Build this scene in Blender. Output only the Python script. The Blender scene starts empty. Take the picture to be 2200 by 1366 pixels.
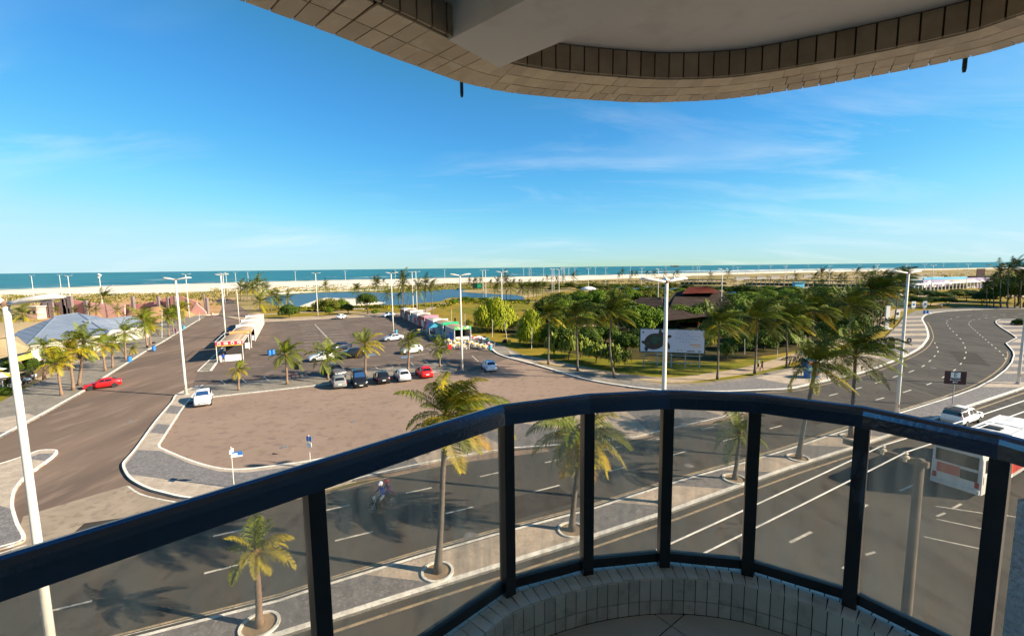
import bpy, bmesh, math, random
from mathutils import Vector, Matrix
from mathutils.geometry import tessellate_polygon
R = math.radians
random.seed(7)
sc = bpy.context.scene
col = sc.collection
# ---------------------------------------------------------------- camera, sky, sun, exposure
EYE = 14.8                       # eye height above the street, standing on a fourth-floor balcony
FPX = 977.8                      # 16 mm lens on a 36 mm sensor, in photo pixels (2200 wide)
PITCH = math.atan(108.2 / 978.0)
ROLL = math.atan(25.5 / 2200.0)
FW = Vector((0, math.cos(PITCH), -math.sin(PITCH)))
_u0 = Vector((1, 0, 0)).cross(FW)
IX = Vector((1, 0, 0)) * math.cos(ROLL) - _u0 * math.sin(ROLL)
IU = Vector((1, 0, 0)) * math.sin(ROLL) + _u0 * math.cos(ROLL)
cam_d = bpy.data.cameras.new('camera')
cam = bpy.data.objects.new('camera', cam_d)
col.objects.link(cam)
cam_d.sensor_width = 36.0
cam_d.lens = 16.0
cam_d.clip_start = 0.05
cam_d.clip_end = 90000
cam.matrix_world = Matrix(((IX.x, IU.x, -FW.x, 0), (IX.y, IU.y, -FW.y, 0), (IX.z, IU.z, -FW.z, EYE), (0, 0, 0, 1)))
sc.camera = cam

SUN_EL = R(26.0)
SUN_DIR = Vector((0.974 * math.cos(SUN_EL), -0.225 * math.cos(SUN_EL), math.sin(SUN_EL))).normalized()   # towards the sun
wd = bpy.data.worlds.new('World')
sc.world = wd
wd.use_nodes = True
wn, wl = wd.node_tree.nodes, wd.node_tree.links
wn.clear()
sky = wn.new('ShaderNodeTexSky')
sky.sky_type = 'NISHITA'
sky.sun_disc = False
sky.sun_elevation = SUN_EL
sky.sun_rotation = math.atan2(SUN_DIR.x, SUN_DIR.y)
sky.altitude = 0
sky.air_density = 1.0
sky.dust_density = 0.15
sky.ozone_density = 2.0
pre = wn.new('ShaderNodeMix'); pre.data_type = 'RGBA'; pre.blend_type = 'MULTIPLY'; pre.inputs['Factor'].default_value = 1.0
pre.inputs['B'].default_value = (0.1, 0.1, 0.1, 1)
wl.new(sky.outputs[0], pre.inputs['A'])
hsv = wn.new('ShaderNodeRGBCurve')               # the photograph's own rendering of a clear sky: deep blue above, pale cyan low down
for ch, pts in ((0, [(0, 0), (.06, .022), (.10, .044), (.22, .115), (.40, .29), (.56, .45), (1.0, .60)]), (1, [(0, 0), (.14, .16), (.18, .24), (.26, .35), (.34, .46), (.42, .56), (.60, .76), (1.0, .86)]), (2, [(0, 0), (.30, .46), (.46, .83), (.60, .94), (1.0, .97)])):
    cv = hsv.mapping.curves[ch]
    for k, (x, y) in enumerate(pts):
        if k == 0: cv.points[0].location = (x, y)
        elif k == len(pts) - 1: cv.points[-1].location = (x, y)
        else: cv.points.new(x, y)
hsv.mapping.update()
wl.new(pre.outputs['Result'], hsv.inputs['Color'])
gain = wn.new('ShaderNodeMix'); gain.data_type = 'RGBA'; gain.blend_type = 'MULTIPLY'; gain.inputs['Factor'].default_value = 1.0
gain.inputs['B'].default_value = (8.0, 8.0, 8.0, 1); gain.clamp_result = False
wl.new(hsv.outputs[0], gain.inputs['A'])
# thin cirrus: noise on a plane high above, so wisps flatten towards the horizon
geo = wn.new('ShaderNodeTexCoord')
sep = wn.new('ShaderNodeSeparateXYZ')
wl.new(geo.outputs['Generated'], sep.inputs[0])
def wmath(op, a, b=None):
    n = wn.new('ShaderNodeMath'); n.operation = op
    for k, v in ((0, a), (1, b)):
        if v is None: continue
        if isinstance(v, (int, float)): n.inputs[k].default_value = v
        else: wl.new(v, n.inputs[k])
    return n.outputs[0]
zc = wmath('ADD', wmath('MAXIMUM', sep.outputs['Z'], 0.0), 0.16)
comb = wn.new('ShaderNodeCombineXYZ')
wl.new(wmath('DIVIDE', sep.outputs['X'], zc), comb.inputs[0])
wl.new(wmath('DIVIDE', sep.outputs['Y'], zc), comb.inputs[1])
mp = wn.new('ShaderNodeMapping'); mp.inputs['Rotation'].default_value = (0, 0, R(-28)); mp.inputs['Scale'].default_value = (0.55, 1.5, 1)
mp.inputs['Location'].default_value = (7.3, 2.2, 0)
wl.new(comb.outputs[0], mp.inputs[0])
nz = wn.new('ShaderNodeTexNoise'); nz.inputs['Scale'].default_value = 1.25; nz.inputs['Detail'].default_value = 9; nz.inputs['Roughness'].default_value = 0.62; nz.inputs['Distortion'].default_value = 0.55
wl.new(mp.outputs[0], nz.inputs['Vector'])
nz2 = wn.new('ShaderNodeTexNoise'); nz2.inputs['Scale'].default_value = 0.42; nz2.inputs['Detail'].default_value = 3
mp2 = wn.new('ShaderNodeMapping'); mp2.inputs['Location'].default_value = (2.2, 7.3, 0); wl.new(comb.outputs[0], mp2.inputs[0]); wl.new(mp2.outputs[0], nz2.inputs['Vector'])
cr = wn.new('ShaderNodeValToRGB'); cr.color_ramp.elements[0].position = 0.47; cr.color_ramp.elements[1].position = 0.80
wl.new(nz.outputs['Fac'], cr.inputs[0])
cr2 = wn.new('ShaderNodeValToRGB'); cr2.color_ramp.elements[0].position = 0.44; cr2.color_ramp.elements[1].position = 0.62
wl.new(nz2.outputs['Fac'], cr2.inputs[0])
cm = wmath('MULTIPLY', wmath('MULTIPLY', cr.outputs[0], cr2.outputs[0]), 0.46)
mixc = wn.new('ShaderNodeMix'); mixc.data_type = 'RGBA'
wl.new(cm, mixc.inputs['Factor']); wl.new(gain.outputs['Result'], mixc.inputs['A'])
mixc.inputs['B'].default_value = (8.2, 8.5, 8.8, 1)
bgn = wn.new('ShaderNodeBackground'); bgn.inputs['Strength'].default_value = 0.055
wl.new(mixc.outputs['Result'], bgn.inputs['Color'])
wo = wn.new('ShaderNodeOutputWorld'); wl.new(bgn.outputs[0], wo.inputs[0])

sun_d = bpy.data.lights.new('sun', 'SUN')
sun_d.energy = 5.0
sun_d.angle = R(0.5)
sun_d.color = (1.0, 0.87, 0.665)
sun = bpy.data.objects.new('sun', sun_d)
col.objects.link(sun)
sun.rotation_euler = SUN_DIR.to_track_quat('Z', 'Y').to_euler()
sun.location = SUN_DIR * 60
sc.view_settings.view_transform = 'Standard'
sc.view_settings.look = 'None'
sc.view_settings.gamma = 1.0
sc.view_settings.use_curve_mapping = False
sc.view_settings.exposure = 1.25
sc.render.engine = 'CYCLES'
sc.cycles.max_bounces = 6
sc.cycles.transparent_max_bounces = 12

# ---------------------------------------------------------------- helpers
def at(px, py, z=0.0):
    """Point of the place at height z that the photo shows at pixel (px, py)."""
    d = (px - 1100) / FPX * IX - (py - 683) / FPX * IU + FW
    t = (z - EYE) / d.z
    return Vector((d.x * t, d.y * t, z))
def at_y(px, py, Y):
    d = (px - 1100) / FPX * IX - (py - 683) / FPX * IU + FW
    t = Y / d.y
    return Vector((d.x * t, Y, EYE + d.z * t))
def G(pts, z=0.0): return [at(x, y, z) for x, y in pts]
def smooth(pts, n=5, closed=False):
    out = []
    N = len(pts)
    for i in range(N if closed else N - 1):
        g = (lambda k: pts[k % N]) if closed else (lambda k: pts[min(max(k, 0), N - 1)])
        p0, p1, p2, p3 = g(i - 1), g(i), g(i + 1), g(i + 2)
        for k in range(n):
            t = k / n
            out.append(0.5 * ((2 * p1) + (p2 - p0) * t + (2 * p0 - 5 * p1 + 4 * p2 - p3) * t * t + (3 * p1 - p0 - 3 * p2 + p3) * t ** 3))
    if not closed: out.append(pts[-1].copy())
    return out
def resample(pts, step):
    out = [pts[0].copy()]; acc = 0
    for a, b in zip(pts, pts[1:]):
        L = (b - a).length
        while acc + L >= step and L > 1e-9:
            t = (step - acc) / L
            a = a.lerp(b, t); out.append(a.copy()); L = (b - a).length; acc = 0
        acc += L
    return out
def offset(pts, d):
    """Polyline moved sideways in plan: d > 0 to the left of travel."""
    out = []
    for i, p in enumerate(pts):
        a = pts[max(i - 1, 0)]; b = pts[min(i + 1, len(pts) - 1)]
        t = Vector((b.x - a.x, b.y - a.y, 0))
        if t.length < 1e-9: t = Vector((1, 0, 0))
        t.normalize()
        out.append(p + Vector((-t.y, t.x, 0)) * d)
    return out
def rough_line(pts, amp, step):
    out = resample(pts, step)
    return [p + Vector((random.uniform(-amp, amp), random.uniform(-amp, amp), 0)) for p in out]
class MB:
    def __init__(s): s.v = []; s.f = []; s.m = []; s.k = 0
    def mat(s, k): s.k = k; return s
    def add(s, vs, fs):
        o = len(s.v)
        s.v += [tuple(v) for v in vs]
        for f in fs: s.f.append(tuple(i + o for i in f)); s.m.append(s.k)
        return s
    def box(s, c, d, rz=0.0, M=None):
        x, y, z = (q / 2 for q in d)
        vs = [Vector((a * x, b * y, e * z)) for a in (-1, 1) for b in (-1, 1) for e in (-1, 1)]
        if rz: 
            q = Matrix.Rotation(rz, 3, 'Z'); vs = [q @ v for v in vs]
        if M is not None: vs = [M @ v for v in vs]
        c = Vector(c)
        return s.add([v + c for v in vs], [(0, 1, 3, 2), (4, 6, 7, 5), (0, 4, 5, 1), (2, 3, 7, 6), (0, 2, 6, 4), (1, 5, 7, 3)])
    def tube(s, pts, rad, n=8, cap=True):
        pts = [Vector(p) for p in pts]
        if not isinstance(rad, (list, tuple)): rad = [rad] * len(pts)
        rings = []
        ref = None
        for i, p in enumerate(pts):
            t = (pts[min(i + 1, len(pts) - 1)] - pts[max(i - 1, 0)]).normalized()
            if ref is None: ref = Vector((1, 0, 0)) if abs(t.x) < .8 else Vector((0, 1, 0))
            u = (ref - t * ref.dot(t)).normalized(); w = t.cross(u); ref = u
            rings.append([p + (u * math.cos(6.28319 * k / n) + w * math.sin(6.28319 * k / n)) * rad[i] for k in range(n)])
        vs = [v for r in rings for v in r]
        fs = [(i * n + k, i * n + (k + 1) % n, (i + 1) * n + (k + 1) % n, (i + 1) * n + k) for i in range(len(pts) - 1) for k in range(n)]
        if cap: fs += [tuple(range(n - 1, -1, -1)), tuple((len(pts) - 1) * n + k for k in range(n))]
        return s.add(vs, fs)
    def lathe(s, c, prof, n=16, M=None):
        vs = []; c = Vector(c)
        for r, z in prof:
            for k in range(n):
                v = Vector((r * math.cos(6.28319 * k / n), r * math.sin(6.28319 * k / n), z))
                vs.append((M @ v if M is not None else v) + c)
        fs = [(i * n + k, i * n + (k + 1) % n, (i + 1) * n + (k + 1) % n, (i + 1) * n + k) for i in range(len(prof) - 1) for k in range(n)]
        fs += [tuple(range(n - 1, -1, -1)), tuple((len(prof) - 1) * n + k for k in range(n))]
        return s.add(vs, fs)
    def ball(s, c, d, n=12, m=8):
        c = Vector(c); vs = []; fs = []
        for i in range(1, m):
            a = math.pi * i / m
            for k in range(n):
                b = 6.28319 * k / n
                vs.append(c + Vector((math.sin(a) * math.cos(b) * d[0], math.sin(a) * math.sin(b) * d[1], math.cos(a) * d[2])))
        top = len(vs); vs += [c + Vector((0, 0, d[2])), c - Vector((0, 0, d[2]))]
        for i in range(m - 2):
            for k in range(n): fs.append((i * n + k, (i + 1) * n + k, (i + 1) * n + (k + 1) % n, i * n + (k + 1) % n))
        for k in range(n):
            fs.append((top, k, (k + 1) % n)); fs.append((top + 1, (m - 2) * n + (k + 1) % n, (m - 2) * n + k))
        return s.add(vs, fs)
    def prism(s, pts, z0, z1, bottom=False):
        """Flat plan outline raised from z0 to z1."""
        n = len(pts)
        area = sum(pts[i].x * pts[(i + 1) % n].y - pts[(i + 1) % n].x * pts[i].y for i in range(n))
        if area < 0: pts = pts[::-1]
        vs = [(p.x, p.y, z1) for p in pts] + [(p.x, p.y, z0) for p in pts]
        tri = tessellate_polygon([[Vector((p.x, p.y, 0)) for p in pts]])
        fs = []
        for t in tri:
            a, b, c = (pts[i] for i in t)
            t = tuple(t)
            if (b.x - a.x) * (c.y - a.y) - (b.y - a.y) * (c.x - a.x) < 0: t = t[::-1]
            fs.append(t)
            if bottom: fs.append(tuple(i + n for i in t[::-1]))
        if z1 - z0 > 1e-6: fs += [(i, i + n, (i + 1) % n + n, (i + 1) % n) for i in range(n)]
        return s.add(vs, fs)
    def ribbon(s, pts, w0, w1, z0, z1):
        """A band following a plan polyline between sideways offsets w0 and w1, from z0 to z1."""
        a = offset(pts, w0); b = offset(pts, w1); n = len(pts)
        vs = [(p.x, p.y, z1) for p in a] + [(p.x, p.y, z1) for p in b]
        fs = [(i, i + 1, n + i + 1, n + i) if w0 > w1 else (i, n + i, n + i + 1, i + 1) for i in range(n - 1)]
        fs = [f[::-1] for f in fs]
        if z1 - z0 > 1e-6:
            vs += [(p.x, p.y, z0) for p in a] + [(p.x, p.y, z0) for p in b]
            for i in range(n - 1): fs += [(i, i + 1, 2 * n + i + 1, 2 * n + i), (n + i, 3 * n + i, 3 * n + i + 1, n + i + 1)]
            fs += [(0, n, 3 * n, 2 * n), (n - 1, 3 * n - 1, 4 * n - 1, 2 * n - 1)]
        return s.add(vs, fs)
    def quad(s, a, b, c, d): return s.add([a, b, c, d], [(0, 1, 2, 3)])
    def panel(s, a, b, c, d, th):
        """A flat board with corners a..d and thickness th behind its face."""
        a, b, c, d = (Vector(q) for q in (a, b, c, d))
        n = (b - a).cross(d - a).normalized() * th
        return s.add([a, b, c, d, a - n, b - n, c - n, d - n], [(0, 1, 2, 3), (7, 6, 5, 4), (0, 4, 5, 1), (1, 5, 6, 2), (2, 6, 7, 3), (3, 7, 4, 0)])
    def sheet(s, outline, th):
        """A flat outline in any plane (list of 3-D points) given thickness th backwards."""
        P = [Vector(p) for p in outline]
        n = Vector((0, 0, 0))
        for i in range(len(P)): n += P[i].cross(P[(i + 1) % len(P)])
        n.normalize()
        tri = tessellate_polygon([P]); k = len(P); fs = []
        for t in tri:
            t = tuple(t)
            if (P[t[1]] - P[t[0]]).cross(P[t[2]] - P[t[0]]).dot(n) < 0: t = t[::-1]
            fs += [t, tuple(i + k for i in t[::-1])]
        fs += [(i, i + k, (i + 1) % k + k, (i + 1) % k) for i in range(k)]
        return s.add(P + [p - n * th for p in P], fs)
    def mesh(s, name, mats, smooth_=False):
        me = bpy.data.meshes.new(name)
        me.from_pydata(s.v, [], s.f)
        for m in (mats if isinstance(mats, (list, tuple)) else [mats]): me.materials.append(m)
        me.polygons.foreach_set('material_index', s.m)
        if smooth_: me.polygons.foreach_set('use_smooth', [True] * len(s.f))
        me.update()
        return me
    def build(s, name, mats, parent=None, smooth_=False):
        return link(name, s.mesh(name, mats, smooth_), parent)
def link(name, me, parent=None):
    o = bpy.data.objects.new(name, me)
    col.objects.link(o)
    if parent is not None: o.parent = parent
    return o
def tag(o, label=None, cat=None, group=None, kind=None):
    for k, v in (('label', label), ('category', cat), ('group', group), ('kind', kind)):
        if v: o[k] = v
    return o
def thing(name, label, cat, loc=(0, 0, 0), rz=0.0, group=None):
    o = bpy.data.objects.new(name, None)
    o.empty_display_size = 0.2
    col.objects.link(o)
    o.location = loc; o.rotation_euler = (0, 0, rz)
    return tag(o, label, cat, group)
def struct(o): o['kind'] = 'structure'; return o
def copy_tree(o, parent=None):
    c = o.copy(); col.objects.link(c)
    c.parent = parent
    for ch in o.children: copy_tree(ch, c)
    return c

# ---------------------------------------------------------------- materials
def lin(*rgb):
    """sRGB 0-255 to linear."""
    out = []
    for c in rgb:
        c /= 255.0
        out.append(c / 12.92 if c <= 0.04045 else ((c + 0.055) / 1.055) ** 2.4)
    return tuple(out)
def mat(name, c1, c2=None, scale=1.0, rough=0.8, metal=0.0, bump=0.0, bscale=None, spec=0.5, lo=0.35, hi=0.65, c3=None, scale3=8.0, stretch=None, rnd=0.0, coords='pos', detail=5, crack=None):
    m = bpy.data.materials.new(name); m.use_nodes = True
    nt = m.node_tree; N, L = nt.nodes, nt.links
    b = N['Principled BSDF']
    b.inputs['Roughness'].default_value = rough
    b.inputs['Metallic'].default_value = metal
    b.inputs['Specular IOR Level'].default_value = spec if rough < .8 else min(spec, .12)
    b.inputs['Base Color'].default_value = (*c1, 1)
    if coords == 'pos':
        g = N.new('ShaderNodeNewGeometry'); vec = g.outputs['Position']
    else:
        g = N.new('ShaderNodeTexCoord'); vec = g.outputs['Object']
    if stretch:
        mpn = N.new('ShaderNodeMapping'); mpn.inputs['Scale'].default_value = stretch[:3]
        if len(stretch) > 3: mpn.inputs['Rotation'].default_value = (0, 0, stretch[3])
        L.new(vec, mpn.inputs[0]); vec = mpn.outputs[0]
    colr = None
    def layer(base, c, sc_, lo_, hi_):
        t = N.new('ShaderNodeTexNoise'); t.inputs['Scale'].default_value = sc_; t.inputs['Detail'].default_value = detail; t.inputs['Roughness'].default_value = 0.6
        L.new(vec, t.inputs['Vector'])
        r = N.new('ShaderNodeMapRange'); r.inputs['From Min'].default_value = lo_; r.inputs['From Max'].default_value = hi_
        L.new(t.outputs['Fac'], r.inputs['Value'])
        mx = N.new('ShaderNodeMix'); mx.data_type = 'RGBA'
        L.new(r.outputs[0], mx.inputs['Factor'])
        if base is None: mx.inputs['A'].default_value = (*c1, 1)
        else: L.new(base, mx.inputs['A'])
        mx.inputs['B'].default_value = (*c, 1)
        return mx.outputs['Result']
    if c2: colr = layer(colr, c2, scale, lo, hi)
    if c3: colr = layer(colr, c3, scale3, 0.52, 0.72)
    if crack:                       # irregular hairline cracks: (cells per metre, width, colour)
        wz = N.new('ShaderNodeTexNoise'); wz.inputs['Scale'].default_value = crack[0] * 4; L.new(g.outputs['Position'], wz.inputs['Vector'])
        sc2 = N.new('ShaderNodeVectorMath'); sc2.operation = 'MULTIPLY_ADD'; L.new(wz.outputs['Color'], sc2.inputs[0]); sc2.inputs[1].default_value = (.9 / crack[0] * .4,) * 3; L.new(g.outputs['Position'], sc2.inputs[2])
        vo = N.new('ShaderNodeTexVoronoi'); vo.feature = 'DISTANCE_TO_EDGE'; vo.inputs['Scale'].default_value = crack[0]; L.new(sc2.outputs[0], vo.inputs['Vector'])
        lt = N.new('ShaderNodeMapRange'); lt.inputs['From Min'].default_value = 0; lt.inputs['From Max'].default_value = crack[1] * crack[0]; lt.inputs['To Min'].default_value = .75; lt.inputs['To Max'].default_value = 0; L.new(vo.outputs['Distance'], lt.inputs['Value'])
        ms = N.new('ShaderNodeTexNoise'); ms.inputs['Scale'].default_value = .13; L.new(g.outputs['Position'], ms.inputs['Vector'])
        mr = N.new('ShaderNodeMapRange'); mr.inputs['From Min'].default_value = .45; mr.inputs['From Max'].default_value = .6; L.new(ms.outputs['Fac'], mr.inputs['Value'])
        mu_ = N.new('ShaderNodeMath'); mu_.operation = 'MULTIPLY'; L.new(lt.outputs[0], mu_.inputs[0]); L.new(mr.outputs[0], mu_.inputs[1])
        mx = N.new('ShaderNodeMix'); mx.data_type = 'RGBA'; L.new(mu_.outputs[0], mx.inputs['Factor']); L.new(colr, mx.inputs['A']); mx.inputs['B'].default_value = (*crack[2], 1)
        colr = mx.outputs['Result']
    if rnd:
        oi = N.new('ShaderNodeObjectInfo')
        h = N.new('ShaderNodeHueSaturation')
        r = N.new('ShaderNodeMapRange'); r.inputs['To Min'].default_value = 1 - rnd; r.inputs['To Max'].default_value = 1 + rnd
        L.new(oi.outputs['Random'], r.inputs['Value']); L.new(r.outputs[0], h.inputs['Value'])
        if colr is None: h.inputs['Color'].default_value = (*c1, 1)
        else: L.new(colr, h.inputs['Color'])
        colr = h.outputs[0]
    if colr is not None: L.new(colr, b.inputs['Base Color'])
    if bump:
        t = N.new('ShaderNodeTexNoise'); t.inputs['Scale'].default_value = bscale or scale * 4; t.inputs['Detail'].default_value = 4
        L.new(vec, t.inputs['Vector'])
        bp = N.new('ShaderNodeBump'); bp.inputs['Strength'].default_value = min(1.0, bump); bp.inputs['Distance'].default_value = 0.02 * max(1, bump)
        L.new(t.outputs['Fac'], bp.inputs['Height']); L.new(bp.outputs[0], b.inputs['Normal'])
    return m
M = {}
M['avenue'] = mat('avenue_asphalt', (0.070, 0.062, 0.053), (0.100, 0.089, 0.075), 0.35, 0.85, c3=(0.046, 0.041, 0.036), scale3=0.9, bump=.5, bscale=40, stretch=(1, 0.35, 1, R(-27)), spec=.3, crack=(.22, .05, (.022, .02, .018)))
M['lot'] = mat('worn_lot_asphalt', (0.245, 0.172, 0.130), (0.31, 0.222, 0.170), 0.12, 0.9, c3=(0.20, 0.140, 0.105), scale3=1.1, bump=.4, bscale=30, spec=.25, detail=8, lo=.3, hi=.7, crack=(.13, .06, (.16, .112, .085)))
M['street'] = mat('street_asphalt', (0.215, 0.150, 0.112), (0.135, 0.098, 0.076), 0.16, 0.9, c3=(0.26, 0.185, 0.14), scale3=0.6, bump=.4, bscale=30, stretch=(1, 0.22, 1, R(28)), spec=.25)
M['parking'] = mat('parking_asphalt', (0.158, 0.118, 0.095), (0.118, 0.090, 0.074), 0.12, 0.9, c3=(0.205, 0.153, 0.122), scale3=0.5, bump=.4, bscale=30, spec=.25, crack=(.12, .07, (.075, .056, .046)))
M['concrete'] = mat('poured_concrete', (0.34, 0.27, 0.20), (0.27, 0.21, 0.155), 0.6, 0.9, c3=(0.20, 0.155, 0.118), scale3=2.0, bump=.3, bscale=30)
M['pave_light'] = mat('pale_mosaic_paving', (0.50, 0.41, 0.32), (0.37, 0.30, 0.235), 1.2, 0.9, c3=(0.28, 0.225, 0.18), scale3=7.0, bump=.4, bscale=25)
M['pave_dark'] = mat('dark_mosaic_paving', (0.135, 0.125, 0.125), (0.20, 0.185, 0.18), 3.0, 0.9, c3=(0.36, 0.33, 0.31), scale3=11.0, bump=.5, bscale=25)
M['pave_grey'] = mat('grey_pavement', (0.205, 0.180, 0.148), (0.275, 0.238, 0.192), 0.4, 0.9, c3=(0.145, 0.125, 0.105), scale3=1.5, bump=.3, bscale=25)
M['path'] = mat('sandy_path', (0.44, 0.33, 0.22), (0.34, 0.255, 0.17), 0.7, 0.95, bump=.3, bscale=20)
M['kerb'] = mat('whitewashed_kerb', (0.80, 0.77, 0.70), (0.68, 0.63, 0.55), 1.4, 0.8, c3=(0.42, 0.37, 0.31), scale3=4.0)
M['line'] = mat('worn_road_paint', (0.66, 0.62, 0.53), (0.48, 0.44, 0.37), 1.6, 0.8, c3=(0.22, 0.195, 0.165), scale3=6.0)
M['line_thin'] = mat('faded_road_paint', (0.52, 0.45, 0.38), (0.36, 0.31, 0.26), 1.3, 0.85, c3=(0.13, 0.11, 0.09), scale3=5.0)
M['line_cream'] = mat('cream_edge_line', (0.42, 0.32, 0.20), (0.30, 0.23, 0.15), 1.6, 0.85, c3=(0.13, 0.11, 0.085), scale3=5.0)
M['line_blue'] = mat('blue_road_paint', (0.10, 0.23, 0.40), (0.16, 0.21, 0.27), 1.2, 0.85, c3=(0.10, 0.09, 0.085), scale3=3.0)
M['sand'] = mat('beach_sand', (0.78, 0.69, 0.56), (0.71, 0.62, 0.48), 0.02, 0.95, c3=(0.58, 0.49, 0.33), scale3=0.08, stretch=(0.35, 1, 1, R(-30)))
M['dune'] = mat('scrubby_dune', (0.44, 0.31, 0.15), (0.17, 0.14, 0.035), 0.035, 0.95, c3=(0.085, 0.08, 0.018), scale3=0.11, lo=0.42, hi=0.58, stretch=(0.4, 1, 1, R(-30)))
M['dirt'] = mat('red_brown_earth', (0.44, 0.22, 0.085), (0.52, 0.33, 0.17), 0.09, 0.95, c3=(0.25, 0.19, 0.06), scale3=0.25)
M['lawn'] = mat('dry_lawn', (0.28, 0.19, 0.020), (0.17, 0.14, 0.014), 0.16, 0.95, c3=(0.34, 0.215, 0.045), scale3=0.5, bump=.6, bscale=6)
M['lawn_green'] = mat('green_lawn', (0.20, 0.170, 0.012), (0.115, 0.120, 0.010), 0.2, 0.95, c3=(0.28, 0.185, 0.03), scale3=0.5, bump=.6, bscale=6)
M['soil'] = mat('dark_park_soil', (0.040, 0.032, 0.011), (0.062, 0.055, 0.013), 0.25, 0.95, c3=(0.12, 0.08, 0.03), scale3=0.7)  # very dark brown earth with lighter patches
# ---------------------------------------------------------------- ground, sea, roads and pavements
def ext(pts, a=0.0, b=0.0):
    out = list(pts)
    if a: out = [pts[0] + (pts[0] - pts[1]).normalized() * a] + out
    if b: out = out + [pts[-1] + (pts[-1] - pts[-2]).normalized() * b]
    return out
SHORE = ext(G([(0, 623), (120, 618.5), (280, 613), (400, 610), (550, 606), (760, 601), (1000, 596), (1280, 591), (1540, 585.2), (1800, 580.6), (2000, 577), (2200, 573.8)]), 5000, 9000)
shore_in = rough_line(smooth(SHORE[1:-1], 4), 2.5, 22)
gp = [SHORE[0]] + shore_in + [SHORE[-1], Vector((14000, -6000, 0)), Vector((-9000, -6000, 0))]
struct(MB().prism(gp, -4.0, -0.02).build('ground', M['dune']))
sea_m = bpy.data.materials.new('sea_water'); sea_m.use_nodes = True
N_, L_ = sea_m.node_tree.nodes, sea_m.node_tree.links
b_ = N_['Principled BSDF']; b_.inputs['Roughness'].default_value = 0.35; b_.inputs['Specular IOR Level'].default_value = 0.12
g_ = N_.new('ShaderNodeNewGeometry'); mpx = N_.new('ShaderNodeMapping'); mpx.inputs['Scale'].default_value = (0.3, 1, 1); mpx.inputs['Rotation'].default_value = (0, 0, R(-25))
L_.new(g_.outputs['Position'], mpx.inputs[0])
t1 = N_.new('ShaderNodeTexNoise'); t1.inputs['Scale'].default_value = 0.012; t1.inputs['Detail'].default_value = 6; L_.new(mpx.outputs[0], t1.inputs['Vector'])
ra = N_.new('ShaderNodeValToRGB')
ra.color_ramp.elements[0].position = 0.36; ra.color_ramp.elements[0].color = (0.007, 0.085, 0.112, 1)
ra.color_ramp.elements[1].position = 0.66; ra.color_ramp.elements[1].color = (0.020, 0.180, 0.180, 1)
L_.new(t1.outputs['Fac'], ra.inputs[0]); 
# whitecaps: sparse specks of foam further out
t3 = N_.new('ShaderNodeTexNoise'); t3.inputs['Scale'].default_value = 0.06; t3.inputs['Detail'].default_value = 3; L_.new(mpx.outputs[0], t3.inputs['Vector'])
r3 = N_.new('ShaderNodeMapRange'); r3.inputs['From Min'].default_value = 0.74; r3.inputs['From Max'].default_value = 0.80; L_.new(t3.outputs['Fac'], r3.inputs['Value'])
mxs = N_.new('ShaderNodeMix'); mxs.data_type = 'RGBA'; L_.new(r3.outputs[0], mxs.inputs['Factor']); L_.new(ra.outputs[0], mxs.inputs['A']); mxs.inputs['B'].default_value = (0.5, 0.55, 0.55, 1)
L_.new(mxs.outputs['Result'], b_.inputs['Base Color'])
t2 = N_.new('ShaderNodeTexNoise'); t2.inputs['Scale'].default_value = 0.25; t2.inputs['Detail'].default_value = 5; L_.new(mpx.outputs[0], t2.inputs['Vector'])
bp_ = N_.new('ShaderNodeBump'); bp_.inputs['Strength'].default_value = 0.9; bp_.inputs['Distance'].default_value = 1.6; L_.new(t2.outputs['Fac'], bp_.inputs['Height']); L_.new(bp_.outputs[0], b_.inputs['Normal'])
struct(MB().add([(-60000, -2000, -0.5), (60000, -2000, -0.5), (60000, 70000, -0.5), (-60000, 70000, -0.5)], [(0, 1, 2, 3)]).build('sea', sea_m))
M['foam'] = mat('sea_foam', (0.82, 0.83, 0.80), (0.6, 0.66, 0.66), 0.08, 0.9)
def wander(pts, amp, step):
    out = []; off = 0.0
    q = resample(pts, step)
    for i, p in enumerate(q):
        off = off * 0.75 + random.uniform(-amp, amp)
        out.append(p + Vector((0.3, 1, 0)) * off)
    return out
sh = smooth(SHORE[1:-1], 4)
fm = MB()
def foam(line, w):
    a = wander(line, 1.2, 9); n = len(a)
    hs = [w * (0.35 + random.random()) * min(1, i / 4, (n - 1 - i) / 4) * .5 for i in range(n)]
    vs = []
    for i, p in enumerate(a):
        t = (a[min(i + 1, n - 1)] - a[max(i - 1, 0)]).normalized(); nn = Vector((-t.y, t.x, 0)) * hs[i]
        vs += [(p.x - nn.x, p.y - nn.y, -0.4), (p.x + nn.x, p.y + nn.y, -0.4)]
    fm.add(vs, [(2 * i, 2 * i + 2, 2 * i + 3, 2 * i + 1) for i in range(n - 1)])
foam(offset(sh, 9), 20)
foam(offset(sh, 36)[:len(sh) // 2], 12)
for i in range(110):
    k = random.randrange(0, len(sh) - 6); L = random.choice((2, 2, 3, 4))
    d = random.choice((55, 80, 120, 180, 260, 400)) * random.uniform(.8, 1.2)
    q = resample(offset(sh, d)[k:k + L], 8); a_ = random.uniform(0, .5); q = q[int(len(q) * a_):max(int(len(q) * a_) + 5, int(len(q) * random.uniform(.5, 1)))]
    if len(q) > 3: foam(q, random.uniform(6, 20) * (1 + d / 400))
for i in range(14):      # surf piling up on the right, where the bay turns
    k = random.randrange(len(sh) - 14, len(sh) - 7)
    foam(offset(sh, 25 + i * 22)[k:k + 7], random.uniform(14, 44))
tag(fm.build('surf_foam', M['foam']), 'white surf breaking along the beach', 'surf', kind='stuff')

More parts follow.
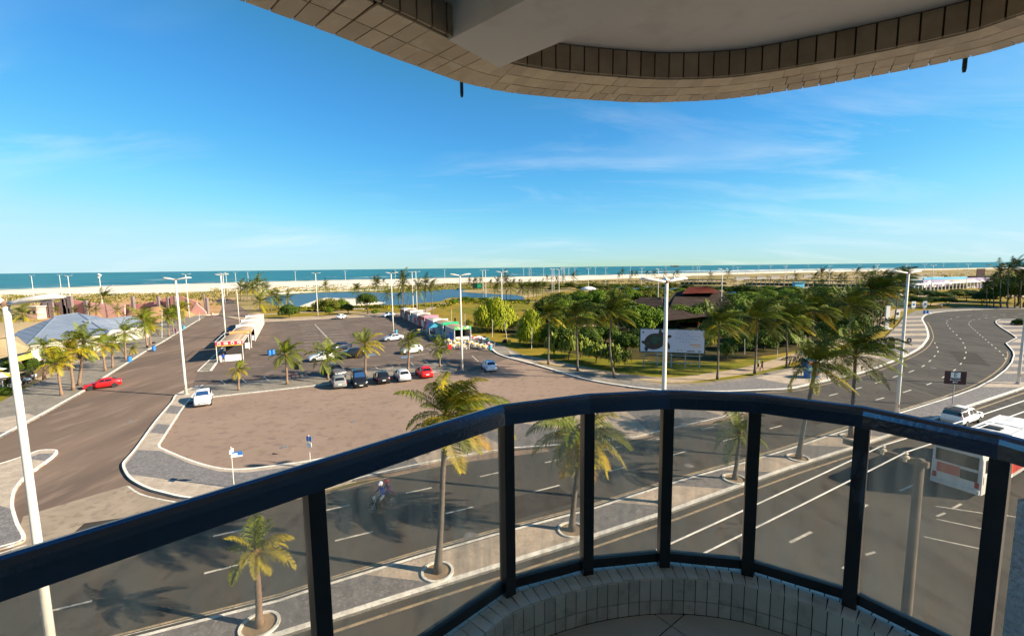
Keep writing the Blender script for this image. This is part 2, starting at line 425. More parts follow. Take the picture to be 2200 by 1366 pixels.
def patch(name, pxs, m, z, amp=0.0, step=4.0, kind=True, sm=0):
    p = G(pxs)
    if sm: p = smooth(p, sm, True)
    if amp: p = rough_line(p + [p[0]], amp, step)
    o = MB().prism(p, 0, z).build(name, m)
    return struct(o)
patch('beach', [(-300, 633), (0, 623.5), (280, 613.5), (550, 606.5), (760, 601.6), (1000, 596.6), (1280, 591.6), (1540, 585.8), (1800, 581.2), (2000, 577.6), (2200, 574.4), (2400, 571), (2400, 572.5), (2200, 576.5), (2000, 580), (1800, 584), (1600, 588.5), (1400, 596), (1280, 601), (1150, 606), (1000, 607), (900, 612), (800, 616), (700, 622), (600, 627), (520, 625), (420, 627), (300, 633), (180, 636), (0, 644), (-300, 656)], M['sand'], 0.02, 7.0, 16)
patch('sand_flat', [(520, 622), (640, 618), (760, 620), (840, 617), (930, 613), (800, 625), (690, 627), (600, 633), (560, 630)], M['sand'], 0.04, 3.0, 5)
patch('earth', [(60, 655), (180, 646), (300, 640), (400, 634), (470, 640), (505, 640), (500, 655), (480, 668), (470, 677), (395, 681), (300, 700), (200, 690), (60, 690)], M['dirt'], 0.03, .6, 4)
lawn_px = [(560, 694), (850, 677), (930, 690), (1000, 722), (1056, 752), (1085, 748), (1120, 765), (1180, 788), (1250, 803), (1320, 815), (1400, 828), (1480, 829), (1560, 820), (1640, 806), (1700, 794), (1790, 766), (1902, 727), (1945, 684), (2010, 668), (2200, 661), (2420, 660), (2420, 622), (2130, 612), (1960, 620), (1800, 624), (1560, 626), (1450, 624), (1240, 620), (1130, 640), (960, 644), (850, 655), (700, 655), (560, 655)]
patch('park_lawn', lawn_px, M['lawn'], 0.04)
patch('bank', [(560, 641), (610, 632), (690, 627), (770, 625), (860, 624), (960, 619), (1130, 612), (1290, 609), (1460, 613), (1540, 620), (1460, 622), (1290, 613.5), (1130, 616), (1000, 622), (860, 628), (690, 630), (600, 637)], M['lawn_green'], 0.05, .6, 4)
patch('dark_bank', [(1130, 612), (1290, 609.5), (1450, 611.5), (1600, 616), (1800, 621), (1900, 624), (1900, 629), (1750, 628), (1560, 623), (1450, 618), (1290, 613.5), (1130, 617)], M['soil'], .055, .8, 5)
patch('green_lawn', [(955, 668), (1000, 672), (1060, 690), (1130, 665), (1180, 658), (1180, 645), (1110, 645), (1100, 655), (1010, 660)], M['lawn_green'], 0.07, .3, 2)
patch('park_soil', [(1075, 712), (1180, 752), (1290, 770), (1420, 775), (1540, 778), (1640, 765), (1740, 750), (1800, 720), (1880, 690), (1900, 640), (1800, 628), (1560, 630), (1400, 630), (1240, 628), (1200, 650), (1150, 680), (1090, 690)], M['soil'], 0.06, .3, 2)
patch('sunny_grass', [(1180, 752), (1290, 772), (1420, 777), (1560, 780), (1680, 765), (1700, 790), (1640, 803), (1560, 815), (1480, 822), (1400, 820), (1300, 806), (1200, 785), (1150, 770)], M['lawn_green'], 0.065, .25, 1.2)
M['lagoon'] = mat('lagoon_water', (0.018, 0.042, 0.062), (0.028, 0.060, 0.085), 0.05, 0.3, bump=1.0, bscale=0.9, stretch=(.4, 1, 1), spec=.22)
patch('lagoon', [(570, 645), (580, 637), (610, 634), (655, 631), (716, 628.5), (770, 627.5), (850, 629), (951, 622.5), (1000, 622), (992, 627), (1045, 631), (1115, 635), (1124, 644), (1075, 644.5), (1040, 640), (970, 639), (948, 647), (906, 651), (874, 655), (815, 655), (800, 652), (826, 650), (770, 641), (745, 640), (688, 641), (675, 648), (650, 658), (627, 661), (590, 655)], M['lagoon'], 0.08, 0, sm=3)
patch('lagoon_arm', [(1235, 614.5), (1284, 614), (1330, 614), (1375, 615.5), (1453, 619), (1440, 623), (1400, 624), (1349, 621), (1284, 619), (1250, 619)], M['lagoon'], 0.08, 0, sm=3)
patch('inlet', [(1558, 624), (1590, 623), (1610, 629), (1562, 631)], M['lagoon'], 0.08)
patch('sand_spit', [(640, 660), (655, 654), (680, 645), (700, 640), (760, 641), (800, 648), (830, 650), (818, 653), (770, 656), (690, 660)], M['sand'], 0.11, .2, 2)

# asphalt sheets
patch('side_street', [(-400, 1230), (-160, 1030), (0, 944), (90, 895), (170, 850), (232, 810), (322, 752), (350, 737), (432, 686), (440, 679), (470, 676), (478, 660), (462, 645), (470, 641), (495, 642), (530, 668), (560, 690), (640, 700), (560, 800), (480, 870), (420, 1080), (0, 1260)], M['street'], 0.075)
patch('parking_lot', [(400, 872), (424, 802), (478, 770), (540, 692), (557, 692), (650, 688), (740, 683), (850, 676), (880, 680), (1000, 730), (1058, 758), (1100, 773), (1010, 803), (945, 803), (682, 833), (457, 859)], M['parking'], 0.082)
patch('access_road', [(344, 963), (400, 873), (457, 856), (682, 830), (945, 800), (1010, 800), (1092, 771), (1140, 783), (1250, 816), (1350, 834), (1430, 843), (1540, 846), (1640, 860), (1640, 905), (1419, 945), (1200, 976), (932, 1010), (600, 1060), (400, 1020)], M['lot'], 0.088)
patch('concrete_apron', [(50, 1112), (160, 1078), (275, 1044), (300, 1062), (404, 1090), (300, 1120), (85, 1180), (20, 1200)], M['concrete'], 0.092)
PARK_KERB = [(1056, 752), (1066, 761), (1092, 771), (1140, 783), (1250, 816), (1350, 834), (1430, 842), (1540, 845), (1630, 842), (1700, 838), (1750, 827), (1800, 816), (1865, 800), (1930, 775), (1962, 760), (1982, 747), (1995, 730), (1996, 718), (1991, 702), (1984, 690), (1984, 684), (1992, 677), (2010, 672.5), (2060, 668), (2120, 665.5), (2200, 664.5), (2420, 663)]
av = G([(-700, 1360), (-300, 1262), (0, 1194), (85, 1175), (300, 1118), (404, 1088), (560, 1076), (695, 1060), (932, 1004), (1200, 969), (1419, 938), (1610, 892), (1590, 846)] + PARK_KERB[7:])
av += [Vector((310, 142, 0)), Vector((272, 71, 0)), Vector((66, 32, 0)), Vector((0, 1.2, 0)), Vector((-71, -33, 0))]
struct(MB().prism(av, 0, 0.098).build('avenue', M['avenue']))
ZR = 0.098
# ---- raised pavements
def pavement(name, outline, m, top=0.23, base=0.0):
    return struct(MB().prism(outline, base, top).build(name, m))
def kerb(parent, line, side=1, w=0.22, top=0.24, m='kerb'):
    return MB().ribbon(line, 0, w * side, 0, top).build('kerb', M[m], parent)
def band(parent, outline, m, z=0.234, name='paving_band'):
    return MB().prism(outline, 0.2, z).build(name, M[m], parent)
# planted median between the carriageways, widening to a plaza on the right
near = ext(G([(500, 1410), (637, 1366), (832, 1303), (936, 1270), (1274, 1163), (1444, 1106), (1608, 1045), (1700, 1012), (1839, 967), (1936, 933), (2073, 881), (2200, 838)]), 25, 90)
farm = ext(G([(334, 1366), (600, 1297), (704, 1262), (898, 1202), (1064, 1154), (1274, 1098), (1448, 1041), (1606, 996), (1700, 967), (1836, 921), (1944, 887), (2046, 855), (2097, 836), (2134, 816), (2159, 797), (2172, 781), (2177, 766), (2175, 757), (2163, 743), (2160, 739.5), (2183, 727.5), (2173, 720), (2148, 704), (2138.5, 695), (2139, 690.5), (2148, 687.5), (2182, 687), (2330, 686)]), 25)
median = pavement('median', near + [Vector((248, 118, 0))] + farm[::-1], M['pave_dark'])
kerb(median, near, 1, 0.30)
kerb(median, farm, -1, 0.16)
dm = Vector((0.893, 0.451, 0)).normalized()
def on_line(line, s):
    for a, b in zip(line, line[1:]):
        sa, sb = a.dot(dm), b.dot(dm)
        if sa <= s <= sb: return a.lerp(b, (s - sa) / (sb - sa))
    return line[-1]
sf, sn = at(782, 1239).dot(dm), at(936, 1268).dot(dm)
s = 0.0
for k, (a, b) in enumerate([(0, 9), (15, 19.6), (24.6, 29.4), (34.3, 39), (44.4, 49), (-16.6, -8.3)]):
    f1 = farm[:13]
    band(median, [on_line(f1, sf + a) + Vector((.08, -.16, 0)), on_line(f1, sf + b) + Vector((.08, -.16, 0)), on_line(near, sn + b) + Vector((-.15, .28, 0)), on_line(near, sn + a) + Vector((-.15, .28, 0))], 'pave_light')
def x_on(line, y):
    for (x0, y0), (x1, y1) in zip(line, line[1:]):
        if min(y0, y1) <= y <= max(y0, y1) and y0 != y1: return x0 + (x1 - x0) * (y - y0) / (y1 - y0)
    return None
for y0, y1 in [(689.5, 693), (697.5, 702), (707, 712), (718, 722)]:
    l = [(2148, 704), (2138.5, 695), (2139, 690.5), (2148, 687.5)] if y1 < 705 else [(2183, 727.5), (2173, 720), (2148, 704)]
    band(median, G([(x_on(l, y0) + 4, y0), (2330, y0), (2330, y1), (x_on(l, y1) + 4, y1)], .23), 'pave_light')
for y0, y1 in [(728, 735), (742, 748), (754, 761), (767, 774), (782, 788), (797, 802), (820, 831)]:
    l = [(2097, 836), (2134, 816), (2159, 797), (2172, 781), (2177, 766), (2175, 757), (2163, 743), (2160, 739.5), (2183, 727.5)]
    xa = {728: 2187, 742: 2166}.get(y0)
    band(median, G([((x_on(l, y0) or 2187) + 4, y0), (2330, y0 + 2), (2330, y1 + 2), ((x_on(l, y1) or 2187) + 4, y1)], .23), 'pave_light')
# island strip between avenue and parking
out_px = [(423, 832), (380, 850), (368, 867), (332, 910), (291, 967), (267, 995), (263, 1004), (266, 1016), (280, 1035), (314, 1054), (351, 1065), (404, 1076), (500, 1078), (600, 1068), (695, 1053), (820, 1021), (932, 997), (1077, 971), (1200, 961), (1341, 948), (1419, 931), (1564, 898), (1618, 884)]
in_px = [(437, 830), (400, 873), (344, 960), (347, 966), (408, 992), (472, 1010), (529, 1012), (600, 1003), (666, 994), (800, 967), (950, 932), (1110, 897), (1300, 876), (1500, 869), (1590, 875)]
osm = smooth(G(out_px), 4); ism = smooth(G(in_px[:3]), 3) + smooth(G(in_px[3:]), 4)
strip = pavement('pavement_strip', osm + ism[::-1], M['pave_light'])
kerb(strip, osm, 1, 0.17); kerb(strip, ism, -1, 0.17)
dk = 'pave_dark'
band(strip, G([(366, 871), (398, 873), (388, 889), (355, 887)], .23), dk)
band(strip, G([(338, 910), (369, 912), (357, 932), (322, 929)], .23), dk)
band(strip, G([(296, 966), (345, 968), (408, 995), (472, 1012.5), (529, 1014.5), (600, 1005.5), (612, 1003), (635, 1006), (600, 1050), (495, 1048), (380, 1032), (274, 1018), (268, 1004), (272, 995)], .23), dk)
band(strip, G([(740, 984), (830, 964), (880, 975), (905, 1001), (830, 1016), (760, 1032)], .23), dk)
band(strip, G([(1010, 922), (1090, 904), (1300, 935), (1330, 947), (1200, 957), (1100, 965)], .23), dk)
band(strip, G([(1340, 877), (1480, 872), (1560, 895), (1440, 922), (1400, 930)], .23), dk)
# bottom-left corner island
li = G([(-200, 1060), (0, 1001), (57, 982), (85, 972), (117, 970.5), (125, 975), (110, 990), (60, 1027), (40, 1050), (33, 1066), (31, 1092), (42, 1130), (55, 1164), (0, 1184), (-200, 1240)])
isl = pavement('corner_island', smooth(li, 3, True), M['pave_light'])
kerb(isl, smooth(li[:-1], 4), -1, .17)
band(isl, G([(57, 984.5), (85, 974.5), (115, 973), (100, 990)], .23), dk)
band(isl, G([(-200, 1100), (0, 1086), (30, 1094), (40, 1130), (51, 1160), (0, 1178), (-200, 1230)], .23), dk)
# pavement on the left of the side street, with its hedge side
lk = ext(G([(0, 944), (90, 895), (170, 850), (232, 810), (322, 752), (350, 737), (432, 686)]), 30)
lw = pavement('left_pavement', lk + G([(445, 678), (395, 681), (350, 690), (330, 705), (290, 720), (240, 745), (200, 765), (135, 800), (60, 835), (0, 868), (-160, 960), (-500, 1100)]), M['pave_grey'])
kerb(lw, lk, 1, .3)
band(lw, G([(-40, 905), (60, 888), (85, 896), (0, 940)], .23), 'pave_light')
band(lw, G([(-40, 930), (28, 926), (0, 942), (-60, 975)], .23), dk, .238)
# strip with palms between the parking and the lot below
sb = G([(404, 866), (457, 856), (682, 831), (800, 816), (945, 800), (975, 803)])
st = G([(432, 832), (530, 825), (660, 812), (800, 796), (930, 782), (985, 790)])
ps = pavement('palm_strip', sb + st[::-1], M['pave_grey'], .2)
kerb(ps, sb, 1, .28, .21)
pk = G([(422, 801), (470, 755), (505, 722), (541, 690)]); pk2 = G([(455, 799), (470, 778), (520, 735), (566, 690)])
pl = pavement('stall_platform', pk + pk2[::-1], M['pave_grey'], .2)
kerb(pl, pk, -1, .2, .21); kerb(pl, G([(422, 801), (455, 799), (470, 778)]), 1, .3, .21)
lf = G([(470, 678), (520, 690), (557, 693), (650, 688.5), (740, 683.5), (810, 680), (850, 676.5), (880, 681)])
wk = pavement('lot_edge_walk', ext(lf) + G([(905, 683), (860, 673), (740, 677), (640, 682), (560, 686)]), M['path'], .2)
kerb(wk, lf[2:-1], 1, .5, .21)
kerb(wk, G([(395, 681), (440, 678), (470, 676)]), 1, .5, .21)
# park pavement beyond the access road and the avenue
pkk = smooth(G(PARK_KERB), 4)
inner_px = [(1030, 722), (1085, 747), (1120, 764), (1160, 784), (1182, 788), (1233, 798), (1306, 811), (1420, 827), (1500, 826), (1580, 817), (1622, 810), (1661, 800), (1698, 794), (1800, 761), (1902, 726), (1931, 697), (1942, 681), (1965, 670), (2020, 664), (2100, 660.5), (2200, 659.5), (2420, 658)]
pp = pavement('park_pavement', pkk + G(inner_px)[::-1], M['pave_grey'])
kerb(pp, pkk, 1, .34)
for y0, y1 in [(679, 681.5), (687.5, 690.5), (696, 699.5), (705.5, 709.5), (716, 720.5), (728, 733), (740.5, 746.5), (757, 768)]:
    l = x_on(inner_px[10:18], y0) + 1, x_on(inner_px[10:18], y1) + 1
    kk = PARK_KERB[13:26]
    band(pp, G([(l[0], y0 + 1), (x_on(kk[::-1], y0) - 3, y0), (x_on(kk[::-1], y1) - 3, y1), (l[1], y1 + 1)], .23), 'pave_light')
for y0, y1 in [(683.5, 686.5), (691.5, 694.5), (701, 704), (711, 714.5), (722, 726), (734.5, 739), (748.5, 755)]:
    l = x_on(inner_px[10:18], y0) + 1, x_on(inner_px[10:18], y1) + 1
    band(pp, G([(l[0], y0 + 1), (x_on(kk[::-1], y0) - 3, y0), (x_on(kk[::-1], y1) - 3, y1), (l[1], y1 + 1)], .23), 'pave_dark')
band(pp, G([(1340, 822), (1420, 830), (1500, 829), (1580, 820), (1622, 813), (1700, 826), (1690, 835), (1630, 839), (1540, 842), (1430, 839), (1350, 831)], .23), 'pave_dark')
band(pp, G([(1622, 811.5), (1698, 796), (1790, 768), (1850, 752), (1890, 760), (1885, 785), (1800, 812), (1750, 823), (1702, 826)], .23), 'pave_light', .238)
band(pp, G([(1700, 800), (1760, 786), (1800, 795), (1760, 802)], .23), 'pave_dark', .242)
band(pp, G([(1092, 752), (1120, 766), (1160, 786), (1182, 790), (1233, 801), (1250, 812), (1140, 781), (1100, 770)], .23), 'pave_light')
# winding park paths
def path(name, px, w):
    return struct(MB().ribbon(smooth(G(px), 5), w / 2, -w / 2, 0, .075).build(name, M['path']))
path('park_path', [(1085, 760), (1150, 772), (1210, 784), (1300, 803), (1380, 813), (1450, 817), (1530, 808), (1620, 793), (1700, 770), (1790, 740), (1880, 706), (1915, 672), (1990, 655), (2100, 650)], 2.6)
path('wood_path', [(1230, 700), (1330, 701), (1420, 700), (1480, 702), (1560, 705), (1640, 706)], 2.6)
path('lagoon_path', [(880, 690), (905, 672), (940, 657), (970, 650), (1060, 648), (1130, 650), (1200, 640), (1240, 632)], 3.0)
path('beach_path', [(560, 676), (600, 674), (650, 671), (720, 670), (790, 672), (850, 674)], 4)
path('far_path', [(1120, 622), (1260, 624), (1300, 612), (1450, 609), (1600, 613), (1800, 617), (2000, 615)], 5)
path('car_park_road', [(2200, 640), (2130, 625), (2060, 630), (1980, 636), (1900, 648)], 7)
path('strand_road', [(1480, 604), (1600, 600.5), (1700, 597.5), (1800, 595), (1900, 592), (2020, 589)], 26)

# ---- road markings
def dashes(line, on, off, w, name, m='line', z=ZR + .004, phase=0.0, parent=None):
    pts = resample(line, 0.25); mb = MB(); L = phase; cur = []
    for p in pts:
        k = L % (on + off)
        if k < on: cur.append(p)
        else:
            if len(cur) > 1: mb.ribbon(cur, w / 2, -w / 2, z - .003, z)
            cur = []
        L += 0.25
    if len(cur) > 1: mb.ribbon(cur, w / 2, -w / 2, z - .003, z)
    return mb
def paint(name, mb, m='line'): 
    return struct(mb.build(name, M[m]))
mk = dashes(smooth(ext(G([(400, 1168), (630, 1116), (713, 1096), (786, 1080), (909, 1054), (967, 1041), (1068, 1018), (1190, 992), (1300, 968), (1420, 944), (1560, 912), (1700, 877), (1755, 859), (1795, 848), (1863, 830), (1937, 806), (1969, 794.5), (1990, 783), (2009, 765), (2015, 752), (2001, 725)]), 20), 5), 2.1, 3.2, .14, '')
paint('lane_dashes', mk)
paint('lane_dashes', dashes(smooth(ext(G([(-10, 1344), (72, 1325), (236, 1285), (353, 1256), (560, 1205), (715, 1166), (845, 1134), (982, 1100), (1115, 1067), (1212, 1042), (1320, 1012), (1400, 991), (1483, 969), (1552, 950), (1672, 918), (1800, 883), (1886, 859.5), (1951, 841), (2006, 822), (2051, 796), (2072, 771), (2075, 755), (2069, 737), (2057, 722), (2041, 706.5), (2034, 695), (2036, 689), (2053, 683), (2090, 679), (2200, 675)]), 10), 5), 2.1, 4.0, .14, '', phase=.9))
paint('lane_dashes', dashes(smooth(G([(2161, 773), (2152, 760), (2132, 743), (2111, 725), (2090, 706.5), (2082, 698), (2083, 693), (2095, 687), (2140, 682), (2220, 679)]), 5), 1.6, 2.2, .14, ''))
nl = offset(near, -5.1)
paint('lane_dashes', dashes(nl, 2.2, 3.7, .16, '', phase=2.2))
def solid(line, w, m, name='edge_line', z=ZR + .004): return paint(name, MB().ribbon(line, w / 2, -w / 2, z - .003, z), m)
solid(offset(farm[:13], .55), .12, 'line_cream'); solid(offset(farm[:13], .40), .05, 'line')
solid(offset(smooth(farm[12:19], 3), .6), .14, 'line_cream')
solid(offset(near, -.55), .16, 'line_cream')
solid(offset(osm[44:], -.75), .11, 'line_cream')
solid(offset(pkk[24:76], -.6), .14, 'line_cream')
solid(smooth(G([(276, 1047), (300, 1063), (340, 1074), (390, 1083)]), 3), .14, 'line')
solid(G([(-60, 1206), (0, 1192), (58, 1173)]), .14, 'line')
# bay markings
def bay(mb, a, b, w, z): mb.ribbon(G([a, b]), w / 2, -w / 2, z - .003, z)
mb = MB()
for a, b in [((2010, 1090), (2110, 1105)), ((2012, 1118), (2110, 1139)), ((1985, 1156), (2110, 1183)), ((2150, 1108), (2190, 1115))]: bay(mb, a, b, .1, ZR + .004)
for a, b in [((2012, 1112), (2030, 1105)), ((2045, 1096), (2065, 1085)), ((1860, 1195), (1880, 1189)), ((1810, 1225), (1826, 1214))]: bay(mb, a, b, .13, ZR + .005)
paint('bus_bay_lines', mb)
mb = MB()
for i in range(13):         # two columns of painted bays
    t = i / 12; y = 697 + 66 * t ** 1.45
    xm = 676 + (700 - 676) * t
    bay(mb, (642 + 16 * t, y + 2), (xm - 4, y - .5), .2, .087); bay(mb, (xm + 1 + 3 * t, y - 1), (730 + 34 * t, y - 4), .2, .087)
bay(mb, (676, 697), (716, 740), .28, .089)
for a, b in [((542, 724), (585, 723)), ((500, 790), (568, 788)), ((806, 694), (846, 701)), ((829, 705), (870, 704)), ((884, 765), (934, 758)), ((916, 748), (934, 758)), ((985, 758), (1042, 753)), ((808, 714), (832, 714))]: bay(mb, a, b, .12, .087)
paint('bay_lines', mb, 'line_thin')
mb = MB()
for x, y in [(481, 825), (527, 822), (572, 816), (735, 800), (812, 795), (846, 792), (889, 787), (917, 780), (955, 784), (1020, 772)]: bay(mb, (x - 6, y - 7), (x + 8, y + 6), .13, .089)
paint('angle_bay_lines', mb)
mb = MB()
for a, b in [((436, 830), (500, 826)), ((500, 826), (610, 815)), ((610, 815), (700, 806)), ((756, 798), (840, 791)), ((840, 791), (940, 780)), ((940, 780), (965, 778))]: bay(mb, a, b, .35, .087)
paint('blue_bay_line', mb, 'line_blue')
mb = MB()
for x, y in [(782, 766), (862, 770)]: mb.prism(G([(x, y - 3), (x + 24, y - 5), (x + 26, y - 2), (x, y + 1)]), .083, .088)
paint('blue_bay_patch', mb, 'line_blue')

# pavement at the foot of the building
fp = offset(near, -14.5)
bp2 = pavement('building_pavement', fp + [Vector((180, 40, 0)), Vector((30, -20, 0)), Vector((-60, -60, 0))], M['pave_light'])
kerb(bp2, fp, -1, .3)
# manhole covers and patched asphalt
for px, r in [((1010, 1150), .35), ((1480, 1000), .35), ((610, 960), .32), ((280, 905), .32), ((2005, 790), .35), ((760, 905), .3)]:
    c = at(*px, ZR); struct(MB().lathe((c.x, c.y, ZR - .01), [(r, 0), (r, .016), (r * .9, .018)], 18).build('manhole_cover', M['pave_dark']))
rp = random.Random(12)
M['repair'] = mat('asphalt_repair', (0.045, 0.038, 0.033), (0.065, 0.055, 0.047), .8, .9)
M['stain'] = mat('oily_asphalt', (0.19, 0.132, 0.10), (0.22, 0.155, 0.12), .9, .7)
for px, w, l, a, m in [((1120, 1090), 1.2, 3.4, .46, 'repair'), ((330, 1130), 1.5, 4, .3, 'repair'), ((1750, 900), 1.2, 5, .46, 'repair'), ((2080, 770), 1.6, 6, .9, 'repair')]:
    c = at(*px, 0); d = Vector((math.cos(a), math.sin(a), 0)); n = Vector((-d.y, d.x, 0))
    struct(MB().prism([c - d * l - n * w, c + d * l - n * w, c + d * l + n * w, c - d * l + n * w], ZR - .01, ZR + .002).build('asphalt_repair', M[m]))
for i in range(30):
    c = at(rp.uniform(430, 1000), rp.uniform(850, 985), 0); r = rp.uniform(.08, .3)
    struct(MB().prism([c + Vector((math.cos(6.283 * k / 11) * r * rp.uniform(.6, 1.3) * 1.6, math.sin(6.283 * k / 11) * r * rp.uniform(.6, 1.2), 0)) for k in range(11)], .08, .0905).build('oil_stain', M['stain']))
# ---------------------------------------------------------------- the balcony (part of the apartment building) and its railing
ZF, ZP, ZT, ZC = EYE - 1.55, EYE - 1.38, EYE + 0.72, EYE + 0.815   # floor, parapet top, underside of the edge beam, ceiling
M['tile'] = mat('grey_beige_tile', (0.76, 0.72, 0.63), (0.68, 0.64, 0.55), 6, 0.20, c3=(0.54, 0.48, 0.38), scale3=14, spec=.6, rnd=.12)
M['tile_beige'] = mat('beige_tile', (0.76, 0.61, 0.42), (0.65, 0.51, 0.35), 5, 0.45, c3=(0.82, 0.70, 0.53), scale3=18, spec=.4, rnd=.14)
M['tile_brown'] = mat('stained_tile', (0.40, 0.31, 0.21), (0.28, 0.215, 0.145), 9, 0.5, spec=.4, rnd=.10)
M['grout'] = mat('dark_grout', (0.045, 0.035, 0.026), (0.07, 0.052, 0.038), 20, 0.95)
M['plaster'] = mat('painted_plaster', (0.88, 0.82, 0.75), (0.83, 0.77, 0.70), 1.5, 0.9, c3=(0.74, 0.68, 0.61), scale3=5, bump=.2, bscale=3)
M['stucco'] = mat('rough_stucco', (0.62, 0.62, 0.63), (0.48, 0.48, 0.49), 60, 0.9, bump=1.0, bscale=70)
M['floor_tile'] = mat('cream_floor_tile', (0.62, 0.57, 0.49), (0.55, 0.50, 0.42), 3, 0.3, spec=.5)
M['black_metal'] = mat('black_anodised_metal', (0.012, 0.013, 0.015), (0.02, 0.021, 0.024), 9, 0.30, metal=.0, spec=.6)
M['worn_metal'] = mat('scuffed_dark_metal', (0.014, 0.016, 0.019), (0.10, 0.115, 0.13), 18, 0.38, spec=.6, lo=.55, hi=.7, stretch=(1, 1, .25))
bld = thing('apartment_building', 'beige tiled balcony with curved parapet, plaster ceiling and beam, seen from inside', 'building', (0, 0, 0))
tag(bld, kind='thing')
def vz(p, z): return Vector((p.x, p.y, z))
V2 = lambda x, y: Vector((x, y, 0))
POSTS = [V2(-0.58, 1.254), V2(-0.03, 1.80), V2(0.325, 1.93), V2(0.690, 1.978), V2(1.045, 1.912), V2(1.360, 1.712), V2(1.575, 1.41)]
arc = [V2(-1.9, -0.05), V2(-1.3, 0.545), V2(-0.66, 1.175), V2(-0.20, 1.632), V2(-0.03, 1.79), V2(0.325, 1.93), V2(0.690, 1.978), V2(1.045, 1.912), V2(1.360, 1.712), V2(1.575, 1.41), V2(1.66, 1.10), V2(1.69, 0.8), V2(1.69, 0.2)]
sm_arc = arc[:3] + smooth(arc[3:], 6)
# parapet: a kerb with two rows of tiles on top and two on the inside face
par = MB().ribbon(sm_arc, -0.088, 0.078, ZF - 0.25, ZP - 0.006).build('parapet', M['grout'], bld)
fl_out = offset(sm_arc, -0.08)
MB().prism(fl_out + [V2(1.69, -2.5), V2(-1.9, -2.5)], ZF - 0.22, ZF - 0.012).build('floor_slab', M['grout'], bld)
def tile_row(path, o0, o1, z0, z1, w, gap, m, name, parent, face, s0=0.0, jitter=.02):
    """Tiles laid along a plan path; face 'top'/'under' lie flat between offsets o0, o1; face 'wall' stand between z0 and z1 at offset o0."""
    pts = resample(path, w)
    n = 0
    for a, b in zip(pts, pts[1:]):
        t = (b - a).normalized(); nrm = Vector((-t.y, t.x, 0))
        a2 = a + t * gap / 2; b2 = b - t * gap / 2
        mb = MB()
        j = random.uniform(-1, 1) * .0006
        if face == 'wall':
            p = [a2 + nrm * o0, b2 + nrm * o0, b2 + nrm * o1, a2 + nrm * o1]
            mb.prism([Vector((q.x, q.y, 0)) for q in p], z0 + gap / 2, z1 - gap / 2, True)
        else:
            k0, k1 = (o0 + gap / 2, o1 - gap / 2)
            # wedge the joints so that neighbours on a curve do not overlap
            p = [a2 + nrm * k0, b2 + nrm * k0, b2 + nrm * k1, a2 + nrm * k1]
            mb.prism(p, z0 + j, z1 + j, True)
        o = mb.build(name, M[m], parent); n += 1
    return n
vis = [p for p in sm_arc if True]
def clip(path, xa, xb): 
    q = resample(path, 0.01)
    return [p for p in q if xa <= p.x <= xb and p.y > 0.6]
inn = clip(offset(sm_arc, -0.088), -0.62, 1.62)
tile_row(clip(offset(sm_arc, 0.0), -0.70, 1.66), -0.005, 0.082, ZP - .006, ZP, .052, .004, 'tile', 'parapet_tile', par, 'top')
tile_row(clip(offset(sm_arc, -0.05), -0.68, 1.64), -0.042, 0.045, ZP - .006, ZP + .0012, .050, .004, 'tile', 'parapet_tile', par, 'top')
tile_row(inn, -0.007, 0.0, ZP - .105, ZP - .003, .050, .004, 'tile', 'parapet_tile', par, 'wall')
tile_row(inn, -0.007, 0.0, ZF, ZP - .105, .050, .004, 'tile', 'parapet_tile', par, 'wall')
# floor tiles, laid square to the street in a diagonal grid
fl = MB().prism(offset(sm_arc, -0.093) + [V2(1.60, -2.4), V2(-1.8, -2.4)], ZF - .012, ZF - .006).build('floor', M['grout'], bld)
ins = offset(sm_arc, -0.097)
def inside(p):
    c = False; poly = ins + [V2(1.59, -2.3), V2(-1.75, -2.3)]
    for i in range(len(poly)):
        a, b = poly[i], poly[i - 1]
        if (a.y > p.y) != (b.y > p.y) and p.x < (b.x - a.x) * (p.y - a.y) / (b.y - a.y) + a.x: c = not c
    return c
ca, sa = math.cos(R(38)), math.sin(R(38))
room = [p.copy() for p in ins] + [V2(1.59, -2.3), V2(-1.75, -2.3)]
def clip_convex(poly, q):
    out = poly
    for a, b in zip(q, q[1:] + q[:1]):
        inp = out; out = []
        side = lambda p: (b.x - a.x) * (p.y - a.y) - (b.y - a.y) * (p.x - a.x)
        for i in range(len(inp)):
            c, d = inp[i - 1], inp[i]; sc_, sd = side(c), side(d)
            if (sc_ >= 0) != (sd >= 0): out.append(c.lerp(d, sc_ / (sc_ - sd)))
            if sd >= 0: out.append(d)
        if not out: return []
    return out
for i in range(-6, 8):
    for j in range(-6, 8):
        g = .003; S = .42
        loc = [((i + u) * S + (g if u == 0 else -g), (j + v) * S + (g if v == 0 else -g)) for u, v in ((0, 0), (1, 0), (1, 1), (0, 1))]
        q = [V2(x * ca - y * sa + .675, x * sa + y * ca + 1.815) for x, y in loc]
        pl_ = clip_convex(room, q)
        keep = []
        for p in pl_:
            if not keep or (p - keep[-1]).length > 1e-4: keep.append(p)
        if len(keep) < 3: continue
        ar = abs(sum(keep[k - 1].x * keep[k].y - keep[k].x * keep[k - 1].y for k in range(len(keep)))) / 2
        if ar < .0004: continue
        MB().prism(keep, ZF - .008, ZF).build('floor_tile', M['floor_tile'], fl)
